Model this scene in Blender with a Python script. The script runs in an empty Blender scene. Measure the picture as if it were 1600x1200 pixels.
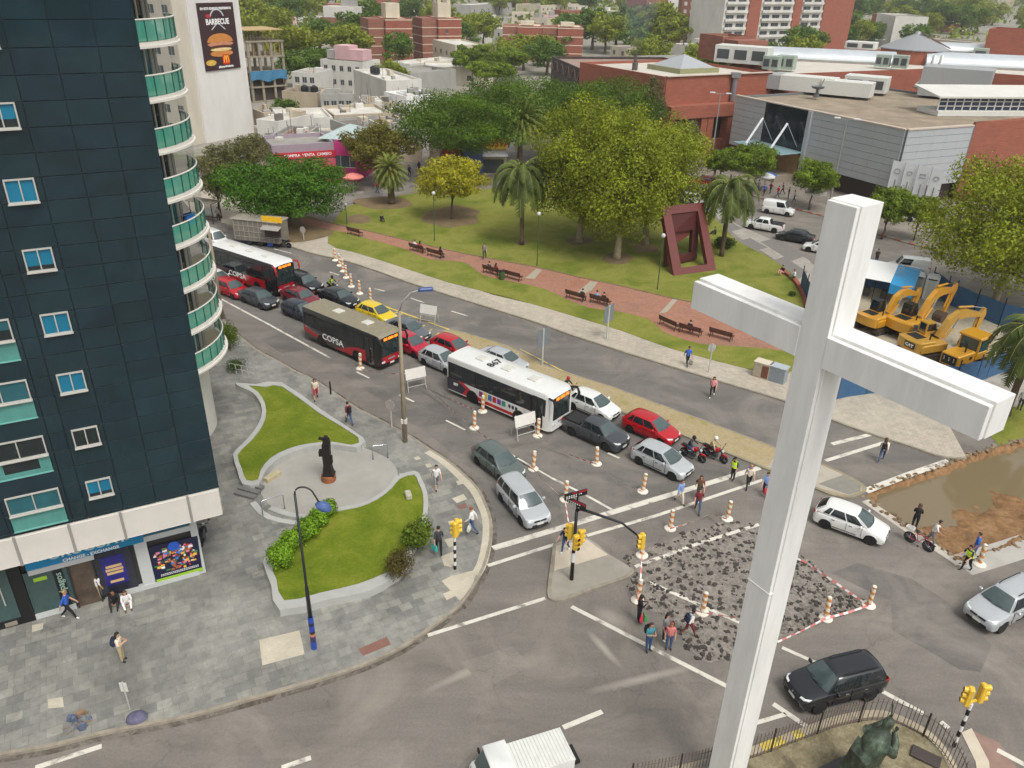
import bpy, bmesh, math, random
import numpy as np
from mathutils import Vector, Matrix
from mathutils.geometry import tessellate_polygon
R = math.radians
random.seed(7); RNG = np.random.default_rng(7)
SC = bpy.context.scene; COL = SC.collection
# ---------------------------------------------------------------- camera
CAMH = 28.0; FPX = 1240.0; CX, CY = 800.0, 600.0; VPX, VPY = 738.0, 2965.0
_d = Vector((VPX-CX, VPY-CY, FPX)).normalized()          # straight down, in camera axes (x right, y down, z ahead)
_f = (Vector((0, 0, 1)) - _d*_d.z).normalized()          # level ahead
_r = _d.cross(_f)                                        # level right
cam = bpy.data.cameras.new("camera"); camo = bpy.data.objects.new("camera", cam); COL.objects.link(camo)
cam.sensor_width = 36.0; cam.lens = 36.0*FPX/1600.0; cam.clip_start = 0.5; cam.clip_end = 9000
def _w(v): return Vector((v.dot(_r), v.dot(_f), -v.dot(_d)))
_x, _y, _z = _w(Vector((1, 0, 0))), _w(Vector((0, -1, 0))), _w(Vector((0, 0, -1)))
camo.matrix_world = Matrix(((_x.x, _y.x, _z.x, 0), (_x.y, _y.y, _z.y, 0), (_x.z, _y.z, _z.z, CAMH), (0, 0, 0, 1)))
SC.camera = camo
# ---------------------------------------------------------------- world, sun, exposure
SUN_EL, SUN_AZ = R(58), R(150)      # compass angle clockwise from +Y (the viewing direction)
wd = bpy.data.worlds.new("World"); SC.world = wd; wd.use_nodes = True
_n = wd.node_tree.nodes; _l = wd.node_tree.links; _n.clear()
_o = _n.new('ShaderNodeOutputWorld'); _b = _n.new('ShaderNodeBackground'); _s = _n.new('ShaderNodeTexSky'); _h = _n.new('ShaderNodeHueSaturation')
_s.sky_type = 'NISHITA'; _s.sun_disc = False; _s.sun_elevation = SUN_EL; _s.sun_rotation = SUN_AZ
_s.dust_density = 4.0; _s.air_density = 1.0; _s.ozone_density = 1.0
_h.inputs['Saturation'].default_value = 0.12
_l.new(_s.outputs[0], _h.inputs['Color']); _l.new(_h.outputs[0], _b.inputs[0]); _l.new(_b.outputs[0], _o.inputs[0])
_b.inputs[1].default_value = 0.15
sl = bpy.data.lights.new("sun", 'SUN'); sl.energy = 1.3; sl.angle = R(20); sl.color = (1.0, 0.965, 0.90)
so = bpy.data.objects.new("sun", sl); COL.objects.link(so); so.location = (0, 0, 120)
_sd = Vector((math.sin(SUN_AZ)*math.cos(SUN_EL), math.cos(SUN_AZ)*math.cos(SUN_EL), math.sin(SUN_EL)))
so.rotation_euler = _sd.to_track_quat('Z', 'Y').to_euler()
SC.view_settings.view_transform = 'Standard'; SC.view_settings.look = 'None'; SC.view_settings.gamma = 1.0
SC.view_settings.use_curve_mapping = False
SC.view_settings.exposure = 0.27
SC.cycles.max_bounces = 6; SC.cycles.transparent_max_bounces = 8
try: SC.cycles.volume_bounces = 0
except Exception: pass
# ---------------------------------------------------------------- picking places on the ground from the survey of the photograph
def G(px, py, z=0.0):
    v = Vector((px-CX, py-CY, FPX)); k = (CAMH-z)/v.dot(_d)
    return Vector((v.dot(_r)*k, v.dot(_f)*k, z))
def PX(p):
    v = _r*p[0] + _f*p[1] + _d*(CAMH-p[2]); return CX+FPX*v.x/v.z, CY+FPX*v.y/v.z
def top_z(g, py, lo=0.0, hi=200.0):       # height above ground point g that reaches picture row py
    for _ in range(50):
        m = (lo+hi)/2
        v = _r*g[0]+_f*g[1]+_d*(CAMH-m)
        if v.z <= 0 or CY+FPX*v.y/v.z < py: hi = m
        else: lo = m
    return lo
def GP(pts, z=0.0): return [G(x, y, z).to_2d() for x, y in pts]
def ang(a, b): d = G(*b)-G(*a); return math.atan2(d.y, d.x)
def sm(pts, n=4, closed=False):           # Catmull-Rom smoothing of an outline
    P = [Vector(p) for p in pts]; out = []; N = len(P)
    for i in range(N if closed else N-1):
        p0, p1, p2, p3 = (P[(i-1) % N], P[i], P[(i+1) % N], P[(i+2) % N]) if closed else (P[max(i-1, 0)], P[i], P[i+1], P[min(i+2, N-1)])
        for k in range(n):
            t = k/n
            out.append(0.5*((2*p1)+(p2-p0)*t+(2*p0-5*p1+4*p2-p3)*t*t+(3*p1-p0-3*p2+p3)*t**3))
    if not closed: out.append(P[-1])
    return out
# ---------------------------------------------------------------- mesh builder
class MB:
    def __init__(s): s.v = []; s.f = []; s.m = []
    def add(s, vs, fs, mi=0):
        b = len(s.v); s.v += [tuple(v) for v in vs]
        for f in fs: s.f.append([i+b for i in f]); s.m.append(mi)
        return s
    def box(s, c, d, rz=0.0, mi=0, M=None):
        x, y, z = d[0]/2, d[1]/2, d[2]/2
        vs = [Vector((sx*x, sy*y, sz*z)) for sz in (-1, 1) for sx, sy in ((-1, -1), (1, -1), (1, 1), (-1, 1))]
        mt = (M if M is not None else Matrix.Rotation(rz, 4, 'Z'))
        vs = [mt @ v + Vector(c) for v in vs]
        return s.add(vs, [(3, 2, 1, 0), (4, 5, 6, 7), (0, 1, 5, 4), (1, 2, 6, 5), (2, 3, 7, 6), (3, 0, 4, 7)], mi)
    def bbox(s, c, d, b=0.03, rz=0.0, mi=0):       # box with chamfered vertical and top edges
        x, y, z = d[0]/2, d[1]/2, d[2]/2; rings = []
        for zz, ins in ((-z, 0), (z-b, 0), (z, b)):
            X, Y = x-ins, y-ins; rings.append([(-X+b, -Y, zz), (X-b, -Y, zz), (X, -Y+b, zz), (X, Y-b, zz), (X-b, Y, zz), (-X+b, Y, zz), (-X, Y-b, zz), (-X, -Y+b, zz)])
        mt = Matrix.Rotation(rz, 4, 'Z'); rings = [[mt @ Vector(p)+Vector(c) for p in r] for r in rings]
        return s.loft(rings, True, True, mi)
    def loft(s, rings, cap0=True, cap1=True, mi=0, closed=True):
        n = len(rings[0]); vs = [p for r in rings for p in r]; fs = []
        for i in range(len(rings)-1):
            for j in range(n if closed else n-1):
                k = (j+1) % n; fs.append((i*n+j, i*n+k, (i+1)*n+k, (i+1)*n+j))
        if cap0: fs.append(tuple(reversed(range(n))))
        if cap1: fs.append(tuple(range((len(rings)-1)*n, len(rings)*n)))
        return s.add(vs, fs, mi)
    def prism(s, poly, z0, z1, mi=0, top_mi=None, bottom=False):
        n = len(poly)
        a = sum(poly[i][0]*poly[(i+1) % n][1]-poly[(i+1) % n][0]*poly[i][1] for i in range(n))
        if a < 0: poly = list(reversed(poly))
        s.add([(p[0], p[1], z0) for p in poly]+[(p[0], p[1], z1) for p in poly], [(i, (i+1) % n, n+(i+1) % n, n+i) for i in range(n)], mi)
        s.sheet(poly, z1, mi if top_mi is None else top_mi)
        if bottom: s.sheet(poly, z0, mi)
        return s
    def sheet(s, poly, z, mi=0, holes=()):
        loops = [[Vector((p[0], p[1], 0)) for p in poly]]+[[Vector((p[0], p[1], 0)) for p in h] for h in holes]
        tr = tessellate_polygon(loops); vs = [(p.x, p.y, z) for l in loops for p in l]; fs = []
        for t in tr:
            a, b, c = (Vector(vs[i]) for i in t)
            fs.append(t if (b-a).cross(c-a).z > 0 else tuple(reversed(t)))
        return s.add(vs, fs, mi)
    def ribbon(s, pts, w, z, mi=0, h=None):        # flat strip along a polyline; with h a low wall
        P = [Vector((p[0], p[1], 0)) for p in pts]; L = []; Rr = []
        for i, p in enumerate(P):
            t = (P[min(i+1, len(P)-1)]-P[max(i-1, 0)]); t.normalize(); n = Vector((-t.y, t.x, 0))
            L.append(p+n*w/2); Rr.append(p-n*w/2)
        n = len(P); zt = z if h is None else z+h
        vs = [(p.x, p.y, zt) for p in L]+[(p.x, p.y, zt) for p in Rr]
        s.add(vs, [(i, n+i, n+i+1, i+1) for i in range(n-1)], mi)
        if h is not None:
            vb = [(p.x, p.y, z) for p in L]+[(p.x, p.y, z) for p in Rr]
            s.add(vs+vb, [(i+1, 2*n+i+1, 2*n+i, i) for i in range(n-1)]+[(n+i, 3*n+i, 3*n+i+1, n+i+1) for i in range(n-1)]
                  + [(0, 2*n, 3*n, n), (n-1, 2*n-1, 4*n-1, 3*n-1)], mi)
        return s
    def tube(s, pts, r, n=6, mi=0, cap=True):
        P = [Vector(p) for p in pts]; rs = r if hasattr(r, '__len__') else [r]*len(P); rings = []
        for i, p in enumerate(P):
            t = (P[min(i+1, len(P)-1)]-P[max(i-1, 0)]).normalized()
            a = Vector((0, 0, 1)) if abs(t.z) < 0.9 else Vector((1, 0, 0))
            u = t.cross(a).normalized(); v = t.cross(u)
            rings.append([p+(u*math.cos(2*math.pi*k/n)+v*math.sin(2*math.pi*k/n))*rs[i] for k in range(n)])
        return s.loft([list(reversed(q)) for q in rings], cap, cap, mi)
    def lathe(s, prof, c=(0, 0, 0), n=12, mi=0, sx=1, sy=1):
        rings = [[(c[0]+r*sx*math.cos(2*math.pi*k/n), c[1]+r*sy*math.sin(2*math.pi*k/n), c[2]+z) for k in range(n)] for r, z in prof]
        return s.loft(rings, True, True, mi)
    def quad(s, a, b, c, d, mi=0): return s.add([a, b, c, d], [(0, 1, 2, 3)], mi)
    def poly3(s, pts, mi=0): return s.add(pts, [tuple(range(len(pts)))], mi)
    def xf(s, M): s.v = [tuple(M @ Vector(v)) for v in s.v]; return s
    def mesh(s, name, mats, smooth=False):
        me = bpy.data.meshes.new(name); me.from_pydata(s.v, [], s.f)
        for m in (mats if isinstance(mats, (list, tuple)) else [mats]): me.materials.append(m)
        if any(s.m): me.polygons.foreach_set('material_index', s.m)
        if smooth:
            me.polygons.foreach_set('use_smooth', [True]*len(me.polygons))
            if smooth is not True: me.set_sharp_from_angle(angle=R(smooth))
        me.update(); return me
def obj(name, mb, mats, parent=None, smooth=False, loc=None, rz=0.0):
    me = mb.mesh(name, mats, smooth) if isinstance(mb, MB) else mb
    o = bpy.data.objects.new(name, me); COL.objects.link(o)
    if parent is not None: o.parent = parent
    if loc is not None: o.location = loc
    if rz: o.rotation_euler = (0, 0, rz)
    return o
def tag(o, label, cat, group=None):
    o['label'] = label; o['category'] = cat
    if group: o['group'] = group
    return o
def thing(name, label, cat, loc=(0, 0, 0), rz=0.0, group=None):
    o = bpy.data.objects.new(name, None); COL.objects.link(o); o.empty_display_size = 0.3
    o.location = loc; o.rotation_euler = (0, 0, rz); return tag(o, label, cat, group)
def struct(name, mb, mats, kind='structure'):
    o = obj(name, mb, mats); o['kind'] = kind; return o
def dup(root, loc, rz, label, group=None, cat=None, paint=None):
    def cp(o, par):
        c = o.copy(); COL.objects.link(c)
        if par is not None: c.parent = par
        for ch in o.children: cp(ch, c)
        return c
    c = cp(root, None); c.location = loc; c.rotation_euler = (0, 0, rz); c['label'] = label
    if group: c['group'] = group
    if cat: c['category'] = cat
    return c
def curve_text(body, size, extrude=0.004, bold=0.0):
    cu = bpy.data.curves.new('t', 'FONT'); cu.body = body; cu.size = size; cu.extrude = extrude; cu.offset = bold
    cu.align_x = 'CENTER'; cu.align_y = 'CENTER'; cu.resolution_u = 2
    o = bpy.data.objects.new('t', cu); COL.objects.link(o)
    dg = bpy.context.evaluated_depsgraph_get(); me = bpy.data.meshes.new_from_object(o.evaluated_get(dg))
    bpy.data.objects.remove(o); bpy.data.curves.remove(cu); return me
def text(name, body, size, mat, origin, u, v, parent=None, extrude=0.004, bold=0.0, sx=1.0):
    me = curve_text(body, size, extrude, bold); u = Vector(u).normalized(); v = Vector(v).normalized(); n = u.cross(v); o_ = Vector(origin)
    me.transform(Matrix(((u.x*sx, v.x, n.x, o_.x), (u.y*sx, v.y, n.y, o_.y), (u.z*sx, v.z, n.z, o_.z), (0, 0, 0, 1))))
    me.materials.clear(); me.materials.append(mat); me.name = name
    return obj(name, me, mat, parent)
# ---------------------------------------------------------------- materials
def lin(c):
    c = c/255.0; return c/12.92 if c <= 0.04045 else ((c+0.055)/1.055)**2.4
def S(r, g, b, k=1.0): return (lin(r)*k, lin(g)*k, lin(b)*k)
_MC = {}
def nodes(name):
    m = bpy.data.materials.new(name); m.use_nodes = True; nt = m.node_tree
    return m, nt, nt.nodes['Principled BSDF']
def coord(nt, kind='Object', scale=(1, 1, 1), rot=(0, 0, 0), loc=(0, 0, 0)):
    tc = nt.nodes.new('ShaderNodeTexCoord'); mp = nt.nodes.new('ShaderNodeMapping')
    if kind == 'World':
        g = nt.nodes.new('ShaderNodeNewGeometry'); nt.links.new(g.outputs['Position'], mp.inputs[0])
    else: nt.links.new(tc.outputs[kind], mp.inputs[0])
    mp.inputs['Scale'].default_value = scale; mp.inputs['Rotation'].default_value = rot; mp.inputs['Location'].default_value = loc
    return mp.outputs[0]
def noise(nt, vec, scale, detail=4, rough=0.6, dist=0.0):
    n = nt.nodes.new('ShaderNodeTexNoise'); n.inputs['Scale'].default_value = scale; n.inputs['Detail'].default_value = detail
    n.inputs['Roughness'].default_value = rough; n.inputs['Distortion'].default_value = dist; nt.links.new(vec, n.inputs['Vector']); return n.outputs['Fac']
def ramp(nt, fac, stops):
    r = nt.nodes.new('ShaderNodeValToRGB'); el = r.color_ramp.elements
    while len(el) < len(stops): el.new(0.5)
    for e, (p, c) in zip(el, stops):
        e.position = p; e.color = (*c, 1) if len(c) == 3 else c
    nt.links.new(fac, r.inputs[0]); return r.outputs[0]
def gray(v): return (v, v, v)
def mix(nt, fac, a, b, mode='MIX'):
    m = nt.nodes.new('ShaderNodeMix'); m.data_type = 'RGBA'; m.blend_type = mode
    for sock, val in ((m.inputs['Factor'], fac), (m.inputs['A'], a), (m.inputs['B'], b)):
        pass
    ins = [i for i in m.inputs if i.type == 'RGBA']; fi = [i for i in m.inputs if i.name == 'Factor'][0]
    for sock, val in ((fi, fac), (ins[0], a), (ins[1], b)):
        if isinstance(val, (int, float)): sock.default_value = val
        elif isinstance(val, tuple): sock.default_value = (*val, 1) if len(val) == 3 else val
        else: nt.links.new(val, sock)
    return [o for o in m.outputs if o.type == 'RGBA'][0]
def bump(nt, bs, h, dist=0.02, st=0.5):
    b = nt.nodes.new('ShaderNodeBump'); b.inputs['Distance'].default_value = dist; b.inputs['Strength'].default_value = st
    nt.links.new(h, b.inputs['Height']); nt.links.new(b.outputs[0], bs.inputs['Normal'])
def M(name, c, rough=0.6, metal=0.0, var=0.12, scale=3.0, spec=None, coat=0.0, emit=0.0, world=False, alpha=1.0):
    if name in _MC: return _MC[name]
    m, nt, bs = nodes(name); bs.inputs['Roughness'].default_value = rough; bs.inputs['Metallic'].default_value = metal
    if spec is not None: bs.inputs['Specular IOR Level'].default_value = spec
    if coat: bs.inputs['Coat Weight'].default_value = coat; bs.inputs['Coat Roughness'].default_value = 0.06
    if var:
        f = noise(nt, coord(nt, 'World' if world else 'Object'), scale, 5, 0.65)
        col = ramp(nt, f, [(0.25, tuple(x*(1-var) for x in c)), (0.75, tuple(min(1, x*(1+var)) for x in c))])
        nt.links.new(col, bs.inputs['Base Color'])
    else: bs.inputs['Base Color'].default_value = (*c, 1)
    if emit: bs.inputs['Emission Color'].default_value = (*c, 1); bs.inputs['Emission Strength'].default_value = emit
    if alpha < 1: bs.inputs['Alpha'].default_value = alpha
    _MC[name] = m; return m
def paint(name, c): return M('paint_'+name, c, 0.32, 0.15, 0.05, 2.0, coat=0.7)
# ================================================================ GROUND, ROADS, PAVEMENTS
FACADE = R(27.9)
def mat_asphalt(name, c, streak=R(28), k=1.0, segs=()):
    m, nt, bs = nodes(name); v = coord(nt, 'World')
    big = noise(nt, v, 0.09, 5, 0.6, 0.6); fine = noise(nt, v, 9.0, 3, 0.7)
    st = noise(nt, coord(nt, 'World', (0.13, 0.8, 1), (0, 0, -streak)), 0.9, 6, 0.7)
    a = ramp(nt, big, [(0.3, tuple(x*0.86 for x in c)), (0.7, tuple(min(1, x*1.14) for x in c))])
    b = ramp(nt, st, [(0.28, gray(0.80)), (0.52, gray(1.0)), (0.76, gray(1.24))])
    d = ramp(nt, fine, [(0.3, gray(0.86)), (0.7, gray(1.12))])
    vo = nt.nodes.new('ShaderNodeTexVoronoi'); vo.feature = 'DISTANCE_TO_EDGE'; vo.inputs['Scale'].default_value = 0.10
    wv = noise(nt, v, 0.5, 4); mv = nt.nodes.new('ShaderNodeVectorMath'); mv.operation = 'ADD'
    sc = nt.nodes.new('ShaderNodeVectorMath'); sc.operation = 'SCALE'; sc.inputs['Scale'].default_value = 5.0
    cn = nt.nodes.new('ShaderNodeTexNoise'); cn.inputs['Scale'].default_value = 0.35; cn.inputs['Detail'].default_value = 6; nt.links.new(v, cn.inputs['Vector'])
    nt.links.new(cn.outputs['Color'], sc.inputs[0]); nt.links.new(v, mv.inputs[0]); nt.links.new(sc.outputs[0], mv.inputs[1]); nt.links.new(mv.outputs[0], vo.inputs['Vector'])
    cr = ramp(nt, vo.outputs['Distance'], [(0.0, gray(0.62)), (0.0045, gray(1.0))])
    dust = ramp(nt, noise(nt, v, 0.16, 6, 0.68, 1.2), [(0.47, gray(0.0)), (0.72, gray(0.6))])
    x = mix(nt, 1.0, a, b, 'MULTIPLY'); x = mix(nt, 1.0, x, d, 'MULTIPLY'); x = mix(nt, 0.55*k, x, cr, 'MULTIPLY')
    x = mix(nt, dust, x, S(152, 144, 133))
    for a_, b_, w_, am in segs:
        A2, B2 = G(*a_), G(*b_); d_ = B2-A2; L_ = d_.length; c_ = (A2+B2)/2
        mv2 = nt.nodes.new('ShaderNodeVectorMath'); mv2.operation = 'SUBTRACT'; nt.links.new(v, mv2.inputs[0]); mv2.inputs[1].default_value = c_
        ro = nt.nodes.new('ShaderNodeVectorRotate'); ro.rotation_type = 'Z_AXIS'; ro.inputs['Angle'].default_value = -math.atan2(d_.y, d_.x); nt.links.new(mv2.outputs[0], ro.inputs['Vector'])
        ad = nt.nodes.new('ShaderNodeVectorMath'); ad.operation = 'MULTIPLY'; ad.inputs[1].default_value = (2/L_, 1/w_, 0); nt.links.new(ro.outputs[0], ad.inputs[0])
        ln = nt.nodes.new('ShaderNodeVectorMath'); ln.operation = 'LENGTH'; nt.links.new(ad.outputs[0], ln.inputs[0])
        nz = nt.nodes.new('ShaderNodeMath'); nz.operation = 'MULTIPLY_ADD'; nt.links.new(st, nz.inputs[0]); nz.inputs[1].default_value = 0.8; nt.links.new(ln.outputs['Value'], nz.inputs[2])
        x = mix(nt, ramp(nt, nz.outputs[0], [(.50, gray(am)), (1.0, gray(0))]), x, S(172, 164, 152))
    oil = ramp(nt, noise(nt, v, 0.8, 4, 0.7), [(0.68, gray(1.0)), (0.8, gray(0.72))]); x = mix(nt, 1.0, x, oil, 'MULTIPLY')
    nt.links.new(x, bs.inputs['Base Color']); bs.inputs['Roughness'].default_value = 0.78; bs.inputs['Specular IOR Level'].default_value = 0.3
    bump(nt, bs, fine, 0.01, 0.4); return m
def mat_tiles(name, c1, c2, mort, size=(0.6, 0.6), rot=FACADE, off=0.5, msz=0.012, stain=0.6):
    m, nt, bs = nodes(name); v = coord(nt, 'World', (1, 1, 1), (0, 0, -rot))
    b = nt.nodes.new('ShaderNodeTexBrick'); b.offset = off; b.inputs['Scale'].default_value = 1.0
    b.inputs['Brick Width'].default_value = size[0]; b.inputs['Row Height'].default_value = size[1]; b.inputs['Mortar Size'].default_value = msz
    b.inputs['Color1'].default_value = (*c1, 1); b.inputs['Color2'].default_value = (*c2, 1); b.inputs['Mortar'].default_value = (*mort, 1)
    nt.links.new(v, b.inputs['Vector']); w = coord(nt, 'World')
    s1 = ramp(nt, noise(nt, w, 0.22, 6, 0.7, 0.5), [(0.3, gray(1-stain*0.42)), (0.7, gray(1+stain*0.22))]); s2 = ramp(nt, noise(nt, w, 2.3, 5, 0.7), [(0.3, gray(0.82)), (0.7, gray(1.13))])
    wr = ramp(nt, noise(nt, w, .12, 5, .6, .8), [(.42, gray(0)), (.62, gray(.5))]); bc = mix(nt, wr, b.outputs['Color'], tuple((p+q)*.53 for p, q in zip(c1, c2))); dk = ramp(nt, noise(nt, w, .7, 6, .75, 1.5), [(.56, gray(1)), (.74, gray(1-stain*.42))]); bc = mix(nt, 1.0, bc, dk, 'MULTIPLY')
    x = mix(nt, 1.0, bc, s1, 'MULTIPLY'); x = mix(nt, 1.0, x, s2, 'MULTIPLY')
    nt.links.new(x, bs.inputs['Base Color']); bs.inputs['Roughness'].default_value = 0.7; bump(nt, bs, b.outputs['Fac'], 0.006, -0.4); return m
def mat_ground(name, stops, scale=0.4, fine=6.0, rough=0.9, fv=0.18, dist=0.4, bd=0.03):
    m, nt, bs = nodes(name); v = coord(nt, 'World')
    a = ramp(nt, noise(nt, v, scale, 6, 0.65, dist), stops); f = noise(nt, v, fine, 4, 0.7)
    x = mix(nt, 1.0, a, ramp(nt, f, [(0.3, gray(1-fv)), (0.7, gray(1+fv))]), 'MULTIPLY')
    nt.links.new(x, bs.inputs['Base Color']); bs.inputs['Roughness'].default_value = rough; bs.inputs['Specular IOR Level'].default_value = 0.2
    bump(nt, bs, f, bd, 0.6); return m
MASPH = mat_asphalt('asphalt', S(119, 113, 106), segs=(((895, 960), (1000, 1075), .45, .8), ((850, 1098), (1150, 1025), .5, .75), ((800, 990), (770, 1090), .4, .6), ((1395, 985), (1600, 1060), .8, .5), ((905, 935), (1010, 1000), 1.0, .5), ((600, 1110), (840, 1000), .45, .5))); MAVE = mat_asphalt('avenue_asphalt', S(110, 106, 101), R(-40)); MPATCH = mat_asphalt('asphalt_patch', S(103, 99, 95), R(-30), 0.3)
MSLATE = mat_tiles('slate_paving', S(152, 150, 140), S(120, 120, 116), S(112, 110, 103), (0.62, 0.5), off=.37, msz=.009, stain=1.0)
MSIDE = mat_tiles('pale_paving', S(182, 172, 155), S(172, 163, 147), S(156, 147, 132), (0.4, 0.4), R(-36), stain=0.35)
MPROM = mat_tiles('promenade_paving', S(170, 163, 152), S(150, 145, 136), S(120, 115, 108), (1.2, 1.2), R(-30), stain=0.3)
MLAWN = mat_ground('lawn', [(0.25, S(82, 96, 32)), (0.42, S(106, 115, 42)), (0.55, S(128, 128, 60)), (0.66, S(112, 119, 46)), (0.8, S(142, 134, 84))], 0.22)
MLAWN2 = mat_ground('planter_lawn', [(0.25, S(76, 96, 18)), (0.45, S(99, 114, 26)), (0.6, S(116, 124, 38)), (0.8, S(138, 132, 58))], 0.45)
MVERGE = mat_ground('dry_verge', [(0.3, S(136, 132, 66)), (0.42, S(158, 144, 108)), (0.75, S(168, 152, 124))], 0.5)
MPATH = mat_ground('red_path', [(0.25, S(146, 100, 80)), (0.5, S(158, 116, 97)), (0.65, S(142, 108, 92)), (0.8, S(152, 128, 114))], 0.3, 4)
MDIRT = mat_ground('dirt', [(0.25, S(92, 74, 54)), (0.5, S(134, 102, 70)), (0.8, S(154, 126, 92))], 0.9, 3.5, 0.85, 0.25, 1.0, 0.1)
MYARD = mat_ground('yard_ground', [(0.3, S(150, 140, 120)), (0.7, S(182, 172, 152))], 0.25, 3)
MCITY = mat_ground('city_ground', [(0.3, S(120, 118, 110)), (0.5, S(150, 145, 135)), (0.7, S(90, 100, 50))], 0.05, 0.8, bd=0.0)
MCONC = M('pale_concrete', S(196, 184, 164), 0.8, var=0.12, scale=1.5, world=True); MKERB = M('kerb_stone', S(146, 137, 122), 0.8, var=0.3, scale=2.5, world=True)
MPLANT = M('planter_render', S(170, 170, 165), 0.7, var=0.10, scale=1.2, world=True)
MWHT = mat_ground('road_paint', [(0.36, S(140, 134, 126)), (0.47, S(206, 201, 188)), (0.8, S(222, 218, 206))], 0.9, 14, 0.7, 0.10, 0.5, 0.0); MYEL = mat_ground('yellow_road_paint', [(0.4, S(130, 122, 90)), (0.5, S(214, 190, 92))], 0.9, 12, 0.7, 0.1, 0.5, 0.0)
KERB = [(0, 1177), (75, 1165), (150, 1146), (225, 1131), (300, 1116), (397, 1089), (457, 1072), (525, 1052), (575, 1034), (625, 1011), (660, 989), (687, 969), (715, 947), (735, 922), (748, 900), (757, 880), (766, 845), (766, 812), (758, 787), (745, 762), (722, 739), (700, 720), (672, 702), (640, 681), (612, 666), (590, 654), (560, 639), (525, 616), (492, 594), (462, 580), (430, 562), (400, 546), (380, 530), (365, 518), (350, 500), (335, 470), (320, 440)]
ISLAND = [(867, 850), (917, 840), (950, 865), (990, 890), (978, 901), (930, 917), (880, 935), (864, 935), (858, 926), (862, 890)]
PIT = [(1350, 774), (1378, 756), (1412, 746), (1450, 735), (1478, 727), (1500, 717), (1530, 706), (1560, 699), (1600, 686), (1680, 668), (1760, 720), (1690, 815), (1600, 845), (1552, 860), (1500, 876), (1487, 868), (1460, 848), (1436, 833), (1412, 818), (1380, 799)]
FARK = [(300, 330), (360, 352), (400, 368), (450, 383), (487, 395), (540, 407), (587, 422), (637, 440), (700, 460), (797, 490), (850, 507), (900, 525), (1000, 557), (1125, 595), (1230, 627), (1305, 657), (1355, 675), (1425, 697), (1462, 710), (1490, 715), (1510, 714)]
pit_w = []
for i, p in enumerate(GP(PIT)):
    q = GP(PIT)[(i+1) % len(PIT)]
    for k in range(5):
        j = p.lerp(q, k/5); pit_w.append((j.x+random.uniform(-.13, .13), j.y+random.uniform(-.13, .13)))
b = MB(); W = 4400
outer = [(-W, -300), (W, -300), (W, 6100), (-W, 6100)]
b.sheet(outer, 0.0, holes=[pit_w]); struct('ground', b, MASPH)
MGUT = mat_ground('gutter_dirt', [(.36, S(80, 72, 64)), (.5, S(104, 97, 89)), (.62, S(124, 118, 110)), (.75, S(112, 98, 78))], 1.3, 7, .9, .2, 1.0, .02)
def patch(name, pts, z, mat, wpts=(), smooth=0):
    pp = GP(pts); pp = sm(pp, smooth, True) if smooth else pp
    return struct(name, MB().sheet(pp+[Vector(w) for w in wpts], z), mat)
# pavements (raised slabs) with kerbs
def pavement(name, kerb_px, wpts, mat, h=0.13, kw=0.17, ksm=3, kmat=None):
    k = sm(GP(kerb_px, h), ksm); poly = k+[Vector(w) for w in wpts]
    struct(name, MB().prism(poly, 0.0, h), mat)
    c = Vector((sum(p.x for p in poly)/len(poly), sum(p.y for p in poly)/len(poly)))
    struct(name+'_kerb', MB().ribbon(k, kw, 0.0, 0, h+0.006), kmat or MKERB); struct(name+'_gutter', MB().ribbon([p+(k[min(i+1, len(k)-1)]-k[max(i-1, 0)]).normalized().orthogonal()*(-.2 if name[0] == 'p' else .2) for i, p in enumerate(k)], .3, 0.0062), MGUT)
pavement('plaza_pavement', KERB, [(-45, 80), (-80, 60), (-60, 10), (-32, 13)], MSLATE)
pavement('far_pavement', FARK, [(31, 49), (29, 54), (26, 60), (19.0, 59.5), (12, 63.2), (5, 67.6), (-2, 71.5), (-10, 78), (-16.5, 83.4), (-21, 87.5), (-24, 93), (-30, 100), (-52, 116)], MSIDE)
k = GP(ISLAND, .12); struct('traffic_island', MB().prism(sm(k, 2, True), 0, .12), M('island_concrete', S(150, 145, 133), .8, var=.15, scale=1, world=True)); struct('traffic_island_kerb', MB().ribbon(sm(GP(ISLAND[3:]+ISLAND[:1], .12), 2), .2, 0, 0, .13), MKERB)
struct('island_patch', MB().sheet(GP([(868, 853), (917, 843), (950, 867), (866, 892)], .12), .127), MCONC)
MEDU = [(690, 519), (710, 516), (750, 527), (800, 543), (850, 570), (900, 587), (962, 606), (1025, 630), (1100, 657), (1197, 694), (1240, 709), (1287, 726), (1320, 741), (1348, 757), (1350, 768), (1328, 776), (1300, 772), (1280, 764)]
MEDL = [(1197, 731), (1125, 702), (1060, 676), (970, 642), (930, 624), (885, 606), (800, 573), (732, 546), (692, 530)]
mp = sm(GP(MEDU+MEDL, .12), 2, True); struct('median_strip', MB().prism(mp, 0, .12), MVERGE); struct('median_strip_kerb', MB().ribbon(mp+[mp[0]], .18, 0, 0, .128), M('median_kerb', S(140, 132, 112), .85, var=.25, scale=1.5, world=True))
struct('median_nose', MB().sheet(GP([(1262, 720), (1287, 728), (1320, 743), (1346, 758), (1346, 767), (1326, 774), (1285, 764), (1200, 730), (1215, 705)], .12), .124), M('nose_concrete', S(170, 162, 148), .8, var=.15, scale=1, world=True))
struct('median_nose_patch', MB().sheet(GP([(1278, 756), (1318, 742), (1346, 758), (1344, 768), (1326, 773)], .12), .128), M('nose_grey', S(132, 128, 118), .8, world=True))
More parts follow.
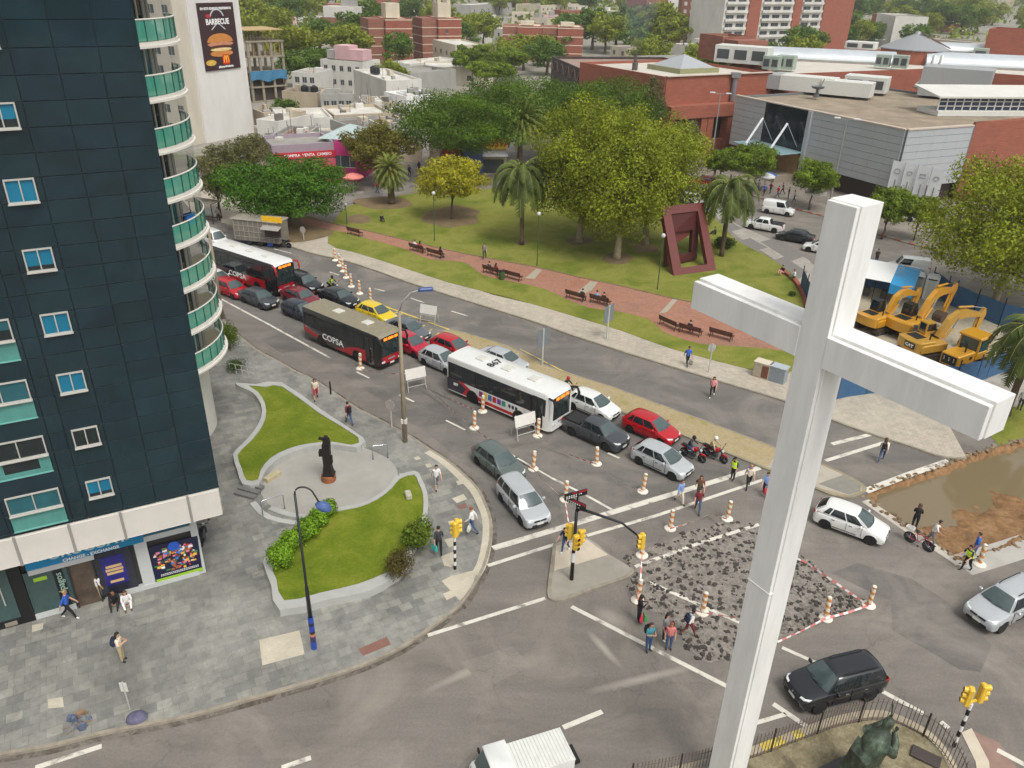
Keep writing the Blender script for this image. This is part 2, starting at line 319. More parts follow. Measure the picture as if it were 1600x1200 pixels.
# asphalt of the avenue and repair patches
patch('avenue', [(345, 462), (430, 520), (520, 575), (640, 655), (740, 735), (770, 845), (1190, 728), (1480, 722), (1440, 700), (1230, 629), (900, 527), (637, 442), (450, 385), (330, 345), (300, 400)], .004, MAVE)
patch('asphalt_repair', [(1392, 938), (1425, 905), (1480, 940), (1550, 1008), (1532, 1050), (1500, 1046), (1440, 1010), (1395, 985)], .008, MPATCH)
patch('asphalt_repair', [(1300, 895), (1340, 880), (1425, 905), (1392, 938), (1370, 930)], .009, MPATCH)
patch('asphalt_repair', [(610, 645), (690, 628), (740, 655), (655, 668)], .008, MPATCH)
patch('asphalt_repair', [(405, 530), (450, 520), (490, 545), (440, 552)], .008, MPATCH)
patch('asphalt_repair', [(720, 1035), (800, 1010), (830, 1040), (760, 1075)], .008, mat_asphalt('pale_asphalt', S(128, 122, 114)))
# lawns, path, promenade, yard, car park, city ground
CW = struct('park_lawn', MB().prism(sm(GP([(512, 380), (550, 393), (600, 408), (700, 441), (797, 465), (900, 495), (975, 518), (1050, 545), (1175, 578), (1215, 588), (1262, 560), (1268, 500), (1262, 468), (1240, 430), (1195, 398), (1150, 375), (1105, 330), (1030, 296), (860, 287), (760, 295), (660, 300), (590, 312), (545, 322), (522, 345)], .15), 2, True), 0, .15), MLAWN)
PATHU = [(470, 338), (500, 344), (527, 351), (575, 361), (625, 373), (700, 391), (750, 401), (797, 410), (837, 417), (900, 432), (975, 448), (1050, 466), (1085, 473), (1160, 493), (1262, 520)]
PATHL = [(1255, 552), (1200, 545), (1150, 541), (1100, 538), (1062, 528), (1035, 517), (1012, 498), (962, 486), (920, 481), (882, 466), (850, 451), (800, 440), (755, 430), (732, 413), (712, 408), (670, 405), (640, 392), (612, 383), (575, 373), (540, 363), (500, 356), (470, 350)]
struct('park_path', MB().sheet(sm(GP(PATHU, .15), 2)+sm(GP(PATHL, .15), 2), .156), MPATH)
struct('park_path_edge', MB().ribbon(sm(GP(PATHU, .15), 2), .22, .15, 0, .05), M('path_edging', S(120, 104, 72), .9, var=.3, scale=1, world=True))
for q in ([(820, 437), (838, 422), (847, 424), (835, 438)], [(898, 462), (922, 442), (934, 443), (925, 455), (908, 464)], [(1030, 492), (1052, 468), (1058, 471), (1042, 490)]):
    patch('path_repair', q, .160, M('path_cement', S(160, 152, 134), .85, world=True))
for cx_, cy_, rx_, ry_ in ((705, 340, 46, 16), (965, 405, 26, 9), (905, 378, 22, 8), (460, 358, 60, 22), (1010, 390, 20, 7), (815, 381, 10, 4), (600, 318, 50, 10), (560, 345, 20, 8)):
    patch('bare_earth', [(cx_+rx_*math.cos(t*.5236)*random.uniform(.8, 1.15), cy_+ry_*math.sin(t*.5236)*random.uniform(.8, 1.15)) for t in range(12)], .1545, M('bare_soil', S(116, 98, 70), .95, var=.25, scale=.8, world=True), smooth=2)
patch('promenade', [(1030, 293), (1105, 325), (1150, 368), (1195, 395), (1240, 427), (1262, 466), (1300, 470), (1290, 432), (1262, 405), (1200, 372), (1150, 350), (1110, 315)], .010, MPROM)
MDK = M('dark_paving_bands', S(118, 114, 108), .8, world=True)
for q in ([(1150, 378), (1172, 372), (1200, 387), (1178, 392)], [(1188, 378), (1213, 372), (1260, 400), (1236, 408)], [(1205, 408), (1225, 401), (1262, 425), (1248, 436)], [(1120, 352), (1148, 350), (1160, 358), (1133, 363)]): patch('paving_band', q, .014, MDK)
patch('yard_floor', [(1225, 545), (1262, 560), (1310, 612), (1420, 600), (1585, 575), (1560, 500), (1450, 465), (1400, 440), (1300, 425), (1268, 450)], .012, MYARD)
patch('mall_pavement', [(1085, 285), (1110, 288), (1160, 300), (1245, 326), (1300, 341), (1375, 366), (1450, 388), (1500, 402), (1620, 440), (1700, 440), (1700, 330), (1400, 270), (1200, 240), (1100, 235)], .012, mat_tiles('mall_paving', S(146, 136, 124), S(126, 118, 108), S(100, 94, 88), (.6, .6), R(-30)))
kb = MB(); kp = sm(GP([(1160, 300), (1245, 326), (1300, 341), (1375, 366), (1450, 388), (1500, 402), (1620, 440)], .1), 14)
for i in range(len(kp)-1): kb.ribbon([kp[i], kp[i+1]], .3, 0, (1 if (i//2) % 2 else 0), .14)
struct('mall_kerb', kb, [MKERB, M('red_kerb_paint', S(150, 84, 72), .8)])
patch('park_street_paving', [(470, 338), (545, 318), (660, 296), (860, 283), (1030, 288), (1080, 284), (1040, 262), (860, 255), (640, 262), (520, 285), (400, 310), (330, 325), (380, 345)], .016, mat_tiles('street_paving', S(150, 143, 134), S(110, 106, 100), S(90, 86, 82), (1.5, 1.5), R(-15)))
struct('city_ground', MB().sheet([(-4390, 118), (-70, 118), (-35, 135), (30, 165), (75, 160), (4390, 160), (4390, 6090), (-4390, 6090)], .02), MCITY)
# the tree-lined bank right of the pit
patch('right_lawn', [(1545, 680), (1575, 640), (1625, 620), (1750, 640), (1740, 700), (1600, 684), (1562, 697)], .02, MLAWN)
patch('yard_apron', [(1310, 612), (1420, 600), (1585, 575), (1700, 600), (1700, 640), (1560, 640), (1480, 625), (1400, 640)], .016, MPROM)
# road markings
def line(pts, wpx, z=.0125, mat=MWHT, name='road_marking'):
    P = GP(pts); return struct(name, MB().ribbon(P if len(P) > 2 else [P[0].lerp(P[1], t/8) for t in range(9)], wpx, z), mat)
line([(770, 857), (1187, 731)], .42); line([(762, 884), (866, 851)], .24); line([(917, 837), (1025, 806), (1192, 750)], .24)
line([(668, 993), (852, 935)], .22); line([(893, 948), (1160, 1085)], .24); line([(1222, 1012), (1276, 1036)], .2); line([(880, 1137), (941, 1112)], .24)
line([(55, 1200), (159, 1166)], .24); line([(440, 1200), (486, 1184)], .22); line([(345, 467), (420, 507), (517, 560)], .2)
line([(800, 711), (862, 747)], .13); line([(862, 747), (912, 772), (957, 797)], .18)
for a, c in (((557, 581), (577, 591)), ((624, 617), (647, 628)), ((697, 657), (727, 672)), ((585, 451), (601, 455)), ((642, 466), (663, 473)), ((705, 486), (731, 494)), ((428, 389), (456, 396)), ((515, 425), (530, 430))): line([a, c], .15)
line([(950, 708), (968, 716)], .2); line([(1300, 694), (1364, 678)], .35); line([(1290, 720), (1387, 690)], .3); line([(1352, 768), (1420, 742), (1482, 721)], .5, .03)
line([(1208, 1100), (1272, 1143)], .25); line([(1180, 1130), (1228, 1116)], .2); line([(1372, 1077), (1443, 1115)], .24); line([(1470, 1128), (1482, 1138)], .25); line([(1558, 1172), (1620, 1205)], .25)
line([(992, 886), (1090, 850), (1186, 820)], .24, .03); line([(1014, 910), (1085, 942), (1162, 976)], .22, .03); line([(1352, 782), (1412, 823), (1490, 874), (1500, 882)], .6, .006, M('dusty_cement', S(186, 178, 166), .9, var=.2, scale=1.2, world=True), 'cement_edge')
line([(1500, 884), (1560, 866), (1640, 840)], 1.6, .007, M('wet_cement', S(170, 166, 158), .7, var=.15, scale=.8, world=True), 'cement_edge')
for i in range(9):
    line([(610+i*12.5, 482+i*5.6), (582+i*13.5, 489+i*6.2)] if i < 2 else [(606+i*11.5, 478+i*6), (572+i*15, 492+i*5.2)], .16, .012, MYEL)
line([(600, 478), (702, 515)], .18, .011, MYEL)
line([(812, 545), (880, 580), (940, 600)], .12, .006, MYEL); line([(950, 603), (1050, 640), (1190, 692)], .12, .006, MYEL)
# plaza slabs and covers
def slab(pts, mat, z=.136): return struct('paving_slab', MB().sheet(GP(pts, .13), z), mat)
MBEI = mat_ground('beige_slab', [(0.3, S(176, 168, 150)), (0.7, S(198, 189, 170))], .8, 12, .8, .1)
slab([(405, 1000), (468, 985), (476, 1022), (410, 1040)], MBEI); slab([(75, 1093), (98, 1089), (100, 1105), (75, 1107)], MBEI); slab([(50, 977), (68, 973), (67, 983), (50, 988)], MBEI)
slab([(706, 779), (724, 772), (730, 780), (714, 786)], MBEI); slab([(700, 815), (712, 812), (714, 818), (702, 820)], MBEI); slab([(689, 869), (708, 862), (714, 876), (706, 886), (694, 884)], MBEI)
slab([(694, 843), (708, 840), (711, 852), (702, 856)], MBEI); slab([(664, 726), (672, 724), (676, 729), (668, 731)], MBEI); slab([(646, 715), (654, 713), (658, 717), (650, 719)], MBEI); slab([(690, 908), (705, 900), (746, 890), (738, 914), (720, 940)], MBEI)
slab([(692, 928), (704, 923), (712, 931), (698, 938)], MBEI); slab([(712, 752), (720, 750), (724, 756), (716, 758)], MBEI)
MRUST = M('rust_cover', S(128, 92, 80), .7, world=True); slab([(560, 1014), (604, 995), (611, 1007), (567, 1025)], MRUST); slab([(714, 790), (728, 786), (731, 793), (718, 796)], MRUST)
struct('kerb_strip', MB().ribbon(sm(GP([(744, 898), (754, 878), (761, 845), (761, 812), (753, 789), (740, 765), (717, 742), (696, 723), (668, 705)], .13), 3), .55, .133), MBEI)
# dug-up surface
DUG = [(985, 872), (1060, 838), (1125, 818), (1175, 822), (1230, 850), (1262, 872), (1300, 905), (1352, 938), (1345, 946), (1290, 968), (1222, 1000), (1160, 1022), (1110, 1034), (1085, 1022), (1068, 1010), (1062, 985), (1035, 960), (1000, 948), (984, 910)]
MDUG = mat_ground('broken_surface', [(0.30, S(92, 88, 82)), (0.42, S(124, 118, 110)), (0.6, S(146, 139, 130)), (0.75, S(110, 104, 97))], 1.4, 6, .9, .3, 1.6, .15)
dg = sm(GP(DUG), 3, True); dg = [Vector((p.x+random.uniform(-.12, .12), p.y+random.uniform(-.12, .12))) for p in dg]
struct('dug_roadbed', MB().sheet(dg, .02), MDUG)
def inside(p, poly):
    c = False; n = len(poly); j = n-1
    for i in range(n):
        if (poly[i][1] > p[1]) != (poly[j][1] > p[1]) and p[0] < (poly[j][0]-poly[i][0])*(p[1]-poly[i][1])/(poly[j][1]-poly[i][1])+poly[i][0]: c = not c
        j = i
    return c
rb = MB(); x0, x1 = min(p.x for p in dg), max(p.x for p in dg); y0, y1 = min(p.y for p in dg), max(p.y for p in dg)
cl = []
tr_ = 0
while len(cl) < 230 and tr_ < 9000:
    tr_ += 1
    p = Vector((random.uniform(x0, x1), random.uniform(y0, y1)))
    if inside(p, dg) and not any((p-q).length < .5 for q in cl): cl.append(p)
def lump(b, x, y, r, h, mi=0):
    n = random.randint(5, 7); a0 = random.uniform(0, 6); ring = []
    for k in range(n): rr = r*random.uniform(.6, 1.25); ring.append((x+rr*math.cos(a0+k*6.283/n), y+rr*math.sin(a0+k*6.283/n)))
    rings = [[(q[0], q[1], .018) for q in ring], [(x+(q[0]-x)*random.uniform(.6, .9), y+(q[1]-y)*random.uniform(.6, .9), h*random.uniform(.5, 1.1)) for q in ring]]
    b.loft(rings, False, True, mi)
for p in cl:
    for k in range(random.randint(4, 9)): lump(rb, p.x+random.gauss(0, .13), p.y+random.gauss(0, .10), random.uniform(.04, .15), random.uniform(.03, .11), random.choice((0, 0, 0, 1)))
for k in range(260):
    t = random.random(); e = random.choice(((1290, 968, 1110, 1034), (1345, 940, 1290, 970), (1068, 1010, 1110, 1034), (1262, 872, 1352, 938), (1240, 920, 1340, 945)))
    q = G(e[0]+(e[2]-e[0])*t, e[1]+(e[3]-e[1])*t); q = Vector((q.x+random.gauss(0, .25), q.y+abs(random.gauss(0, .35))))
    if inside(q, dg): lump(rb, q.x, q.y, random.uniform(.05, .17), random.uniform(.04, .14), random.choice((0, 1)))
struct('asphalt_rubble', rb, [M('rubble_dark', S(66, 61, 57), .95, var=.3, scale=6, world=True), M('rubble_mid', S(128, 121, 112), .95, var=.3, scale=6, world=True)], 'stuff')
# flooded pit
pp = [Vector(p) for p in pit_w]
px0, px1 = min(p.x for p in pp)-.4, max(p.x for p in pp)+.4; py0, py1 = min(p.y for p in pp)-.4, max(p.y for p in pp)+.4
def dist_edge(p):
    best = 9e9
    for i in range(len(pp)):
        a, c = pp[i], pp[(i+1) % len(pp)]; d = c-a; t = max(0, min(1, (p-a).dot(d)/d.length_squared)); best = min(best, (p-a-d*t).length)
    return best
from mathutils import noise as mn
nx, ny = 110, 110; vs = []; fs = []
mound = [(G(1555, 825).to_2d(), 2.4, .27), (G(1480, 848).to_2d(), 1.8, .38), (G(1450, 830).to_2d(), 1.0, .34), (G(1600, 800).to_2d(), 2.2, .20), (G(1500, 800).to_2d(), 1.2, .22), (G(1620, 830).to_2d(), 2.5, .45), (G(1570, 770).to_2d(), 1.1, .28)]
for j in range(ny+1):
    for i in range(nx+1):
        p = Vector((px0+(px1-px0)*i/nx, py0+(py1-py0)*j/ny)); d = dist_edge(p)
        if not inside(p, pp): z = -.03-d*.2
        else:
            z = -.03-min(.66, d*1.1)+.17*mn.fractal(Vector((p.x*.9, p.y*.9, 0)), .8, 2, 5)+.05*mn.noise(Vector((p.x*5, p.y*5, 0)))
            for c, r, h in mound: z += h*math.exp(-((p-c).length/r)**2)
            z = min(z, .02)
        vs.append((p.x, p.y, z))
for j in range(ny):
    for i in range(nx): a = j*(nx+1)+i; fs.append((a, a+1, a+nx+2, a+nx+1))
pb = MB(); pb.add(vs, fs); struct('pit_earth', pb, MDIRT).data.shade_smooth()
wm, nt, bs = nodes('muddy_water'); bs.inputs['Base Color'].default_value = (*S(122, 108, 82), 1); bs.inputs['Roughness'].default_value = .06; bs.inputs['Specular IOR Level'].default_value = .65
bump(nt, bs, noise(nt, coord(nt, 'World'), 1.6, 3), .02, .12)
struct('pit_water', MB().sheet(pp, -.40), wm)
rb = MB()
for i in range(170):
    a = random.randrange(len(pp)); q = pp[a].lerp(pp[(a+1) % len(pp)], random.random()); lump(rb, q.x+random.gauss(0, .12), q.y+random.gauss(0, .12), random.uniform(.05, .2), random.uniform(.04, .14), random.choice((0, 1)))
struct('pit_edge_rubble', rb, [M('pit_rubble_a', S(118, 98, 74), .95, var=.3, scale=5, world=True), M('pit_rubble_b', S(138, 122, 100), .95, var=.3, scale=5, world=True)], 'stuff')
# ---------------------------------------------------------------- plaza planters with lawns
def planter(label, outer, inner, h=.42, gz=.36, lawn_h=.0):
    t = thing('lawn_planter', label, 'planter', G(*outer[0], .13), 0, 'lawn planters on the plaza'); o = Vector(t.location)
    po = [p-o.to_2d() for p in sm(GP(outer, .13+h), 2, True)]; pi = [p-o.to_2d() for p in sm(GP(inner, .13+h), 2, True)]
    w = MB(); n = len(po); area = sum(po[i].x*po[(i+1) % n].y-po[(i+1) % n].x*po[i].y for i in range(n)); po2 = po if area > 0 else po[::-1]
    w.add([(p.x, p.y, 0) for p in po2]+[(p.x, p.y, h) for p in po2], [(i, (i+1) % n, n+(i+1) % n, n+i) for i in range(n)])
    w.sheet(po, h, 0, [pi]); m = len(pi); a2 = sum(pi[i].x*pi[(i+1) % m].y-pi[(i+1) % m].x*pi[i].y for i in range(m)); pi2 = pi if a2 < 0 else pi[::-1]
    w.add([(p.x, p.y, 0) for p in pi2]+[(p.x, p.y, h) for p in pi2], [(i, (i+1) % m, m+(i+1) % m, m+i) for i in range(m)])
    obj('wall', w, MPLANT, t); obj('lawn', MB().sheet(pi, gz), MLAWN2, t); return t
planter('upper lawn planter with curved white wall beside the avenue', [(367, 598), (400, 600), (440, 597), (505, 642), (567, 683), (566, 692), (557, 699), (520, 694), (487, 697), (457, 706), (428, 722), (412, 740), (404, 757), (379, 756), (371, 735), (364, 709), (378, 694), (396, 674), (408, 652), (408, 632), (396, 614), (380, 606)],
        [(388, 602), (415, 604), (440, 603), (500, 646), (560, 683), (550, 695), (520, 690), (482, 693), (450, 701), (422, 716), (407, 735), (403, 749), (385, 750), (378, 732), (371, 710), (386, 694), (404, 674), (415, 652), (414, 630), (403, 612)])
planter('lower lawn planter with a white wall and shrubs on both sides', [(418, 868), (430, 855), (500, 800), (527, 793), (560, 787), (587, 776), (608, 760), (621, 744), (648, 735), (658, 746), (667, 768), (669, 790), (664, 820), (650, 850), (630, 890), (612, 904), (575, 924), (515, 936), (437, 953), (424, 915), (411, 878)],
        [(426, 880), (460, 850), (505, 805), (527, 798), (562, 791), (590, 779), (612, 762), (625, 747), (647, 741), (654, 754), (661, 772), (661, 800), (654, 826), (640, 850), (620, 885), (600, 896), (560, 912), (500, 926), (444, 938), (432, 905)])
ring = [(405, 752), (408, 735), (424, 715), (452, 700), (485, 692), (520, 690), (556, 696), (590, 708), (612, 722), (622, 742), (610, 760), (588, 777), (562, 790), (528, 799), (490, 806), (455, 804), (425, 792), (408, 772)]
struct('sculpture_circle', MB().prism(sm(GP(ring, .14), 3, True), .0, .145), M('circle_cement', S(160, 156, 148), .8, var=.14, scale=.6, world=True))
struct('circle_step', MB().ribbon(sm(GP([(622, 745), (610, 763), (588, 780), (562, 793), (528, 802), (490, 808), (455, 806), (422, 795)], .14), 3), .35, .13, 0, .10), MPLANT)
struct('circle_step', MB().ribbon(sm(GP([(628, 740), (628, 752), (600, 785), (545, 808), (480, 818), (420, 808), (395, 785)], .14), 3), .35, .13, 0, .03), M('step_stone', S(176, 176, 172), .75, world=True))
for i in range(3): struct('plaza_steps', MB().box(G(396-i*6, 763+i*6, .13)+Vector((0, 0, .22-.07*i)), (1.4, .35, .16), R(-20)), M('dark_step', S(112, 112, 110), .8, world=True))
# ================================================================ GLASS TOWER
TA = Vector((-13.82, 30.77, 0)); TRZ = FACADE+math.pi
tw = thing('glass_tower', 'tall dark teal glass tower with curved balconies and a currency exchange shop at its foot', 'tower', TA, TRZ)
_tu = Vector((math.cos(TRZ), math.sin(TRZ), 0)); _tn = Vector((-_tu.y, _tu.x, 0))
def FS(px, py, off=0.0):        # place on the facade plane: distance along it from the corner, height
    v = Vector((px-CX, py-CY, FPX)); r = Vector((v.dot(_r), v.dot(_f), -v.dot(_d)))
    k = (_tn.dot(TA)+off)/_tn.dot(r); p = r*k-TA; return p.dot(_tu), CAMH+p.z
def mglass(name, c, rough=.05, spec=.6):
    m, nt, bs = nodes(name); v = coord(nt, 'Object')
    f = noise(nt, v, .35, 4, .6, 1.5)
    nt.links.new(ramp(nt, f, [(.3, tuple(x*.75 for x in c)), (.7, tuple(x*1.3 for x in c))]), bs.inputs['Base Color'])
    bs.inputs['Roughness'].default_value = rough; bs.inputs['Specular IOR Level'].default_value = spec
    bump(nt, bs, noise(nt, v, .7, 3, .5), .02, .10); return m
MFAC = mglass('facade_glass', S(27, 46, 52), .07, .5); MBACK = M('facade_joint', S(30, 34, 36), .6, var=0); MFRAME = M('window_frame_white', S(180, 178, 170), .45, var=.06)
MBLIND = M('blue_blind_pane', S(22, 112, 142), .12, var=.18, scale=.8, spec=.6); MDKPANE = M('dark_pane', S(30, 40, 42), .08, var=.3, scale=1, spec=.7); MGRNPANE = M('green_lower_pane', S(82, 140, 132), .15, var=.2, scale=1.2, spec=.6); MTEALPANE = M('teal_pane', S(40, 92, 100), .1, var=.3, scale=1, spec=.6)
# panel grid; windows leave openings
Z0, FLH = 6.93, 2.61
SX = [-.12, 1.27, 2.64, 4.0, 5.45, 6.05, 8.45, 9.85, 11.2, 12.6, 13.9]
zs = [5.9]
for k in range(-1, 13): zs += [z for z in (Z0+FLH*k, Z0+FLH*k+.88, Z0+FLH*k+1.74) if z > 6.0]
wins = []
for k in range(13):
    z = Z0+FLH*k
    wins.append((4.23, 5.22, z, z+.88, 'narrow', k)); wins.append((6.25, 8.25, z, z+.91, 'wide', k))
g = MB(); back = MB(); back.box((6.9, -.16, 23.0), (14.0, .2, 34.2)); obj('facade_backing', back, MBACK, tw)
for i in range(len(SX)-1):
    for j in range(len(zs)-1):
        a, c, z0, z1 = SX[i]+.018, SX[i+1]-.018, zs[j]+.014, zs[j+1]-.014
        if any(w[0] >= SX[i]-.1 and w[1] <= SX[i+1]+.1 and abs((w[2]+w[3])/2-(z0+z1)/2) < .3 for w in wins):
            w = [w for w in wins if w[0] >= SX[i]-.1 and w[1] <= SX[i+1]+.1 and abs((w[2]+w[3])/2-(z0+z1)/2) < .3][0]
            rects = [(a, w[0]-.03, z0, z1), (w[1]+.03, c, z0, z1)]
        elif SX[i] == 6.05 and any(abs(z1-w[2]) < .1 for w in wins if w[4] == 'wide') and z1 < 14.9: rects = [(a, 6.2, z0, z1), (8.3, c, z0, z1)]
        else: rects = [(a, c, z0, z1)]
        for x0_, x1_, za, zb in rects:
            if x1_-x0_ < .03: continue
            t = [random.gauss(0, .003) for _ in range(4)]
            g.add([(x0_, t[0], za), (x1_, t[1], za), (x1_, t[2], zb), (x0_, t[3], zb)], [(3, 2, 1, 0)], random.choice((0, 0, 0, 2, 3)))
            g.add([(x0_, -.05, zb), (x1_, -.05, zb), (x1_, t[2], zb), (x0_, t[3], zb)], [(3, 2, 1, 0)], 1)  # top edge of each panel in a paler colour, a painted highlight
obj('glass_panels', g, [MFAC, M('panel_edge_highlight', S(70, 84, 88), .3, var=0), mglass('facade_reflect_pale', S(29, 49, 55), .06, .5), mglass('facade_reflect_blue', S(26, 45, 53), .09, .5)], tw)  # pale and blue glass tints imitate soft reflections by colour
def win(x0, x1, z0, z1, kind, k):
    f = MB(); t = .05
    for c_, d_ in (((x0+x1)/2, z0+t/2), ((x0+x1)/2, z1-t/2)): f.box((c_, .02, d_), (x1-x0, .12, t))
    for s_ in (x0+t/2, x1-t/2, (x0+x1)/2): f.box((s_, .022, (z0+z1)/2), (t*(1 if s_ != (x0+x1)/2 else .8), .11, z1-z0-2*t))
    f.box(((x0+x1)/2, .05, z0-.02), (x1-x0+.04, .2, .04))
    w = obj('window', f, MFRAME, tw); pn = MB(); low = (.35 if k in (6,) else .22 if k in (4, 0) else .0)
    mats = [MBLIND, MDKPANE] if kind == 'narrow' else [MTEALPANE, MDKPANE]
    if kind == 'narrow' and k == 1: mats = [MDKPANE, MDKPANE]
    for a, c in ((x0+t, (x0+x1)/2-t*.4), ((x0+x1)/2+t*.4, x1-t)):
        zz = z0+t+(z1-z0-2*t)*(low if kind == 'narrow' else (.0 if k in (2,) else .5 if k == 3 else 0))
        if zz > z0+t+.01: pn.add([(a, 0, z0+t), (c, 0, z0+t), (c, 0, zz), (a, 0, zz)], [(3, 2, 1, 0)], 1)
        pn.add([(a, .004, zz), (c, .004, zz), (c, .004, z1-t), (a, .004, z1-t)], [(3, 2, 1, 0)], 1 if (kind == 'wide' and k == 1) else 0)
    obj('pane', pn, mats, w)
    if kind == 'wide' and k < 4:
        lp = MB(); zl = z0-.84; lp.add([(x0-.02, .015, zl), (x1+.02, .015, zl), (x1+.02, .015, z0-.05), (x0-.02, .015, z0-.05)], [(3, 2, 1, 0)])
        if k == 1: lp.add([(x0+.4, .02, zl+.25), (x1-.3, .02, zl+.25), (x1-.3, .02, z0-.1), (x0+.4, .02, z0-.1)], [(3, 2, 1, 0)], 1)
        lp.box(((x0+x1)/2, .03, zl), (x1-x0+.06, .06, .05), mi=2)
        obj('lower_pane', lp, [MGRNPANE, MDKPANE, M('green_sill', S(110, 170, 160), .4, var=0)], w)
for w in wins: win(*w)
# louvred band above the shops
lb = MB(); zb0, zb1 = 4.4, 5.9; nl = 15
for i in range(nl):
    z = zb0+(i+.5)*(zb1-zb0)/nl; hh = (zb1-zb0)/nl
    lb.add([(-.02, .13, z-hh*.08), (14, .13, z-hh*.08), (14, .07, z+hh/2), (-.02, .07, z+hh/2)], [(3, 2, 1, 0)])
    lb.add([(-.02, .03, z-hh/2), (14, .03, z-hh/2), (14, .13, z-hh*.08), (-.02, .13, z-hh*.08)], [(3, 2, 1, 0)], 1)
lb.box((7, -.1, (zb0+zb1)/2), (14, .26, zb1-zb0)); lb.box((-.04, -2.5, (zb0+zb1)/2), (.08, 5, zb1-zb0))
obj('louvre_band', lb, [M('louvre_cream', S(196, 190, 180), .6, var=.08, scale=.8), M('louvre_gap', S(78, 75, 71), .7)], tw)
for px_, py_ in ((300, 813), (197, 838), (118, 857), (34, 877)): s_, _ = FS(px_, py_); obj('louvre_post', MB().box((s_, .1, (zb0+zb1)/2), (.11, .1, 1.5)), M('louvre_post_grey', S(140, 137, 132), .6, var=.08), tw)
# core, roof, soffit
cb = MB(); cb.box((7.5, -6.6, 22.9), (14.6, 12.7, 34.0)); cb.box((7.4, -.8, 4.36), (14.4, 1.4, .06)); cb.box((7.4, -6.5, 40.1), (15, 13.4, .5)); obj('core_wall', cb, M('tower_core', S(60, 66, 68), .6), tw)
# shop level
SO = -1.43
MSHOPW = M('shop_wall_white', S(188, 190, 188), .6, var=.06, scale=1)
s1 = MB(); s1.box((8.2, SO-3.2, 2.2), (14.1, 6.0, 4.36), mi=0); obj('shop_wall', s1, [M('shop_interior', S(66, 64, 60), .7)], tw)
def shop_quad(name, pts, mat, off=.03, parent=tw, th=.04):
    q = [FS(x, y, SO) for x, y in pts]; bb = MB(); y = SO-.2+off+.2
    n = len(q); fr = [(a, y, c) for a, c in q]; bk = [(a, y-th, c) for a, c in q]
    bb.add(fr+bk, [tuple(range(n)), tuple(range(2*n-1, n-1, -1))]+[((i+1) % n, i, n+i, n+(i+1) % n) for i in range(n)])
    me = bb.mesh(name, mat); bmx = bmesh.new(); bmx.from_mesh(me); bmesh.ops.recalc_face_normals(bmx, faces=bmx.faces); bmx.to_mesh(me); bmx.free()
    return obj(name, me, mat, parent)
def srect(name, s0, s1_, z0, z1, mat, off=.03, th=.05, parent=tw):
    return obj(name, MB().box(((s0+s1_)/2, SO+off-th/2, (z0+z1)/2), (s1_-s0, th, z1-z0)), mat, parent)
corner = FS(322, 897, SO)[0]
srect('corner_wall', corner-.02, corner+.32, .13, 4.35, MSHOPW, .06, .2)
srect('shop_pier', FS(226, 880, SO)[0]-.28, FS(226, 880, SO)[0]+.28, .13, 3.2, MSHOPW, .06, .2)
srect('shop_lintel', corner+.3, FS(225, 860, SO)[0]+.2, 2.95, 3.35, MSHOPW, .10, .2)
srect('shop_plinth', corner+.3, FS(150, 930, SO)[0]-1.2, .13, .38, MSHOPW, .12, .25)
sg0, sg1 = FS(225, 845, SO)[0], FS(42, 885, SO)[0]
sgn = srect('sign_fascia', sg0, sg1, 3.2, 4.3, M('sign_blue', S(22, 128, 176), .35, var=.25, scale=.7), .40, .3)
srect('sign_fascia_dark', corner+.3, sg0-.02, 3.4, 4.3, M('sign_teal_dark', S(34, 88, 108), .4, var=.1), .3, .25)
srect('shop_lintel', FS(150, 880, SO)[0], sg1, 2.85, 3.18, MSHOPW, .3, .3)
MWT = M('letter_white', S(235, 235, 232), .5, var=0)
sc_ = (sg0+sg1)/2
text('sign_lettering', 'URUGUAY', .56, M('letter_pale', S(190, 214, 205), .5, var=0), (sc_-.15, SO+.415, 3.70), (-1, 0, 0), (0, 0, 1), sgn, .01, .012, 1.25)
text('sign_lettering', 'CHANGE - EXCHANGE', .22, MWT, (sc_-.2, SO+.415, 3.31), (-1, 0, 0), (0, 0, 1), sgn, .01, .006, 1.05)
em = MB()
for i, (c_, z_) in enumerate(((0, .42), (.14, .52), (.28, .6))): em.box((sg1-.55-c_, SO+.42, 3.62+z_/2), (.09, .02, z_))
obj('sign_emblem', em, M('letter_pale', S(190, 214, 205)), sgn)
# right poster
pst = shop_quad('poster', [(233, 853), (308, 836), (316, 890), (243, 908)], M('poster_navy', S(24, 26, 60), .3, var=.2), .09)
q = [FS(x, y, SO) for x, y in [(233, 853), (308, 836), (316, 890), (243, 908)]]; smax = max(a for a, _ in q); smin = min(a for a, _ in q); zmin = min(c for _, c in q); zmax = max(c for _, c in q)
pm = [M('poster_%d' % i, S(*c), .35, var=.2, scale=9) for i, c in enumerate(((235, 235, 232), (200, 60, 48), (238, 180, 60), (58, 130, 70), (60, 120, 200), (220, 130, 150), (40, 40, 44), (150, 96, 60)))]
pb = MB()
for i in range(170):
    s_ = random.uniform(smin+.2, smax-.2); z_ = random.uniform(zmin+.55, zmax-.25)
    if ((s_-(smin+smax)/2)/((smax-smin)*.46))**2+((z_-(zmin+zmax)/2-.15)/((zmax-zmin)*.36))**2 > 1: continue
    pb.box((s_, SO+.095+random.uniform(0, .006), z_), (random.uniform(.06, .22), .006, random.uniform(.05, .16)), mi=random.randrange(8))
obj('poster_pictures', pb, pm, pst)
pb = MB(); pb.box(((smin+smax)/2, SO+.096, zmin+.12), (smax-smin-.1, .008, .2)); obj('poster_strip', pb, M('poster_lime', S(150, 190, 50), .4, var=.05), pst)
pb = MB()
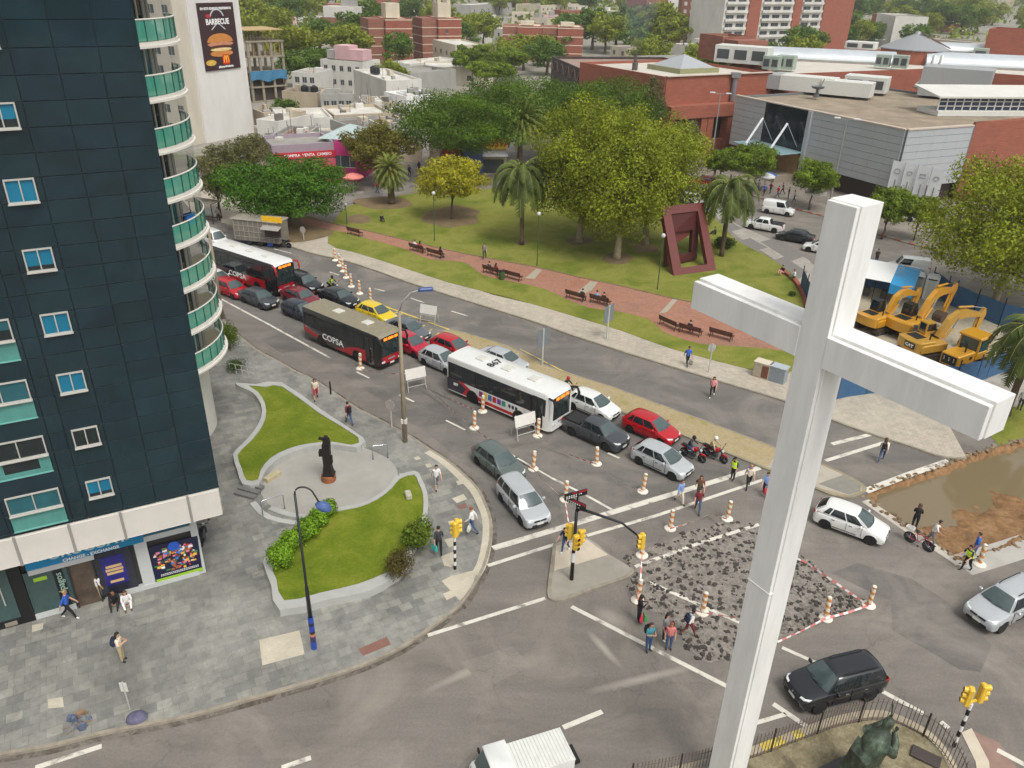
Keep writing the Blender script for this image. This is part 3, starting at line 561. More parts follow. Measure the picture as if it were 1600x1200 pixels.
for k_, (n_, zz) in enumerate(((22, .36), (20, .44))):
    for i in range(n_): pb.box((smin+.25+(smax-smin-.5)*i/n_, SO+.097, zmin+zz), ((smax-smin-.6)/n_*.75, .006, .035))
obj('poster_small_print', pb, MWT, pst)
rp = MB(); rp.lathe([(0.0, 0), (.28, 0), (.28, .01), (0, .01)], n=14); rp.xf(Matrix.Translation((smax-(smax-smin)*.5, SO+.097, zmax-.32)) @ Matrix.Rotation(R(-90), 4, 'X')); obj('poster_badge', rp, M('poster_badge_blue', S(40, 90, 190), .4), pst)
# doorway, glass bays
dz = FS(155, 935, SO)[1]
MGLS = M('shop_glass', S(62, 84, 82), .06, var=.25, scale=.9, spec=.7)
d0, d1 = FS(157, 925, SO)[0], FS(122, 940, SO)[0]
door = srect('doorway', d0, d1, .13, 2.85, M('doorway_warm_shade', S(88, 74, 62), .5, var=.55, scale=1.6), .02)  # flat slab, coloured dark to stand for the shaded interior
fr = MB(); [fr.box((s_, SO+.06, 1.5), (.07, .1, 2.75)) for s_ in (d0, d1)]; fr.box(((d0+d1)/2, SO+.06, 2.87), (d1-d0+.1, .1, .1)); obj('door_frame', fr, M('door_frame_dark', S(52, 50, 50), .4), door)
wn = srect('shop_window', FS(213, 900, SO)[0], d0-.05, .4, 2.9, M('shop_window_dark', S(42, 44, 56), .08, var=.2, spec=.7), .02)
ps = MB(); pc = (FS(213, 900, SO)[0]+d0)/2; ps.box((pc, SO+.03, 1.75), (1.0, .012, 1.7)); obj('window_poster', ps, M('poster_violet', S(44, 42, 120), .35, var=.3, scale=3), wn)
ps = MB()
for z_, w_ in ((2.0, .7), (1.8, .78), (1.6, .72), (1.1, .6)): ps.box((pc, SO+.04, z_), (w_, .01, .14))
obj('window_poster_text', ps, M('poster_gold', S(214, 176, 120), .4, var=.1), wn)
lg = srect('shop_glazing', d1+.06, FS(45, 930, SO)[0], .42, 2.85, MGLS, .02)
vb = d1+.45
lb = srect('vertical_banner', vb-.2, vb+.2, .45, 2.8, M('banner_black', S(26, 30, 34), .4, var=.1), .05, .03, lg)
text('banner_lettering', 'redpagos', .42, M('banner_green_grey', S(150, 176, 160), .5, var=0), (vb, SO+.062, 1.62), (0, 0, 1), (1, 0, 0), lb, .004, .006, 1.1)
lm = srect('lime_mark', FS(60, 905, SO)[0]-.35, FS(60, 905, SO)[0]+.2, 2.25, 2.45, M('poster_lime', S(150, 190, 50)), .04, .02, lg)
srect('shop_plinth', d1+.1, FS(45, 930, SO)[0], .13, .42, MSHOPW, .08, .15)
L0 = FS(45, 930, SO)[0]
srect('black_pier', L0+.02, L0+.5, .13, 4.3, M('black_cladding', S(26, 26, 28), .35, var=.1), .10, .2)
srect('shop_glazing', L0+.55, L0+4, .5, 3.4, MGLS, .02); srect('black_plinth', L0+.5, L0+4, .13, .5, M('black_cladding', S(26, 26, 28)), .09, .15); srect('black_lintel', L0+.5, L0+4, 3.4, 4.3, M('black_cladding', S(26, 26, 28)), .09, .15)
srect('vent_grille', L0+.75, L0+1.25, .2, .42, M('vent_beige', S(140, 132, 120), .6), .12, .04)
srect('door_handle', L0+.95, L0+1.0, 1.4, 2.6, MFRAME, .1, .05)
# round balcony stack on the right flank
BC = Vector((-23.9, 45.2)); loc0 = tw.matrix_world
def tl(p): d = Vector((p[0], p[1], 0))-TA; return (d.dot(_tu), d.dot(_tn), p[2])
MSLAB = M('balcony_white', S(222, 218, 208), .6, var=.06, scale=.8); MRGL, nt, bs = nodes('balcony_glass'); bs.inputs['Base Color'].default_value = (*S(74, 170, 148), 1); bs.inputs['Roughness'].default_value = .06; bs.inputs['Alpha'].default_value = .7; bs.inputs['Specular IOR Level'].default_value = .6
MRAIL = M('balcony_rail', S(226, 224, 214), .35, var=.04); MFLR = M('balcony_floor', S(190, 180, 152), .7, var=.08, scale=1.5); MPOST = M('balcony_post', S(34, 78, 72), .4, var=.05)
MCLR, nt, bs = nodes('wind_screen_glass'); bs.inputs['Base Color'].default_value = (*S(150, 165, 165), 1); bs.inputs['Roughness'].default_value = .04; bs.inputs['Alpha'].default_value = .32
def arc(r, a0, a1, n=26): return [(BC.x+r*math.cos(R(a0+(a1-a0)*i/n)), BC.y+r*math.sin(R(a0+(a1-a0)*i/n))) for i in range(n+1)]
A0, A1 = -62, 46
for k in range(9):
    zf = 6.0+FLH*k; sb = MB(); po = arc(5.45, A0, A1)+[(BC.x, BC.y)]
    sb.prism(po, zf-.26, zf-.015, 0, 0, True); sb.ribbon(arc(5.5, A0, A1), .1, zf-.30, 0, .12)
    sb.sheet(arc(5.25, A0, A1)+[(BC.x, BC.y)], zf, 1); sb.v = [tl(v) for v in sb.v]; s_ = obj('balcony_slab', sb, [MSLAB, MFLR], tw)
    rg = MB(); a = arc(5.38, A0, A1, 26)
    for i in range(26): rg.add([(*a[i], zf+.02), (*a[i+1], zf+.02), (*a[i+1], zf+1.0), (*a[i], zf+1.0)], [(0, 1, 2, 3)])
    rg.v = [tl(v) for v in rg.v]; rl = obj('railing', rg, MRGL, s_)
    tr = MB(); tr.tube([(*p, zf+1.03) for p in arc(5.38, A0, A1, 30)], .045, 6); tr.v = [tl(v) for v in tr.v]; obj('top_rail', tr, MRAIL, s_, True)
    pt = MB()
    for i in range(0, 27, 2): pt.box((*a[i], zf+.5), (.05, .05, .98), math.atan2(a[i][1]-BC.y, a[i][0]-BC.x))
    pt.v = [tl(v) for v in pt.v]; obj('railing_posts', pt, MPOST, s_)
    ws = MB(); e0, e1 = arc(4.15, A1, A1+1, 1)[0], arc(5.38, A1, A1+1, 1)[0]; ws.add([(*e0, zf), (*e1, zf), (*e1, zf+2.3), (*e0, zf+2.3)], [(0, 1, 2, 3)])
    b1 = arc(5.36, 20, A1, 8)
    for i in range(8): ws.add([(*b1[i], zf+1.08), (*b1[i+1], zf+1.08), (*b1[i+1], zf+2.3), (*b1[i], zf+2.3)], [(0, 1, 2, 3)])
    ws.v = [tl(v) for v in ws.v]; obj('wind_screen', ws, MCLR, s_)
    dr = MB()
    for i, (a_, b_) in enumerate(((-40, -20), (-17, 3), (6, 22))):
        p = arc(4.12, a_, b_, 3)
        for j in range(3): dr.add([(*p[j], zf+.05), (*p[j+1], zf+.05), (*p[j+1], zf+2.15), (*p[j], zf+2.15)], [(0, 1, 2, 3)])
    dr.v = [tl(v) for v in dr.v]; obj('balcony_door', dr, MDKPANE if k % 3 else MTEALPANE, s_)
    df = MB()
    for a_ in (-40, -30, -20, -17, -7, 3, 6, 14, 22): p = arc(4.16, a_, a_+1, 1)[0]; df.box((*p, zf+1.1), (.08, .08, 2.2), R(a_))
    df.v = [tl(v) for v in df.v]; obj('door_frame', df, MFRAME, s_)
iw = MB(); iw.prism(arc(4.08, -80, 100, 30)+[(BC.x-3, BC.y+3), (BC.x-3, BC.y-4)], .1, 29.5); iw.v = [tl(v) for v in iw.v]; obj('inner_wall', iw, M('balcony_inner_wall', S(205, 202, 192), .6, var=.06, scale=.6), tw)
pc = MB(); g0 = G(321, 609, .13); pc.lathe([(.22, 0), (.22, 5.7)], (g0.x, g0.y, .1), 12); pc.v = [tl(v) for v in pc.v]; obj('ground_column', pc, MSLAB, tw, True)
# things kept on the balconies
def balc(a, r, k): return Vector((BC.x+r*math.cos(R(a)), BC.y+r*math.sin(R(a)), 6.0+FLH*k+.002))
t = thing('drying_rack', 'drying rack with blue towels on a round balcony of the glass tower', 'drying rack', balc(4, 4.75, 3), R(60))
fr = MB(); [fr.tube([(x, -.3, 0), (x, .3, .95)], .015, 5) for x in (-.5, .5)]; [fr.tube([(x, .3, 0), (x, -.3, .95)], .015, 5) for x in (-.5, .5)]; [fr.tube([(-.5, y, .95), (.5, y, .95)], .012, 5) for y in (-.3, 0, .3)]; obj('frame', fr, MFRAME, t)
for x, y, w_, mt in ((-.2, -.3, .55, M('towel_blue', S(40, 120, 210), .9, var=.1)), (.2, 0, .5, M('towel_teal', S(50, 140, 160), .9, var=.1)), (.1, .3, .6, M('towel_navy', S(40, 60, 120), .9, var=.1))):
    c = MB(); c.loft([[(x-w_/2, y-.03, .45), (x+w_/2, y-.05, .5), (x+w_/2, y-.03, .5), (x-w_/2, y-.01, .45)], [(x-w_/2, y-.02, .97), (x+w_/2, y-.02, .97), (x+w_/2, y+.02, .97), (x-w_/2, y+.02, .97)], [(x-w_/2, y+.03, .5), (x+w_/2, y+.02, .55), (x+w_/2, y+.04, .55), (x-w_/2, y+.06, .5)]]); obj('towel', c, mt, t)
# ================================================================ TREES, PALMS, SHRUBS
def leafmat(name, c, tr=.3):
    if name in _MC: return _MC[name]
    m, nt, bs = nodes(name); bs.inputs['Base Color'].default_value = (*c, 1); bs.inputs['Roughness'].default_value = .55; bs.inputs['Specular IOR Level'].default_value = .25
    tl_ = nt.nodes.new('ShaderNodeBsdfTranslucent'); tl_.inputs['Color'].default_value = (c[0]*1.25, c[1]*1.25, c[2]*.7, 1)
    mx = nt.nodes.new('ShaderNodeMixShader'); mx.inputs[0].default_value = tr
    nt.links.new(bs.outputs[0], mx.inputs[1]); nt.links.new(tl_.outputs[0], mx.inputs[2]); nt.links.new(mx.outputs[0], nt.nodes['Material Output'].inputs[0])
    _MC[name] = m; return m
def leafset(name, c, spread=.28):
    return [leafmat('%s_leaf_%s' % (name, n), tuple(x*k for x in c)) for n, k in (('dark', 1-spread), ('mid', 1.0), ('light', 1+spread*1.2))]+[leafmat('%s_leaf_turned' % name, (c[0]*1.5, c[1]*1.15, c[2]*.8))]
def leaves_mesh(name, blobs, n, size, mats, seed, shell=.55, droop=0.0, turned=.025):
    rg = np.random.default_rng(seed); B = np.array(blobs, float); vol = (B[:, 3]*B[:, 4]*B[:, 5])**.66; pk = rg.choice(len(B), n, p=vol/vol.sum())
    d = rg.normal(size=(n, 3)); d /= np.linalg.norm(d, axis=1)[:, None]
    rad = shell+(1.06-shell)*rg.random(n)**.7
    lob = 1+.16*np.sin(d[:, 0]*7+pk*1.7)*np.cos(d[:, 1]*6+pk)+.10*np.sin(d[:, 2]*9+pk*2.1)
    P = B[pk, :3]+d*B[pk, 3:6]*(rad*lob)[:, None]
    nr = d+rg.normal(size=(n, 3))*.48; nr[:, 2] += .25; nr /= np.linalg.norm(nr, axis=1)[:, None]
    t = rg.normal(size=(n, 3)); t[:, 2] -= droop*3; t -= nr*(t*nr).sum(1)[:, None]; t /= np.linalg.norm(t, axis=1)[:, None]; bt = np.cross(nr, t)
    s = size*rg.uniform(.6, 1.3, n)[:, None]; w = s*.62
    V = np.stack([P-t*s*.5, P+bt*w*.5+nr*s*.06, P+t*s*.5-nr*s*.10, P-bt*w*.5+nr*s*.06], 1).reshape(-1, 3)
    me = bpy.data.meshes.new(name); me.vertices.add(4*n); me.vertices.foreach_set('co', V.ravel()); me.loops.add(4*n); me.loops.foreach_set('vertex_index', np.arange(4*n))
    me.polygons.add(n); me.polygons.foreach_set('loop_start', np.arange(0, 4*n, 4))
    base = rg.integers(0, 3, len(B))[pk]; j = rg.random(n); mi = np.where(j < .8, base, rg.integers(0, 3, n)); mi = np.where(rg.random(n) < turned, 3, mi)
    for m in mats: me.materials.append(m)
    me.polygons.foreach_set('material_index', mi.astype(np.int32)); me.update(calc_edges=True); return me
MBARK = M('bark_brown', S(96, 80, 62), .9, var=.3, scale=4); MBARKP = M('bark_pale', S(150, 138, 112), .9, var=.35, scale=3)
def trunk_mb(h, r, blobs, seed, lean=.3, limbs=7, fork=.45):
    rr = random.Random(seed); b = MB(); top = Vector((rr.uniform(-lean, lean), rr.uniform(-lean, lean), h*fork+.3*h))
    pts = [Vector((0, 0, -.1)), Vector((0, 0, h*.06)), Vector((rr.uniform(-.1, .1), rr.uniform(-.1, .1), h*.25)), top*.62, top]
    b.tube(pts, [r*1.5, r*1.1, r*.9, r*.7, r*.35], 8)
    for i in range(min(limbs, len(blobs))):
        q = Vector(blobs[i][:3]); a = pts[2].lerp(top, .25+.6*rr.random()); mid = a.lerp(q, .5)+Vector((rr.uniform(-.4, .4), rr.uniform(-.4, .4), .2))
        b.tube([a, mid, q], [r*.5, r*.33, r*.12], 5)
    return b
def crown_blobs(w, h0, h1, k, seed, flat=1.0, rmin=.28, rmax=.42):
    rr = random.Random(seed); out = []; cz = (h0+h1)/2; hh = (h1-h0)/2
    for i in range(k):
        z = 1-2*(i+.5)/k; a = i*2.39996+rr.uniform(-.3, .3); q = math.sqrt(max(0, 1-z*z)); f = rr.uniform(.52, .74)
        r = w/2*rr.uniform(rmin, rmax)*1.25
        out.append((math.cos(a)*q*w/2*f, math.sin(a)*q*w/2*f, cz+z*hh*f*flat, r, r, r*min(1, hh/(w/2))*rr.uniform(.8, 1)))
    o2 = [(0, 0, cz, w*.3, w*.3, hh*.6)]
    for b in out:
        o2.append((b[0], b[1], b[2], b[3]*.8, b[4]*.8, b[5]*.8))
        for j in range(5):
            a = rr.uniform(0, 6.283); e = rr.uniform(-.5, 1.3); q = rr.uniform(.36, .56); o2.append((b[0]+b[3]*.78*math.cos(a)*math.cos(e), b[1]+b[4]*.78*math.sin(a)*math.cos(e), b[2]+b[5]*.8*math.sin(e), b[3]*q, b[4]*q, b[5]*q))
    return o2
STY = {   # leaf colour, bark, leaf size, blobs, leaves, trunk radius
 'plane': (S(130, 140, 36), MBARKP, .25, 22, 36000, .2), 'tipa': (S(82, 108, 28), MBARK, .28, 20, 26000, .3), 'ombu': (S(74, 112, 26), MBARK, .26, 24, 28000, .34),
 'yellow': (S(164, 160, 42), MBARK, .27, 15, 12000, .18), 'wispy': (S(104, 104, 62), MBARK, .24, 12, 7500, .16), 'street': (S(108, 128, 36), MBARK, .28, 11, 8500, .16), 'rusty': (S(116, 112, 44), MBARK, .30, 16, 14000, .26)}
LS = {k: leafset(k, v[0]) for k, v in STY.items()}
def tree(label, style, base, top, width, h0=None, seed=1, cat='tree', group=None, name=None, z=.13, dens=1.0, leaf=1.0, blobs=None, off=(0, 0)):
    g = G(*base, z); h = top_z(g, top)-z; sc = (Vector((g.x, g.y, CAMH-h*.6))).length; W = width/FPX*sc
    c, bark, ls, k, n, tr = STY[style]; h0 = h*.3 if h0 is None else h0
    t = thing(name or (style+'_tree' if style in ('plane', 'yellow', 'street') else {'tipa': 'spreading_tree', 'ombu': 'dense_tree', 'wispy': 'feathery_tree', 'rusty': 'rusty_tree'}[style]), label, cat, g, 0, group)
    bl = crown_blobs(W*.98, h0, h*.99, k, seed); bl = [(b[0]+off[0], b[1]+off[1], *b[2:]) for b in bl]
    obj('trunk', trunk_mb(h*.62, tr*(h/9), bl, seed), bark, t, True)
    o = obj('crown', leaves_mesh('crown', bl, int(n*dens), ls*leaf*1.05, LS[style], seed, droop=.3 if style == 'wispy' else 0), [], t); return t
tree('round dense dark green tree at the corner behind the food truck', 'ombu', (452, 352), 246, 184, 1.2, 11, dens=1.25)
tree('feathery olive tree left of the round dense tree', 'wispy', (345, 340), 222, 78, 1.5, 12, dens=1.3)
tree('pale feathery tree in front of the white tower block', 'wispy', (392, 296), 206, 76, 2.5, 13)
tree('small rusty green tree at left end of the dark tree group', 'rusty', (592, 290), 190, 104, 2, 14)
tree('wide dark tree left of the tall date palm', 'tipa', (716, 278), 138, 200, 3, 15, dens=1.2)
tree('long low dark tree right behind the date palm', 'tipa', (866, 247), 119, 190, 3, 16, dens=1.2)
tree('dark tree between the date palm and the big plane trees', 'tipa', (945, 260), 126, 175, 3, 17)
tree('far dark tree rising above the middle of the dark tree group', 'tipa', (780, 260), 118, 165, 3, 18)
tree('yellow green tree on the park lawn', 'yellow', (706, 342), 243, 116, 2.2, 19)
tree('biggest light green plane tree on the park lawn, tallest of its clump', 'plane', (905, 378), 150, 180, 1.6, 20, dens=1.3)
tree('pale trunked plane tree nearest the red path', 'plane', (964, 404), 168, 178, 2.0, 21, dens=1.25)
tree('plane tree of the lawn clump closest to the red sculpture', 'plane', (1008, 382), 178, 165, 1.8, 22, dens=1.1)
tree('thin dark feathery tree against the long brick wall', 'wispy', (1005, 250), 118, 56, 5, 23)
tree('grey green feathery tree right behind the plane trees', 'wispy', (1062, 290), 180, 66, 2.5, 30)
tree('small round street tree left of the grey building entrance', 'street', (1122, 292), 230, 48, 2.2, 24)
tree('wide street tree in front of the grey building wall', 'street', (1166, 303), 224, 86, 2.4, 25, dens=1.3)
tree('street tree below the glass entrance of the grey building', 'street', (1264, 326), 248, 74, 2.2, 26)
tree('thin street tree below the white banners', 'street', (1378, 372), 288, 62, 1.6, 27)
tree('low street tree beside the big plane tree on the right', 'street', (1428, 374), 305, 60, 2, 28)
tree('big plane tree at the right edge beside the blue fence', 'plane', (1552, 478), 238, 250, 1.4, 29, dens=1.4)
tree('bright plane tree at the right edge behind the big one', 'plane', (1625, 420), 240, 120, 2.5, 31)
for i, (bx, by, tp, w_) in enumerate(((738, 132, 68, 66), (800, 128, 72, 62), (770, 150, 95, 70))):
    tree(('mid green tree behind the dark tree group, leftmost of three', 'mid green tree behind the dark tree group, rightmost of three', 'mid green tree behind the dark tree group, nearest of three')[i], 'street', (bx, by), tp, w_, 4, 40+i, dens=1.1, leaf=1.9)
# shrubs
def shrub(label, base, wpx, top, style, seed, n=2200, leaf=.10, z=.5):
    g = G(*base, z); h = top_z(g, top)-z; W = wpx/FPX*Vector((g.x, g.y, CAMH)).length; t = thing('shrub', label, 'shrub', g)
    rr = random.Random(seed); bl = [(rr.uniform(-.2, .2)*W, rr.uniform(-.2, .2)*W, h*rr.uniform(.35, .7), W*.26, W*.26, h*.3) for _ in range(12)]+[(0, 0, h*.35, W*.42, W*.42, h*.4)]
    st = MB(); [st.tube([(0, 0, -.1), (b[0]*.5, b[1]*.5, b[2]*.5), b[:3]], [.03, .022, .01], 5) for b in bl[:6]]; obj('stem', st, MBARK, t)
    obj('foliage', leaves_mesh('foliage', bl, n, leaf, style, seed, .4), [], t); return t
SH = leafset('hydrangea', S(116, 152, 36), .35); SHD = leafset('loose_shrub', S(96, 116, 36)); SHR = leafset('brown_shrub', S(96, 86, 44)); SHK = leafset('dark_shrub', S(70, 92, 36))
for i, (bx, by, w_, tp, lb) in enumerate(((440, 886, 44, 848, 'bright green round shrub at lower left end of the shrub row'), (452, 862, 38, 832, 'darker round shrub, second from the lower end of the shrub row'), (470, 848, 34, 822, 'round shrub behind the curved street lamp pole in the shrub row'), (484, 836, 42, 806, 'large round shrub in the middle of the shrub row'), (499, 820, 34, 796, 'round shrub, second from the upper end of the shrub row'), (513, 804, 32, 780, 'small round shrub at upper right end of the shrub row'))):
    shrub(lb, (bx, by), w_, tp, SH, 50+i, 2600, .13)['group'] = 'shrub row on the lower planter'
shrub('loose spiky green shrub at right edge of lower planter', (652, 856), 58, 806, SHD, 60, 2600, .16)
shrub('dark brownish shrub at lower right corner of planter', (624, 898), 60, 856, SHR, 61, 3000, .10)
shrub('green bush growing at the foot of the round balconies', (358, 545), 40, 498, SHD, 62, 2600, .14, .13)
shrub('low bush beside the small fence behind the tower', (370, 578), 40, 562, SHK, 63, 1500, .10, .13)
shrub('round clipped bush right behind the red sculpture', (1132, 386), 36, 370, SHK, 64, 2200, .2, .15)
shrub('low shrub on the lawn left of the blue hoarding', (1238, 462), 14, 455, SHK, 65, 400, .15, .15)
# palms
def frond(b, o, a, el, L, droop, wl, nl, rr, mi):
    P = []; d = Vector((math.cos(a)*math.cos(el), math.sin(a)*math.cos(el), math.sin(el))); p = Vector(o)
    N = 8
    for i in range(N+1):
        P.append(p.copy()); p = p+d*(L/N); d.z -= droop/N*(1+i*.25); d.normalize()
    b.tube(P, [.045*(1-.8*i/N) for i in range(N+1)], 4, 3)
    for i in range(nl):
        f = (i+1.2)/(nl+1)*N; k = min(int(f), N-1); q = P[k].lerp(P[k+1], f-k); t = (P[k+1]-P[k]).normalized(); s = t.cross(Vector((0, 0, 1)))
        if s.length < .1: s = Vector((math.sin(a), -math.cos(a), 0))
        s.normalize(); w = wl*math.sin(math.pi*min(1, .18+.8*(i/nl)))**.6*rr.uniform(.8, 1.1)
        for sg in (-1, 1):
            e = q+s*sg*w+t*w*.5+Vector((0, 0, -w*rr.uniform(.25, .6))); h = t*.075*(L/3)
            b.add([q-h, q+h, e], [(0, 1, 2)], mi)
def palm(label, base, top, kind, seed, z=.15, crown=None):
    g = G(*base, z); h = top_z(g, top)-z; rr = random.Random(seed); t = thing('date_palm' if kind == 'date' else 'feather_palm', label, 'palm', g)
    tr = MB(); L = crown or (3.2 if kind == 'date' else 2.9); hc = h-L*(.62 if kind == 'date' else .42)
    ln = Vector((rr.uniform(-.3, .3), rr.uniform(-.3, .3), 0)); r0 = .42 if kind == 'date' else .24; pts = [ln*(i/10)**2+Vector((0, 0, hc*i/10)) for i in range(11)]
    tr.tube(pts, [r0*(1.25 if i == 0 else 1.0+.06*(i % 2)) for i in range(11)], 10); obj('trunk', tr, MBARK, t, True); o = pts[-1]
    cr = MB(); nf = 95 if kind == 'date' else 38
    for i in range(nf):
        u = (i+.5)/nf; a = i*2.39996
        if kind == 'date': frond(cr, o+Vector((0, 0, .3*(1-u))), a, R(80-118*u**.9), L*rr.uniform(.85, 1.08), .95, .42, 22, rr, rr.choice((0, 1, 1, 2)))
        else: frond(cr, o+Vector((0, 0, .2)), a, R(74-78*u), L*rr.uniform(.85, 1.1), 2.5, .85, 26, rr, rr.choice((0, 1, 2, 2)))
    c = S(114, 126, 58) if kind == 'date' else S(80, 94, 44)
    obj('fronds', cr, leafset('date_frond' if kind == 'date' else 'feather_frond', c)[:3]+[M('frond_stalk', S(150, 140, 70), .6)], t)
    if kind == 'date':
        fb = MB()
        for i in range(14): a = i*2.4; p = o+Vector((math.cos(a)*.8, math.sin(a)*.8, -.1+rr.uniform(-.3, .5))); fb.lathe([(0, -.35), (.16, -.2), (.2, 0), (.1, .2), (0, .3)], p, 6)
        obj('fruit_bunches', fb, M('palm_fruit', S(190, 110, 40), .7, var=.2), t)
    return t
palm('tall date palm with orange fruit in front of the dark trees', (811, 271), 160, 'date', 70, crown=4.7)
palm('short bushy date palm behind the yellow green tree', (612, 318), 248, 'date', 71, crown=2.9)
palm('drooping feather palm in the middle of the park lawn', (815, 382), 248, 'feather', 72, crown=5.0)
palm('feather palm right behind the red sculpture', (1127, 400), 272, 'feather', 73, crown=4.8)
palm('feather palm at the right edge below the yellow machines', (1572, 648), 498, 'feather', 74, crown=4.2)
# ================================================================ MALL, SHOPS AND THE CITY BEHIND
def mat_brick(name, c, band=0.0):
    if name in _MC: return _MC[name]
    m, nt, bs = nodes(name); v = coord(nt, 'World', (1, 1, 3)); f = noise(nt, v, .5, 6, .7); g = noise(nt, coord(nt, 'World', (.4, .4, 6)), 2.0, 3, .6)
    x = ramp(nt, f, [(.3, tuple(k*.82 for k in c)), (.7, tuple(k*1.15 for k in c))]); x = mix(nt, 1.0, x, ramp(nt, g, [(.35, gray(.86)), (.65, gray(1.1))]), 'MULTIPLY')
    nt.links.new(x, bs.inputs['Base Color']); bs.inputs['Roughness'].default_value = .85; _MC[name] = m; return m
def mat_wall(name, c, st=.18):
    if name in _MC: return _MC[name]
    m, nt, bs = nodes(name); a = ramp(nt, noise(nt, coord(nt, 'World', (1, 1, .35)), .35, 6, .7), [(.3, tuple(k*(1-st) for k in c)), (.7, tuple(min(.95, k*(1+st*.6)) for k in c))])
    nt.links.new(a, bs.inputs['Base Color']); bs.inputs['Roughness'].default_value = .85; _MC[name] = m; return m
BRK = mat_brick('brick_red', S(146, 84, 68)); BRK2 = mat_brick('brick_brown', S(140, 92, 76)); BRK3 = mat_brick('brick_orange', S(148, 86, 67))
WHT = mat_wall('render_white', S(205, 202, 194)); CRM = mat_wall('render_cream', S(196, 186, 166)); GRY = mat_wall('render_grey', S(160, 158, 152)); PNK = mat_wall('render_pink', S(206, 168, 170)); BEI = mat_wall('render_beige', S(180, 166, 144))
RFW = mat_wall('roof_pale', S(206, 202, 192), .28); RFG = mat_wall('roof_grey', S(150, 146, 138), .3); RFB = mat_wall('roof_gravel', S(148, 134, 114), .38); RFD = mat_wall('roof_dark', S(112, 108, 102), .3)
WGL = M('city_window_glass', S(62, 68, 74), .12, var=.3, scale=.3, spec=.6); BAND = M('floor_band_cream', S(205, 188, 164), .8, var=.1); MMET = M('roof_metal', S(176, 180, 182), .4, .3, .1)
_wm = {}
def wmesh(w, h, mat, d=.08):
    k = (w, h, mat.name)
    if k not in _wm:
        b = MB(); b.box((0, -.01, 0), (w, d*.5, h)); b.box((0, -.02, -h/2-.04), (w+.1, d, .08), mi=1); b.box((0, -.022, 0), (.05, d*.6, h), mi=1); _wm[k] = b.mesh('window', [mat, WHT])
    return _wm[k]
def wgrid(t, x0, x1, zs, n, w, h, mat=None, face='front', W=0, D=0, skip=0.0):
    for z in zs:
        for i in range(n):
            if random.random() < skip: continue
            s = x0+(x1-x0)*(i+.5)/n; o = obj('window', wmesh(w, h, mat or WGL), [], t)
            if face == 'front': o.location = (s, 0, z)
            elif face == 'left': o.location = (0, s, z); o.rotation_euler = (0, 0, -math.pi/2)
            else: o.location = (W, s, z); o.rotation_euler = (0, 0, math.pi/2)
def frame2(a, b, z):     # a, b = picture points of the left and right end of the roof edge, z = its height
    p, q = G(*a, z), G(*b, z); d = q-p; return Vector((p.x, p.y, 0)), math.atan2(d.y, d.x), Vector((d.x, d.y)).length
def blk(name, label, cat, a, b, z, depth, wall, roof=None, rows=0, cols=0, ws=(1.2, 1.3), group=None, par=.5, zb=0.0, side=None, wmat=None, skip=0.0, W=None, bands=False, zr=None):
    p, rz, w = frame2(a, b, z if zr is None else zr); w = W or w; p.z = zb; t = thing(name, label, cat, p, rz, group); h = z-zb
    m = MB()
    for c, d in (((w/2, .15, h/2), (w, .3, h)), ((w/2, depth-.15, h/2), (w, .3, h)), ((.15, depth/2, h/2), (.3, depth-.6, h)), ((w-.15, depth/2, h/2), (.3, depth-.6, h))): m.box(c, d)
    obj('wall', m, wall, t); obj('roof', MB().box((w/2, depth/2, h-par-.1), (w-.6, depth-.6, .2)), roof or RFG, t)
    if rows:
        fl = (h-.6)/rows; zs = [fl*(i+.55)+.2 for i in range(rows)]
        if cols: wgrid(t, .4, w-.4, zs, cols, ws[0], ws[1], wmat, skip=skip)
        if side: wgrid(t, .8, depth-.8, zs, side[1], ws[0], ws[1], wmat, side[0], w, depth, skip)
        if bands:
            for i in range(rows+1):
                bm_ = MB(); zz = .2+fl*i
                bm_.box((w/2, depth/2, zz), (w+.16, depth+.16, .28)); obj('floor_band', bm_, BAND, t)
    return t, w, h
def top_box(t, x, y, z, d, mat, name='roof_block'): return obj(name, MB().bbox((x, y, z+d[2]/2), d, .03), mat, t)
# ---- brick apartment blocks
for i, (a, c, z, dep, lb) in enumerate((((602, 29), (643, 29), 13.2, 14, 'brick apartment block with pale floor bands, left of the pair'), ((685, 28), (721, 28), 13.2, 14, 'brick apartment block with pale floor bands, right of the pair'), ((809, 40), (847, 41), 11, 15, 'long brick apartment block with pale bands behind the dark trees, left wing'), ((872, 42), (912, 43), 11, 15, 'long brick apartment block with pale bands behind the dark trees, right wing'))):
    t, w, h = blk('brick_apartments', lb, 'apartments', a, c, z, dep, BRK, RFG, 5 if i < 2 else 4, 0, bands=True, group='brick apartment blocks')
    l = obj('stair_tower', MB().box((-2.6, dep*.45, h*.5-.1), (5.0, dep*.7, h-.2)), BRK2, t)
    for k in range(1, 5): obj('floor_band', MB().box((-2.6, dep*.45, .2+k*(h-.6)/(5 if i < 2 else 4)), (5.12, dep*.7+.12, .26)), BAND, t)
    wgrid(t, .8, 5, [(h-.6)/5*(k+.55)+.2 for k in range(4)], 1, .8, 1.0)
    top_box(t, w*.4, dep*.4, h, (4.5, 5, 4.2 if i < 2 else 1.2), CRM)
    if i == 1: [obj('tower_leg', MB().box((w*.4+dx, dep*.4+dy, h+6.4), (1.2, 1.2, 4.5)), CRM, t) for dx in (-1.6, 1.6) for dy in (-1.6, 1.6)]
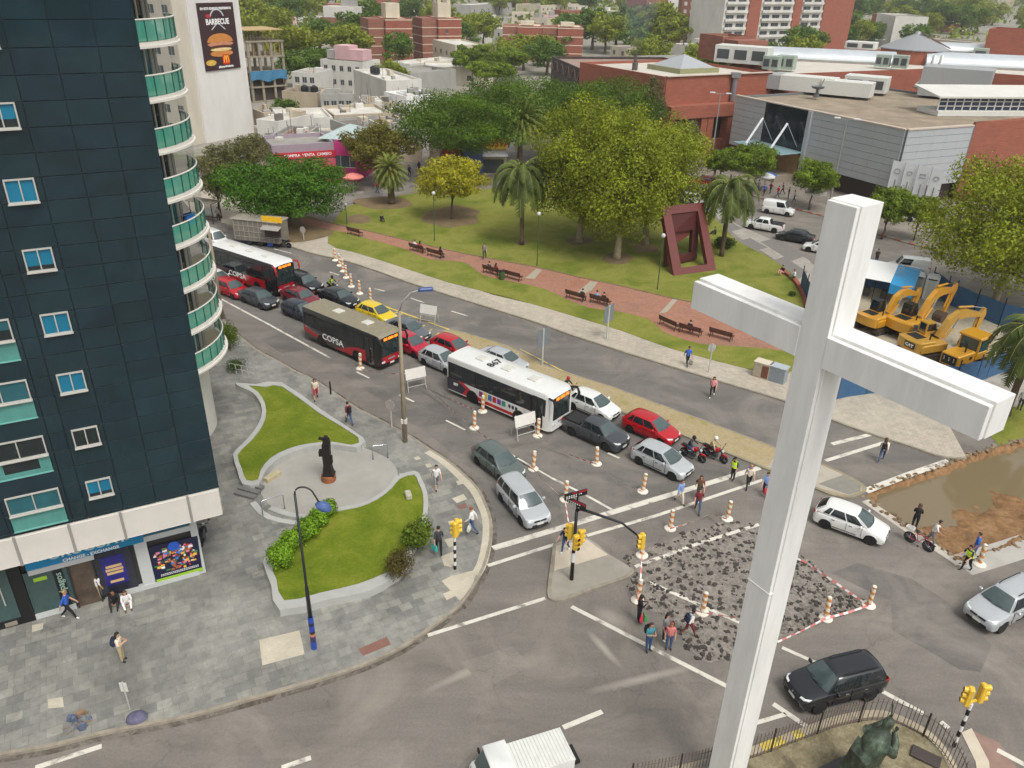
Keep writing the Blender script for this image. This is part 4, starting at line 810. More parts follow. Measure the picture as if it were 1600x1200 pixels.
t, w, h = blk('brick_apartments', 'brown brick block with a white penthouse behind the green trees', 'apartments', (500, 27), (576, 30), 9, 14, BRK2, RFG, 3, 5, (1.2, 1.2), skip=.3); top_box(t, w*.35, 6, h, (13, 8, 4), WHT, 'penthouse'); top_box(t, w*.5, 6, h+4, (5, 5, 3.5), GRY)
# ---- towers at the top
t, w, h = blk('apartment_tower', 'red apartment tower with small pale windows at the top of the photo', 'tower', (1006, 56), (1038, 55), 22, 14, BRK, RFG, 7, 4, (1.1, 1.2), zr=0, wmat=WHT, skip=.1)
t, w, h = blk('apartment_tower', 'plain white narrow tower between the red and the brown towers', 'tower', (1039, 55), (1057, 55), 23, 14, WHT, RFG, zr=0)
t, w, h = blk('apartment_tower', 'brown brick tower with rows of pale windows at the top of the photo', 'tower', (1058, 72), (1118, 74), 27, 16, BRK2, RFG, 9, 6, (1.2, 1.3), zr=0, wmat=WHT, skip=.15); obj('red_pilaster', MB().box((w*.42, -.3, h/2-.1), (1.8, .8, h-.3)), BRK, t)
t, w, h = blk('apartment_tower', 'tall white and brick apartment tower with long balconies', 'tower', (1122, 88), (1318, 80), 31, 18, WHT, RFG, zr=0)
for k in range(10):
    z = 1.4+k*2.9
    for x0, x1 in ((.5, w*.16), (w*.27, w*.50), (w*.58, w*.74)):
        n = 2 if x1-x0 < 12 else 3
        wgrid(t, x0, x1, [z+.6], n, (x1-x0)/n*.72, 1.3)
        obj('balcony', MB().box(((x0+x1)/2, -.5, z-.45), (x1-x0, 1.0, .9)), WHT, t)
for x0, x1 in ((w*.17, w*.255), (w*.51, w*.57), (w*.75, w*1.0)): obj('brick_pier', MB().box(((x0+x1)/2, -.2, h/2+.2), (x1-x0, .9, h+.4)), BRK3, t)
wgrid(t, w*.18, w*.25, [1.6+2.9*k for k in range(10)], 1, .8, .8); wgrid(t, w*.515, w*.565, [1.6+2.9*k for k in range(10)], 1, .7, .8)
t, w, h = blk('brick_house', 'tall brick house with a blank white end wall beyond the mall', 'house', (1371, 20), (1400, 25), 13, 14, WHT, RFG); obj('brick_wing', MB().box((-4, 6, h*.45), (8, 12, h*.9+1.5)), BRK3, t); wgrid(t, -6.5, -1.5, [4, 8], 2, .9, .9)
# ---- mid-rise and public buildings far back
for a, c, z, d, wl, rw, cl, lb in (((845, 8), (905, 6), 9, 18, CRM, 2, 9, 'long cream building with tall windows in the far background'), ((907, 24), (955, 22), 7, 10, WHT, 2, 6, 'white terrace of houses left of the red tower'), ((958, 20), (1000, 18), 6, 10, BRK2, 2, 5, 'brick and white terrace beside the red tower'), ((800, 19), (832, 20), 7, 10, CRM, 2, 3, 'cream square house above the brick blocks'),
    ((735, 8), (800, 4), 7, 14, GRY, 1, 6, 'long grey shed at the top beyond the brick blocks'), ((640, 6), (665, 6), 6, 9, WHT, 1, 3, 'small white block at the top between two brick blocks'), ((722, 42), (748, 44), 6, 9, WHT, 2, 3, 'white house right of the brick apartment pair'), ((765, 43), (785, 45), 5, 8, WHT, 1, 2, 'white cottage beside the long brick block'),
    ((1330, 44), (1356, 46), 6, 9, CRM, 2, 4, 'cream arcaded house left of the tall brick house'), ((465, 3), (500, 4), 5, 9, WHT, 1, 3, 'white house at the top among green trees'), ((1205, 62), (1232, 60), 5, 8, GRY, 1, 3, 'grey house behind the tall white tower')):
    blk('town_house', lb, 'building', a, c, z, d, wl, RFW, rw, cl, (1.1, 1.4))
# ---- near houses between the tower block and the park
NB = [((500, 92), (566, 97), 7, 8, WHT, RFG, 2, 5, 'white two storey house with a pink roof block'), ((552, 108), (603, 126), 6.5, 8, WHT, RFW, 0, 0, 'blank white house wall in front of the pink block'), ((500, 147), (553, 147), 4, 6, GRY, RFG, 1, 4, 'low grey house with four small dark windows'),
 ((600, 143), (635, 151), 5, 7, mat_wall('render_bright', S(225, 225, 222), .08), mat_wall('roof_bright', S(232, 232, 228), .06), 1, 2, 'bright white cube house left of the dark trees'), ((637, 149), (680, 147), 5, 7, mat_wall('render_bright', S(225, 225, 222)), mat_wall('roof_bright', S(232, 232, 228)), 0, 0, 'bright white cube house touching the dark trees'),
 ((436, 186), (520, 183), 4.5, 11, WHT, RFW, 0, 0, 'long low house with a patched white roof'), ((522, 180), (612, 176), 4.5, 11, BEI, RFW, 0, 0, 'low house with a stained white roof and brown front'), ((400, 186), (434, 190), 5.5, 9, WHT, RFW, 0, 0, 'white rendered wall house right of the billboard tower'),
 ((420, 212), (470, 214), 5, 9, GRY, RFG, 0, 0, 'grey shed with rusty striped roof above the pink shop'), ((472, 218), (500, 220), 4.5, 8, GRY, RFD, 0, 0, 'small dark roofed shed beside the rusty roof'), ((607, 118), (712, 108), 5, 12, GRY, RFG, 0, 0, 'long warehouse with a grey sheet roof'), ((640, 100), (720, 92), 4, 8, WHT, RFW, 0, 0, 'long white wall building at the foot of the brick blocks'),
 ((455, 112), (495, 114), 6, 9, WHT, RFG, 2, 3, 'white house with dark windows left of the pink block'), ((440, 142), (495, 145), 3.5, 8, BEI, RFD, 0, 0, 'brown walled yard building with black water tanks'), ((555, 200), (640, 192), 4.2, 10, GRY, RFD, 0, 0, 'low grey roof right of the glass skylight'), ((402, 230), (428, 232), 4.5, 8, PNK, RFG, 0, 0, 'small pink house beside the pale feathery tree')]
hs = {}
for i in range(30):
    x_, y_ = random.uniform(398, 690), random.uniform(158, 226); w_ = random.uniform(16, 40); ci = random.randrange(4); NB.append(((x_, y_), (x_+w_, y_-w_*random.uniform(-.05, .1)), random.uniform(2.8, 4.2), random.uniform(4, 7), (WHT, GRY, BEI, CRM)[ci], random.choice((RFW, RFG, RFD, RFB)), 0, 0, 'small %s shed among the low roofs right of the billboard tower' % ('white', 'grey', 'brown', 'cream')[ci]))
for a, c, z, d, wl, rf, rw, cl, lb in NB: q = blk('low_house', lb, 'house', a, c, z, d, wl, rf, rw, cl, (1.0, 1.2), 'small sheds among the low roofs' if lb[:6] == 'small ' and 'among' in lb else None); hs.setdefault(lb[:12], q); [top_box(q[0], random.uniform(1, max(1.2, q[1]-1)), random.uniform(1, d-1), z-.55, (random.uniform(.6, 2), random.uniform(.6, 1.6), random.uniform(.5, 1.5)), random.choice((WHT, GRY, CRM, RFD, BEI))) for _ in range(3)]; obj('mast', MB().tube([(q[1]*.4, d*.5, z-.6), (q[1]*.4, d*.5, z+random.uniform(1, 3))], .05, 5), RFD, q[0])
t, w, h = hs['white two st']; top_box(t, w*.42, 4, h, (4.2, 4, 3.2), PNK, 'pink_block'); top_box(t, w*.75, 4, h, (4, 4, 2.4), PNK, 'pink_block'); top_box(t, w*.15, 4, h, (3, 3, 2), GRY)
t, w, h = hs['grey shed wi']; [obj('rust_strip', MB().box((w*.25+i*1.1, 4.5, h-.45), (.5, 7.6, .1)), M('rust_sheet', S(150, 96, 66), .8, var=.3), t) for i in range(4)]
t, w, h = hs['brown walled']; [obj('water_tank', MB().lathe([(.0, 0), (.8, 0), (.85, .5), (.8, 1.3), (.3, 1.6), (0, 1.65)], (w*.55+i*2.2, 2, h-.4), 12), M('tank_black', S(36, 36, 38), .4), t, 40) for i in range(2)]
t, w, h = hs['blank white '][0:3]; [obj('water_tank', MB().lathe([(.0, 0), (.8, 0), (.85, .5), (.8, 1.2), (.3, 1.5), (0, 1.55)], (w*.25+i*1.9, 3, h-.3), 12), M('tank_black', S(36, 36, 38), .4), t, 40) for i in range(2)]
# skylight shop and the shops along the park
t, w, h = blk('corner_shop', 'magenta corner shop with a glazed pyramid roof behind the trees', 'shop', (519, 222), (556, 224), 5.5, 9, M('magenta_wall', S(176, 44, 110), .7, var=.15), RFD, 1, 2, (1.6, 1.6)); b = MB(); b.add([(-3, 2, h), (w+1, 2, h), (w+1, 10, h), (-3, 10, h), (w/2-1, 6, h+1.6)], [(0, 1, 4), (1, 2, 4), (2, 3, 4), (3, 0, 4), (3, 2, 1, 0)]); obj('skylight', b, M('skylight_glass', S(170, 184, 182), .25, var=.15), t)
t, w, h = blk('shop_row', 'long pink shop with a red sign band behind the round dense tree', 'shop', (424, 228), (523, 222), 5.5, 8, M('shop_lilac', S(150, 136, 146), .7, var=.1), RFG)
sb = obj('sign_band', MB().box((w/2, -.12, h-1.5), (w-.2, .16, .9)), M('sign_red', S(190, 34, 50), .5, var=.08), t); text('sign_text', 'COMPRA  VENTA  CAMBIO', .55, MWT, (w*.55, -.215, h-1.5), (1, 0, 0), (0, 0, 1), sb, .01, .01)
obj('pink_front', MB().box((w/2, -.1, 1.7), (w-.2, .14, 3.2)), M('shop_pink', S(196, 84, 100), .6, var=.15), t)
for a, c, z, mt, lb in (((690, 228), (722, 230), 4.5, M('shop_dark_red', S(150, 40, 50), .6), 'dark red shop front under the dark trees'), ((724, 232), (752, 233), 4.5, M('shop_blue', S(54, 74, 120), .6), 'blue shop front under the dark trees')):
    t, w, h = blk('park_shop', lb, 'shop', a, c, z, 7, mt, RFG); obj('shop_window', MB().box((w/2, -.06, 1.4), (w*.8, .1, 2.0)), WGL, t)
t, w, h = blk('park_shop', 'shop with a yellow and red sign left of the date palm', 'shop', (750, 214), (792, 214), 5.6, 7, BEI, RFG); sb = obj('sign_board', MB().box((w/2, -.12, h-.9), (w-.1, .16, 1.6)), M('sign_yellow', S(236, 184, 30), .5, var=.06), t); text('sign_text', 'COSTA', 1.3, M('sign_red', S(190, 34, 50)), (w*.58, -.215, h-.95), (1, 0, 0), (0, 0, 1), sb, .01, .03)
obj('awning', MB().box((w/2, -.9, h-2.3), (w, 1.8, .1), M=Matrix.Rotation(R(12), 4, 'X')), M('awning_white', S(205, 208, 212), .6), t); obj('shop_window', MB().box((w/2, -.06, 1.3), (w*.8, .1, 2.0)), WGL, t)
# ---- billboard tower
P0, P1 = G(324, 224), G(398, 208); d = P1-P0; rz = math.atan2(d.y, d.x); w = d.length; HB = 42
t = thing('billboard_tower', 'tall white apartment tower carrying a burger billboard on its blank wall', 'tower', P0, rz)
obj('end_wall', MB().box((w/2, .25, HB/2), (w, .5, HB)), mat_wall('tower_white', S(214, 211, 206), .1), t)
D = 26; sk = MB(); sk.box((-1.0, D/2+.5, HB/2), (3.0, D, HB)); sk.box((w/2, D/2+.5, HB/2-.1), (w-.6, D-.2, HB-.4)); obj('flank_wall', sk, mat_wall('tower_cream', S(196, 188, 172), .12), t)
for k in range(13):
    for y, ww in ((2.2, 1.2), (5.5, 1.6), (8.2, 1.2), (12, 1.4), (15, 1.4)):
        o = obj('window', wmesh(ww, 1.3, WGL), [], t); o.location = (-2.5, y, 2.6+3.05*k); o.rotation_euler = (0, 0, -math.pi/2)
for k in range(13): obj('balcony', MB().box((w+.9, 6, 1.4+3.05*k), (1.9, 5, 1.1)), WHT, t)
_u = Vector((math.cos(rz), math.sin(rz), 0)); _nn = Vector((_u.y, -_u.x, 0))
def onwall(px, py):
    v = Vector((px-CX, py-CY, FPX)); r = Vector((v.dot(_r), v.dot(_f), -v.dot(_d))); q = r*(_nn.dot(P0)/_nn.dot(r))-P0; return q.dot(_u), CAMH+q.z
q = [onwall(*p) for p in ((305, 5), (362, 3), (375, 107), (321, 110))]; bx0 = (q[0][0]+q[3][0])/2; bx1 = (q[1][0]+q[2][0])/2; bz0 = (q[2][1]+q[3][1])/2; bz1 = (q[0][1]+q[1][1])/2; bw, bh = bx1-bx0, bz1-bz0
bb = thing('billboard', 'dark billboard with a burger and a yellow M, fixed to the white tower wall', 'billboard', P0+_u*((bx0+bx1)/2)+_nn*.12+Vector((0, 0, bz0)), rz)
obj('panel', MB().box((0, 0, bh/2), (bw, .16, bh)), M('billboard_brown', S(56, 32, 36), .5, var=.35, scale=.25), bb)
def bt(s, size, z, col=None, x=0, sx=1.0, bold=.02): return text('lettering', s, size, col or MWT, (x, -.10, z), (1, 0, 0), (0, 0, 1), bb, .01, bold, sx)
bt('EN ESTE EDIFICIO PREFERIMOS:', bw*.062, bh*.915); bt('BARBECUE', bw*.15, bh*.72, sx=.9, bold=.04)
b = MB(); cz = bh*.76
for i in range(12): a = R(30+i*10.9); b.box((bw*.2*math.cos(a), -.095, bh*.735+bw*.22*math.sin(a)), (bw*.045, .02, bw*.03), M=Matrix.Rotation(-a-math.pi/2, 4, 'Y'))
for sg in (-1, 1): b.box((sg*bw*.1, -.095, bh*.655), (bw*.22, .02, bw*.02), M=Matrix.Rotation(sg*R(35), 4, 'Y'))
obj('emblem', b, M('emblem_grey', S(190, 195, 200), .5), bb)
obj('red_tab', MB().box((-bw*.24, -.095, bh*.81), (bw*.12, .02, bh*.045)), M('tab_red', S(190, 40, 50), .5), bb)
def disc(name, x, z, rx, rz_, mat, th=.06, half=False, y=-.09):
    b = MB(); n = 24; pts = [(x+rx*math.cos(math.pi*(1 if half else 2)*i/n), z+rz_*math.sin(math.pi*(1 if half else 2)*i/n)) for i in range(n+(1 if half else 0))]
    m_ = len(pts); b.add([(p[0], y-th, p[1]) for p in pts]+[(p[0], y, p[1]) for p in pts], [tuple(range(m_)), *[((i+1) % m_, i, m_+i, m_+(i+1) % m_) for i in range(m_)]]); return obj(name, b, mat, bb)
disc('bun_top', 0, bh*.42, bw*.36, bh*.13, M('bun_brown', S(196, 128, 62), .6, var=.2, scale=1), half=True)
disc('filling', 0, bh*.39, bw*.36, bh*.04, M('bacon_pink', S(196, 130, 100), .6, var=.4, scale=2), .05)
disc('filling', 0, bh*.345, bw*.33, bh*.03, M('patty_brown', S(80, 44, 28), .7, var=.3), .07)
disc('filling', 0, bh*.31, bw*.30, bh*.025, M('cheese_cream', S(226, 200, 140), .6, var=.2), .08)
disc('bun_base', 0, bh*.25, bw*.32, bh*.05, M('bun_brown', S(196, 128, 62)), .05); disc('chips', -bw*.33, bh*.12, bw*.14, bh*.045, M('chips_yellow', S(206, 170, 70), .7, var=.4, scale=3), .05)
obj('emblem_square', MB().box((bw*.10, -.12, bh*.155), (bw*.19, .04, bw*.2)), M('emblem_red', S(206, 48, 40), .4), bb)
ar = MB()
for sg in (-1, 1):
    ar.tube([(bw*.10+sg*bw*.035+bw*.034*math.cos(math.pi*i/10)*1.0, -.15, bh*.155-bw*.065+bw*.135*math.sin(math.pi*i/10)) for i in range(11)], bw*.011, 6)
obj('emblem_arches', ar, M('emblem_yellow', S(250, 190, 30), .4, var=0), bb); bt('#SiemprePreferido', bw*.055, bh*.045, x=bw*.08)
# ---- unfinished concrete frame with props and blue netting
t, w, h = None, None, None
p, rz, w = frame2((384, 62), (442, 60), 13); t = thing('construction_frame', 'unfinished concrete building with timber props and blue netting', 'building', p, rz)
CONC = mat_wall('raw_concrete', S(150, 140, 122)); TMB = M('prop_timber', S(176, 150, 104), .8, var=.2)
for k in range(5): obj('floor_slab', MB().box((w/2, 5, .1+k*3.1), (w, 10, .3)), CONC, t)
for x in (.3, w*.33, w*.66, w-.3):
    for y in (.4, 9.6): obj('column', MB().box((x, y, 6.2), (.5, .5, 12.4)), CONC, t)
for i in range(14): obj('prop', MB().box((w*(i+.5)/14, .3+.7*(i % 2), 10.9), (.12, .12, 2.9), M=Matrix.Rotation(R(random.uniform(-5, 5)), 4, 'Y')), TMB, t)
for i in range(12): obj('prop', MB().box((w*(i+.5)/12, 1.5, 13.6), (.1, .1, 2.3)), TMB, t)
obj('formwork', MB().box((w/2, 5, 14.8), (w+.6, 10.4, .14)), TMB, t)
nt_ = MB(); [nt_.add([(w*i/10, -.4-.2*math.sin(i*1.7), 4.6+.3*math.sin(i)), (w*(i+1)/10, -.4-.2*math.sin((i+1)*1.7), 4.6+.3*math.sin(i+1)), (w*(i+1)/10, -.2, 6.6), (w*i/10, -.2, 6.6)], [(0, 1, 2, 3)]) for i in range(10)]; nt_.box((w/2, 5, 3), (w*.9, 8, 5.8), mi=1); obj('netting', nt_, [M('net_blue', S(60, 116, 150), .8, var=.25), M('site_dark', S(70, 62, 56), .9)], t)
# ---- brick mall
ZB = 13
ca, cb_, cc = G(908, 97, ZB), G(1041, 120, ZB), G(1206, 113, ZB)
def polybld(name, label, cat, corners, z, wall, roof, par=.45, z0=0.0):
    o = Vector((corners[0].x, corners[0].y, 0)); t = thing(name, label, cat, o); pl = [(c.x-o.x, c.y-o.y) for c in corners]; n = len(pl)
    w_ = MB(); w_.ribbon(pl+[pl[0], ], .4, z0, 0, z-z0); obj('wall', w_, wall, t); obj('roof', MB().sheet(pl, z-par), roof, t); return t, o
ez = (cc-cb_); bk = Vector((ca.x-cb_.x, ca.y-cb_.y, 0))
mall, mo = polybld('brick_mall', 'long low red brick shopping mall with a pale flat roof and pyramid skylight', 'mall', [cb_, cc, cc+bk*1.0, ca], ZB, BRK3, mat_wall('mall_roof', S(196, 190, 178), .12))
def ml(v): return (v[0]-mo.x, v[1]-mo.y, v[2])
u_ = ez.normalized(); v_ = bk.normalized(); nrm = Vector((u_.y, -u_.x, 0))
pc = cb_+u_*12+v_*10; s_ = 3.8; b = MB(); cr = [pc+u_*sx*s_+v_*sy*s_ for sx, sy in ((-1, -1), (1, -1), (1, 1), (-1, 1))]
pb_ = MB(); pb_.prism([(c.x-mo.x, c.y-mo.y) for c in [pc+u_*sx*(s_+.5)+v_*sy*(s_+.5) for sx, sy in ((-1, -1), (1, -1), (1, 1), (-1, 1))]], ZB-.45, ZB+.35); obj('skylight_kerb', pb_, M('mossy_kerb', S(140, 140, 104), .9, var=.2), mall)
b.add([ml((c.x, c.y, ZB+.35)) for c in cr]+[ml((pc.x, pc.y, ZB+2.3))], [(0, 1, 4), (1, 2, 4), (2, 3, 4), (3, 0, 4)]); me = b.mesh('x', MMET); bmx = bmesh.new(); bmx.from_mesh(me); bmesh.ops.recalc_face_normals(bmx, faces=bmx.faces); bmx.to_mesh(me); bmx.free(); obj('skylight', me, MMET, mall)
def slabw(name, p, q, z0, z1, off, th, mat, par=mall, o=mo):   # a slab standing along a wall line
    d = (q-p); d.z = 0; L = d.length; a = math.atan2(d.y, d.x); n = Vector((math.sin(a), -math.cos(a), 0)); c = (p+q)/2+n*(off+th/2)
    return obj(name, MB().box((c.x-o.x, c.y-o.y, (z0+z1)/2), (L, th, z1-z0), a), mat, par)
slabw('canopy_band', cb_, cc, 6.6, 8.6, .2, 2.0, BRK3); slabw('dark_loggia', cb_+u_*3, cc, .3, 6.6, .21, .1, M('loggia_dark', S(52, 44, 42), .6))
for k in (.0, .30, .36, .55, .78): slabw('brick_pier', cb_+ez*k, cb_+ez*(k+.055), .0, 6.6, .3, 1.7, BRK3)
slabw('loggia_wall', cb_+ez*.36, cc, .0, 2.8, .6, .9, BRK3)
slabw('roof_coping', cb_, cc, ZB, ZB+.12, -.3, .8, M('coping_pale', S(190, 176, 160), .8))
vp = cb_+ez*.62; b = MB(); b.tube([ml(Vector((vp.x, vp.y, 8.7))+nrm*.6), ml(Vector((vp.x, vp.y, 12.6))+nrm*.6)], .45, 10); b.box(ml(Vector((vp.x, vp.y, 12.9))+nrm*.6), (1.5, 1.3, .8)); obj('flue', b, M('flue_grey', S(140, 136, 140), .4, .4), mall)
ck = cb_+u_*-0+v_*13+u_*4; cm = MB(); cm.lathe([(.5, 0), (.5, 1.2), (.3, 1.3), (.3, 2.6), (.4, 2.7), (0, 2.75)], ml((ck.x, ck.y, ZB-.45)), 10); obj('chimney', cm, M('chimney_dark', S(80, 74, 70), .7), mall)
sm_m = bpy.data.materials.new('smoke'); sm_m.use_nodes = True; nt = sm_m.node_tree; nt.nodes.remove(nt.nodes['Principled BSDF']); pv = nt.nodes.new('ShaderNodeVolumePrincipled'); pv.inputs['Color'].default_value = (*S(190, 205, 220), 1); pv.inputs['Density'].default_value = .035; nt.links.new(pv.outputs[0], nt.nodes['Material Output'].inputs['Volume'])
b = MB(); b.lathe([(0, 0), (.6, .4), (1.6, 2.4), (2.8, 5.2), (3.4, 8), (2.2, 10.5), (0, 11)], (ck.x, ck.y, ZB+2.3), 12); so_ = obj('chimney_smoke', b, sm_m, None, True); tag(so_, 'thin blue smoke rising from the chimney on the brick mall roof', 'smoke'); so_['kind'] = 'stuff'
# dark steel sheds left of the brick mall
t, w, h = blk('steel_shed', 'dark steel framed shed at the left end of the brick mall', 'shed', (862, 88), (908, 108), 11, 26, M('shed_dark', S(64, 54, 52), .7, var=.2), mat_wall('shed_roof', S(150, 128, 116), .2))
for i in range(10): obj('truss_bar', MB().box((w*(i+.5)/10, -.1, h-1.6), (.25, .2, 2.4), M=Matrix.Rotation(R(38 if i % 2 else -38), 4, 'Y')), M('truss_rust', S(110, 90, 84), .7), t)
# ---- grey clad mall entrance block
ZG = 10.3
A_, B_, C_ = G(1152, 150, ZG), G(1417, 204, ZG), G(1519, 197, ZG)
ab = (B_-A_); bc = (C_-B_); deep = Vector((-ab.y, ab.x, 0)).normalized()
if deep.x < 0: deep = -deep
gb, go = polybld('grey_mall_block', 'grey panel clad mall wing with a dark glass entrance', 'mall', [B_, C_, C_+deep*26, A_+deep*26+Vector((8, 4, 0)), A_], ZG, M('grey_backing', S(110, 112, 114), .6), RFB, .35, 2.7)
MPAN = M('grey_panel', S(176, 180, 182), .45, .15, .05, .4)
def panels(p, q, z0, z1, nx_, nz, skip=()):
    d = q-p; d.z = 0; L = d.length; a = math.atan2(d.y, d.x); n = Vector((math.sin(a), -math.cos(a), 0)); b = MB()
    for j in range(nz):
        for i in range(nx_):
            if any(s0 <= (i+.5)/nx_ <= s1 for s0, s1 in skip): continue
            g_ = .02 if i % 3 else .03; c = p+d*((i+.5)/nx_)+n*.24; b.box((c.x-go.x, c.y-go.y, z0+(z1-z0)*(j+.5)/nz), (L/nx_-.02, .08, (z1-z0)/nz-.05), a)
    return obj('cladding', b, MPAN, gb)
panels(A_, B_, 2.7, ZG+.05, 14, 8, [(.20, .505)]); panels(B_, C_, 2.7, ZG+.05, 5, 8)
def gw(name, k0, k1, z0, z1, off, th, mat): return slabw(name, A_+ab*k0, A_+ab*k1, z0, z1, off, th, mat, gb, go)
egl = gw('entrance_glass', .205, .50, 2.7, ZG, .1, .14, mglass('entrance_glazing', S(30, 38, 46), .06, .6)); gw('entrance_post', .495, .515, 0, ZG+.05, .2, .5, MPAN)
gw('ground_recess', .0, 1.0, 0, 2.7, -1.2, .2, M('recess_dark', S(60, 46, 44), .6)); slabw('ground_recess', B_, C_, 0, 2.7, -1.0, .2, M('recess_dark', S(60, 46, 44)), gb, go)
gw('terrace', -.02, .47, 0, .9, .3, 4.0, M('terrace_stone', S(150, 138, 122), .8, var=.15))
cn = gw('glass_canopy', .18, .50, 4.3, 4.42, .3, 4.6, M('canopy_glass', S(150, 180, 185), .12, var=.15))
nA = Vector((ab.y, -ab.x, 0)).normalized(); nA = nA if nA.y < 0 else -nA
for k in (.25, .41):
    c = A_+ab*k; b = MB(); b.tube([Vector((c.x-go.x, c.y-go.y, 4.5))+nA*4.3, Vector((c.x-go.x, c.y-go.y, 8.2))+nA*1.6], .17, 8); obj('canopy_strut', b, M('strut_white', S(225, 226, 226), .35), cn)
    b = MB(); b.tube([Vector((c.x-go.x, c.y-go.y, 8.2))+nA*1.6, Vector((c.x-go.x, c.y-go.y, 5.0))+nA*.4+ab.normalized()*1.5], .05, 5); obj('canopy_tie', b, M('tie_grey', S(150, 160, 170), .4), cn)
sh = gw('shop_glow', .24, .48, .9, 3.9, .25, .1, M('shop_front_warm', S(150, 120, 84), .5, var=.4, scale=.6))  # flat shop front panel in mottled warm brown
gw('roof_edge', 0, 1, ZG+.05, ZG+.22, -.25, .65, M('coping_pale', S(190, 176, 160))); slabw('roof_edge', B_, C_, ZG+.05, ZG+.22, -.25, .65, M('coping_pale', S(190, 176, 160)), gb, go)
# white banners on the grey wall
for i, (px_, py_) in enumerate(((1394, 300), (1413, 304), (1433, 308), (1454, 313))):
    g = G(px_, py_, 2.4); t = thing('banner', ('white hanging banner, leftmost of four before the grey mall wall', 'white hanging banner, second from the left before the grey mall wall', 'white hanging banner, third from the left before the grey mall wall', 'white hanging banner, rightmost of four before the grey mall wall')[i], 'banner', (g.x, g.y, 0), R(-36), 'white banners by the mall')
    pl = MB(); pl.tube([(-.75, 0, 0), (-.75, 0, 6.6)], .06, 6); obj('pole', pl, M('banner_pole', S(170, 172, 174), .4), t); cl = MB(); cl.add([(-.7, 0, 2.2), (.75, .1, 2.1), (.75, -.05, 6.4), (-.7, 0, 6.5)], [(0, 1, 2, 3)]); cl.add([(-.7, .02, 2.2), (.75, .12, 2.1), (.75, -.03, 6.4), (-.7, .02, 6.5)], [(3, 2, 1, 0)]); fl = obj('cloth', cl, M('banner_white', S(212, 214, 214), .7, var=.05), t)
    ic = MB(); ic.tube([(.02+.32*math.cos(k*6.283/10)*(1 if i % 2 else 1.1), -.06, 5.2+.32*math.sin(k*6.283/10)*(.8 if i % 2 else 1.0)) for k in range(11)] if i != 2 else [(-.3, -.06, 4.95), (.34, -.06, 4.95), (.34, -.06, 5.4), (-.3, -.06, 5.4), (-.3, -.06, 4.95)], .04, 5); ic.box((.02, -.06, 3.4), (.12, .03, 1.4)); obj('mark', ic, M('banner_mark', S(130, 134, 138), .6), t)
# brick end block on the right
t, w, h = None, None, None
D_ = C_+(bc.normalized()+Vector((.35, .1, 0)))*30; rb_, ro = polybld('brick_mall_wing', 'plain red brick mall wing at the right edge of the photo', 'mall', [C_+bc.normalized()*.4, D_, D_+deep*20, C_+deep*22], ZG+.5, BRK3, RFB, .3)
# rear roofs of the mall
ZR = 12.5
rr_, rro = polybld('rear_mall_block', 'rear mall block with wide pale roofs and a brick parapet wall', 'mall', [G(1212, 116, ZR), G(1455, 107, ZR), G(1700, 125, ZR), G(1760, 72, ZR), G(1150, 80, ZR)], ZR, BRK3, mat_wall('mall_roof', S(196, 190, 178)), .4)
def roof_thing(name, label, cat, px_, py_, z, dims, rz, mat, detail, group=None):
    g = G(px_, py_, z); t = thing(name, label, cat, g, rz, group); obj('casing', MB().bbox((0, 0, dims[2]/2), dims, .04), mat, t)
    dk = M('louvre_dark', S(70, 74, 76), .5)
    for i in range(detail): obj('louvre', MB().box((-dims[0]/2+dims[0]*(i+.5)/detail, -dims[1]/2-.02, dims[2]*.5), (dims[0]/detail*.7, .05, dims[2]*.55)), dk, t)
    return t
UW = M('unit_white', S(206, 206, 198), .5, .0, .08); UG = M('unit_green_grey', S(150, 164, 150), .5, .0, .1); UGR = M('unit_grey', S(160, 162, 162), .5, .1, .06)
RZm = math.atan2(ab.y, ab.x)
for px_, py_, z, dm, mt, dt, nm, lb in ((1262, 142, ZG+.1, (9, 4, 2.4), UW, 0, 'rooftop_cabin', 'long white ribbed rooftop cabin, farthest left on the mall roof'), (1322, 148, ZG+.1, (8, 4, 2.2), UW, 0, 'rooftop_cabin', 'white rooftop cabin in the middle of the row on the mall roof'), (1352, 142, ZG+.1, (7, 4, 2.5), UW, 2, 'rooftop_cabin', 'white rooftop cabin with small windows right of the row'),
    (1225, 138, ZG+.1, (7, 5, 2.3), UGR, 0, 'rooftop_cabin', 'plain grey rooftop cabin at the left end of the row'), (1488, 150, ZG+.1, (10.5, 6, 4.6), UGR, 0, 'rooftop_plant', 'big grey plant box with a rust stain on the mall roof'), (1378, 104, ZR, (2.6, 2, 2.2), UG, 2, 'cooling_unit', 'pale green cooling unit left one in front of the cone roof'), (1405, 106, ZR, (2.8, 2, 2.3), UG, 2, 'cooling_unit', 'pale green cooling unit right one in front of the cone roof'),
    (1205, 108, ZR, (3, 2.4, 2.3), UG, 2, 'cooling_unit', 'pale green cooling unit at left edge of the rear mall roof'), (1227, 108, ZR, (3.2, 2.4, 2.4), UG, 2, 'cooling_unit', 'pale green cooling unit with dark grilles beside the brick parapet'), (1530, 92, ZR, (3, 2.4, 2.2), UG, 1, 'cooling_unit', 'pale green cooling unit near the right arched skylight'), (1160, 98, ZR+.6, (10, 4, 3.0), UW, 3, 'rooftop_cabin', 'white rooftop cabin with dark openings beside the pyramid skylight'), (1345, 76, ZR, (7, 4, 1.6), UW, 2, 'rooftop_cabin', 'low white rooftop cabin behind the left arched skylight')):
    roof_thing(nm, lb, 'roof unit', px_, py_, z, dm, RZm*.5, mt, dt)
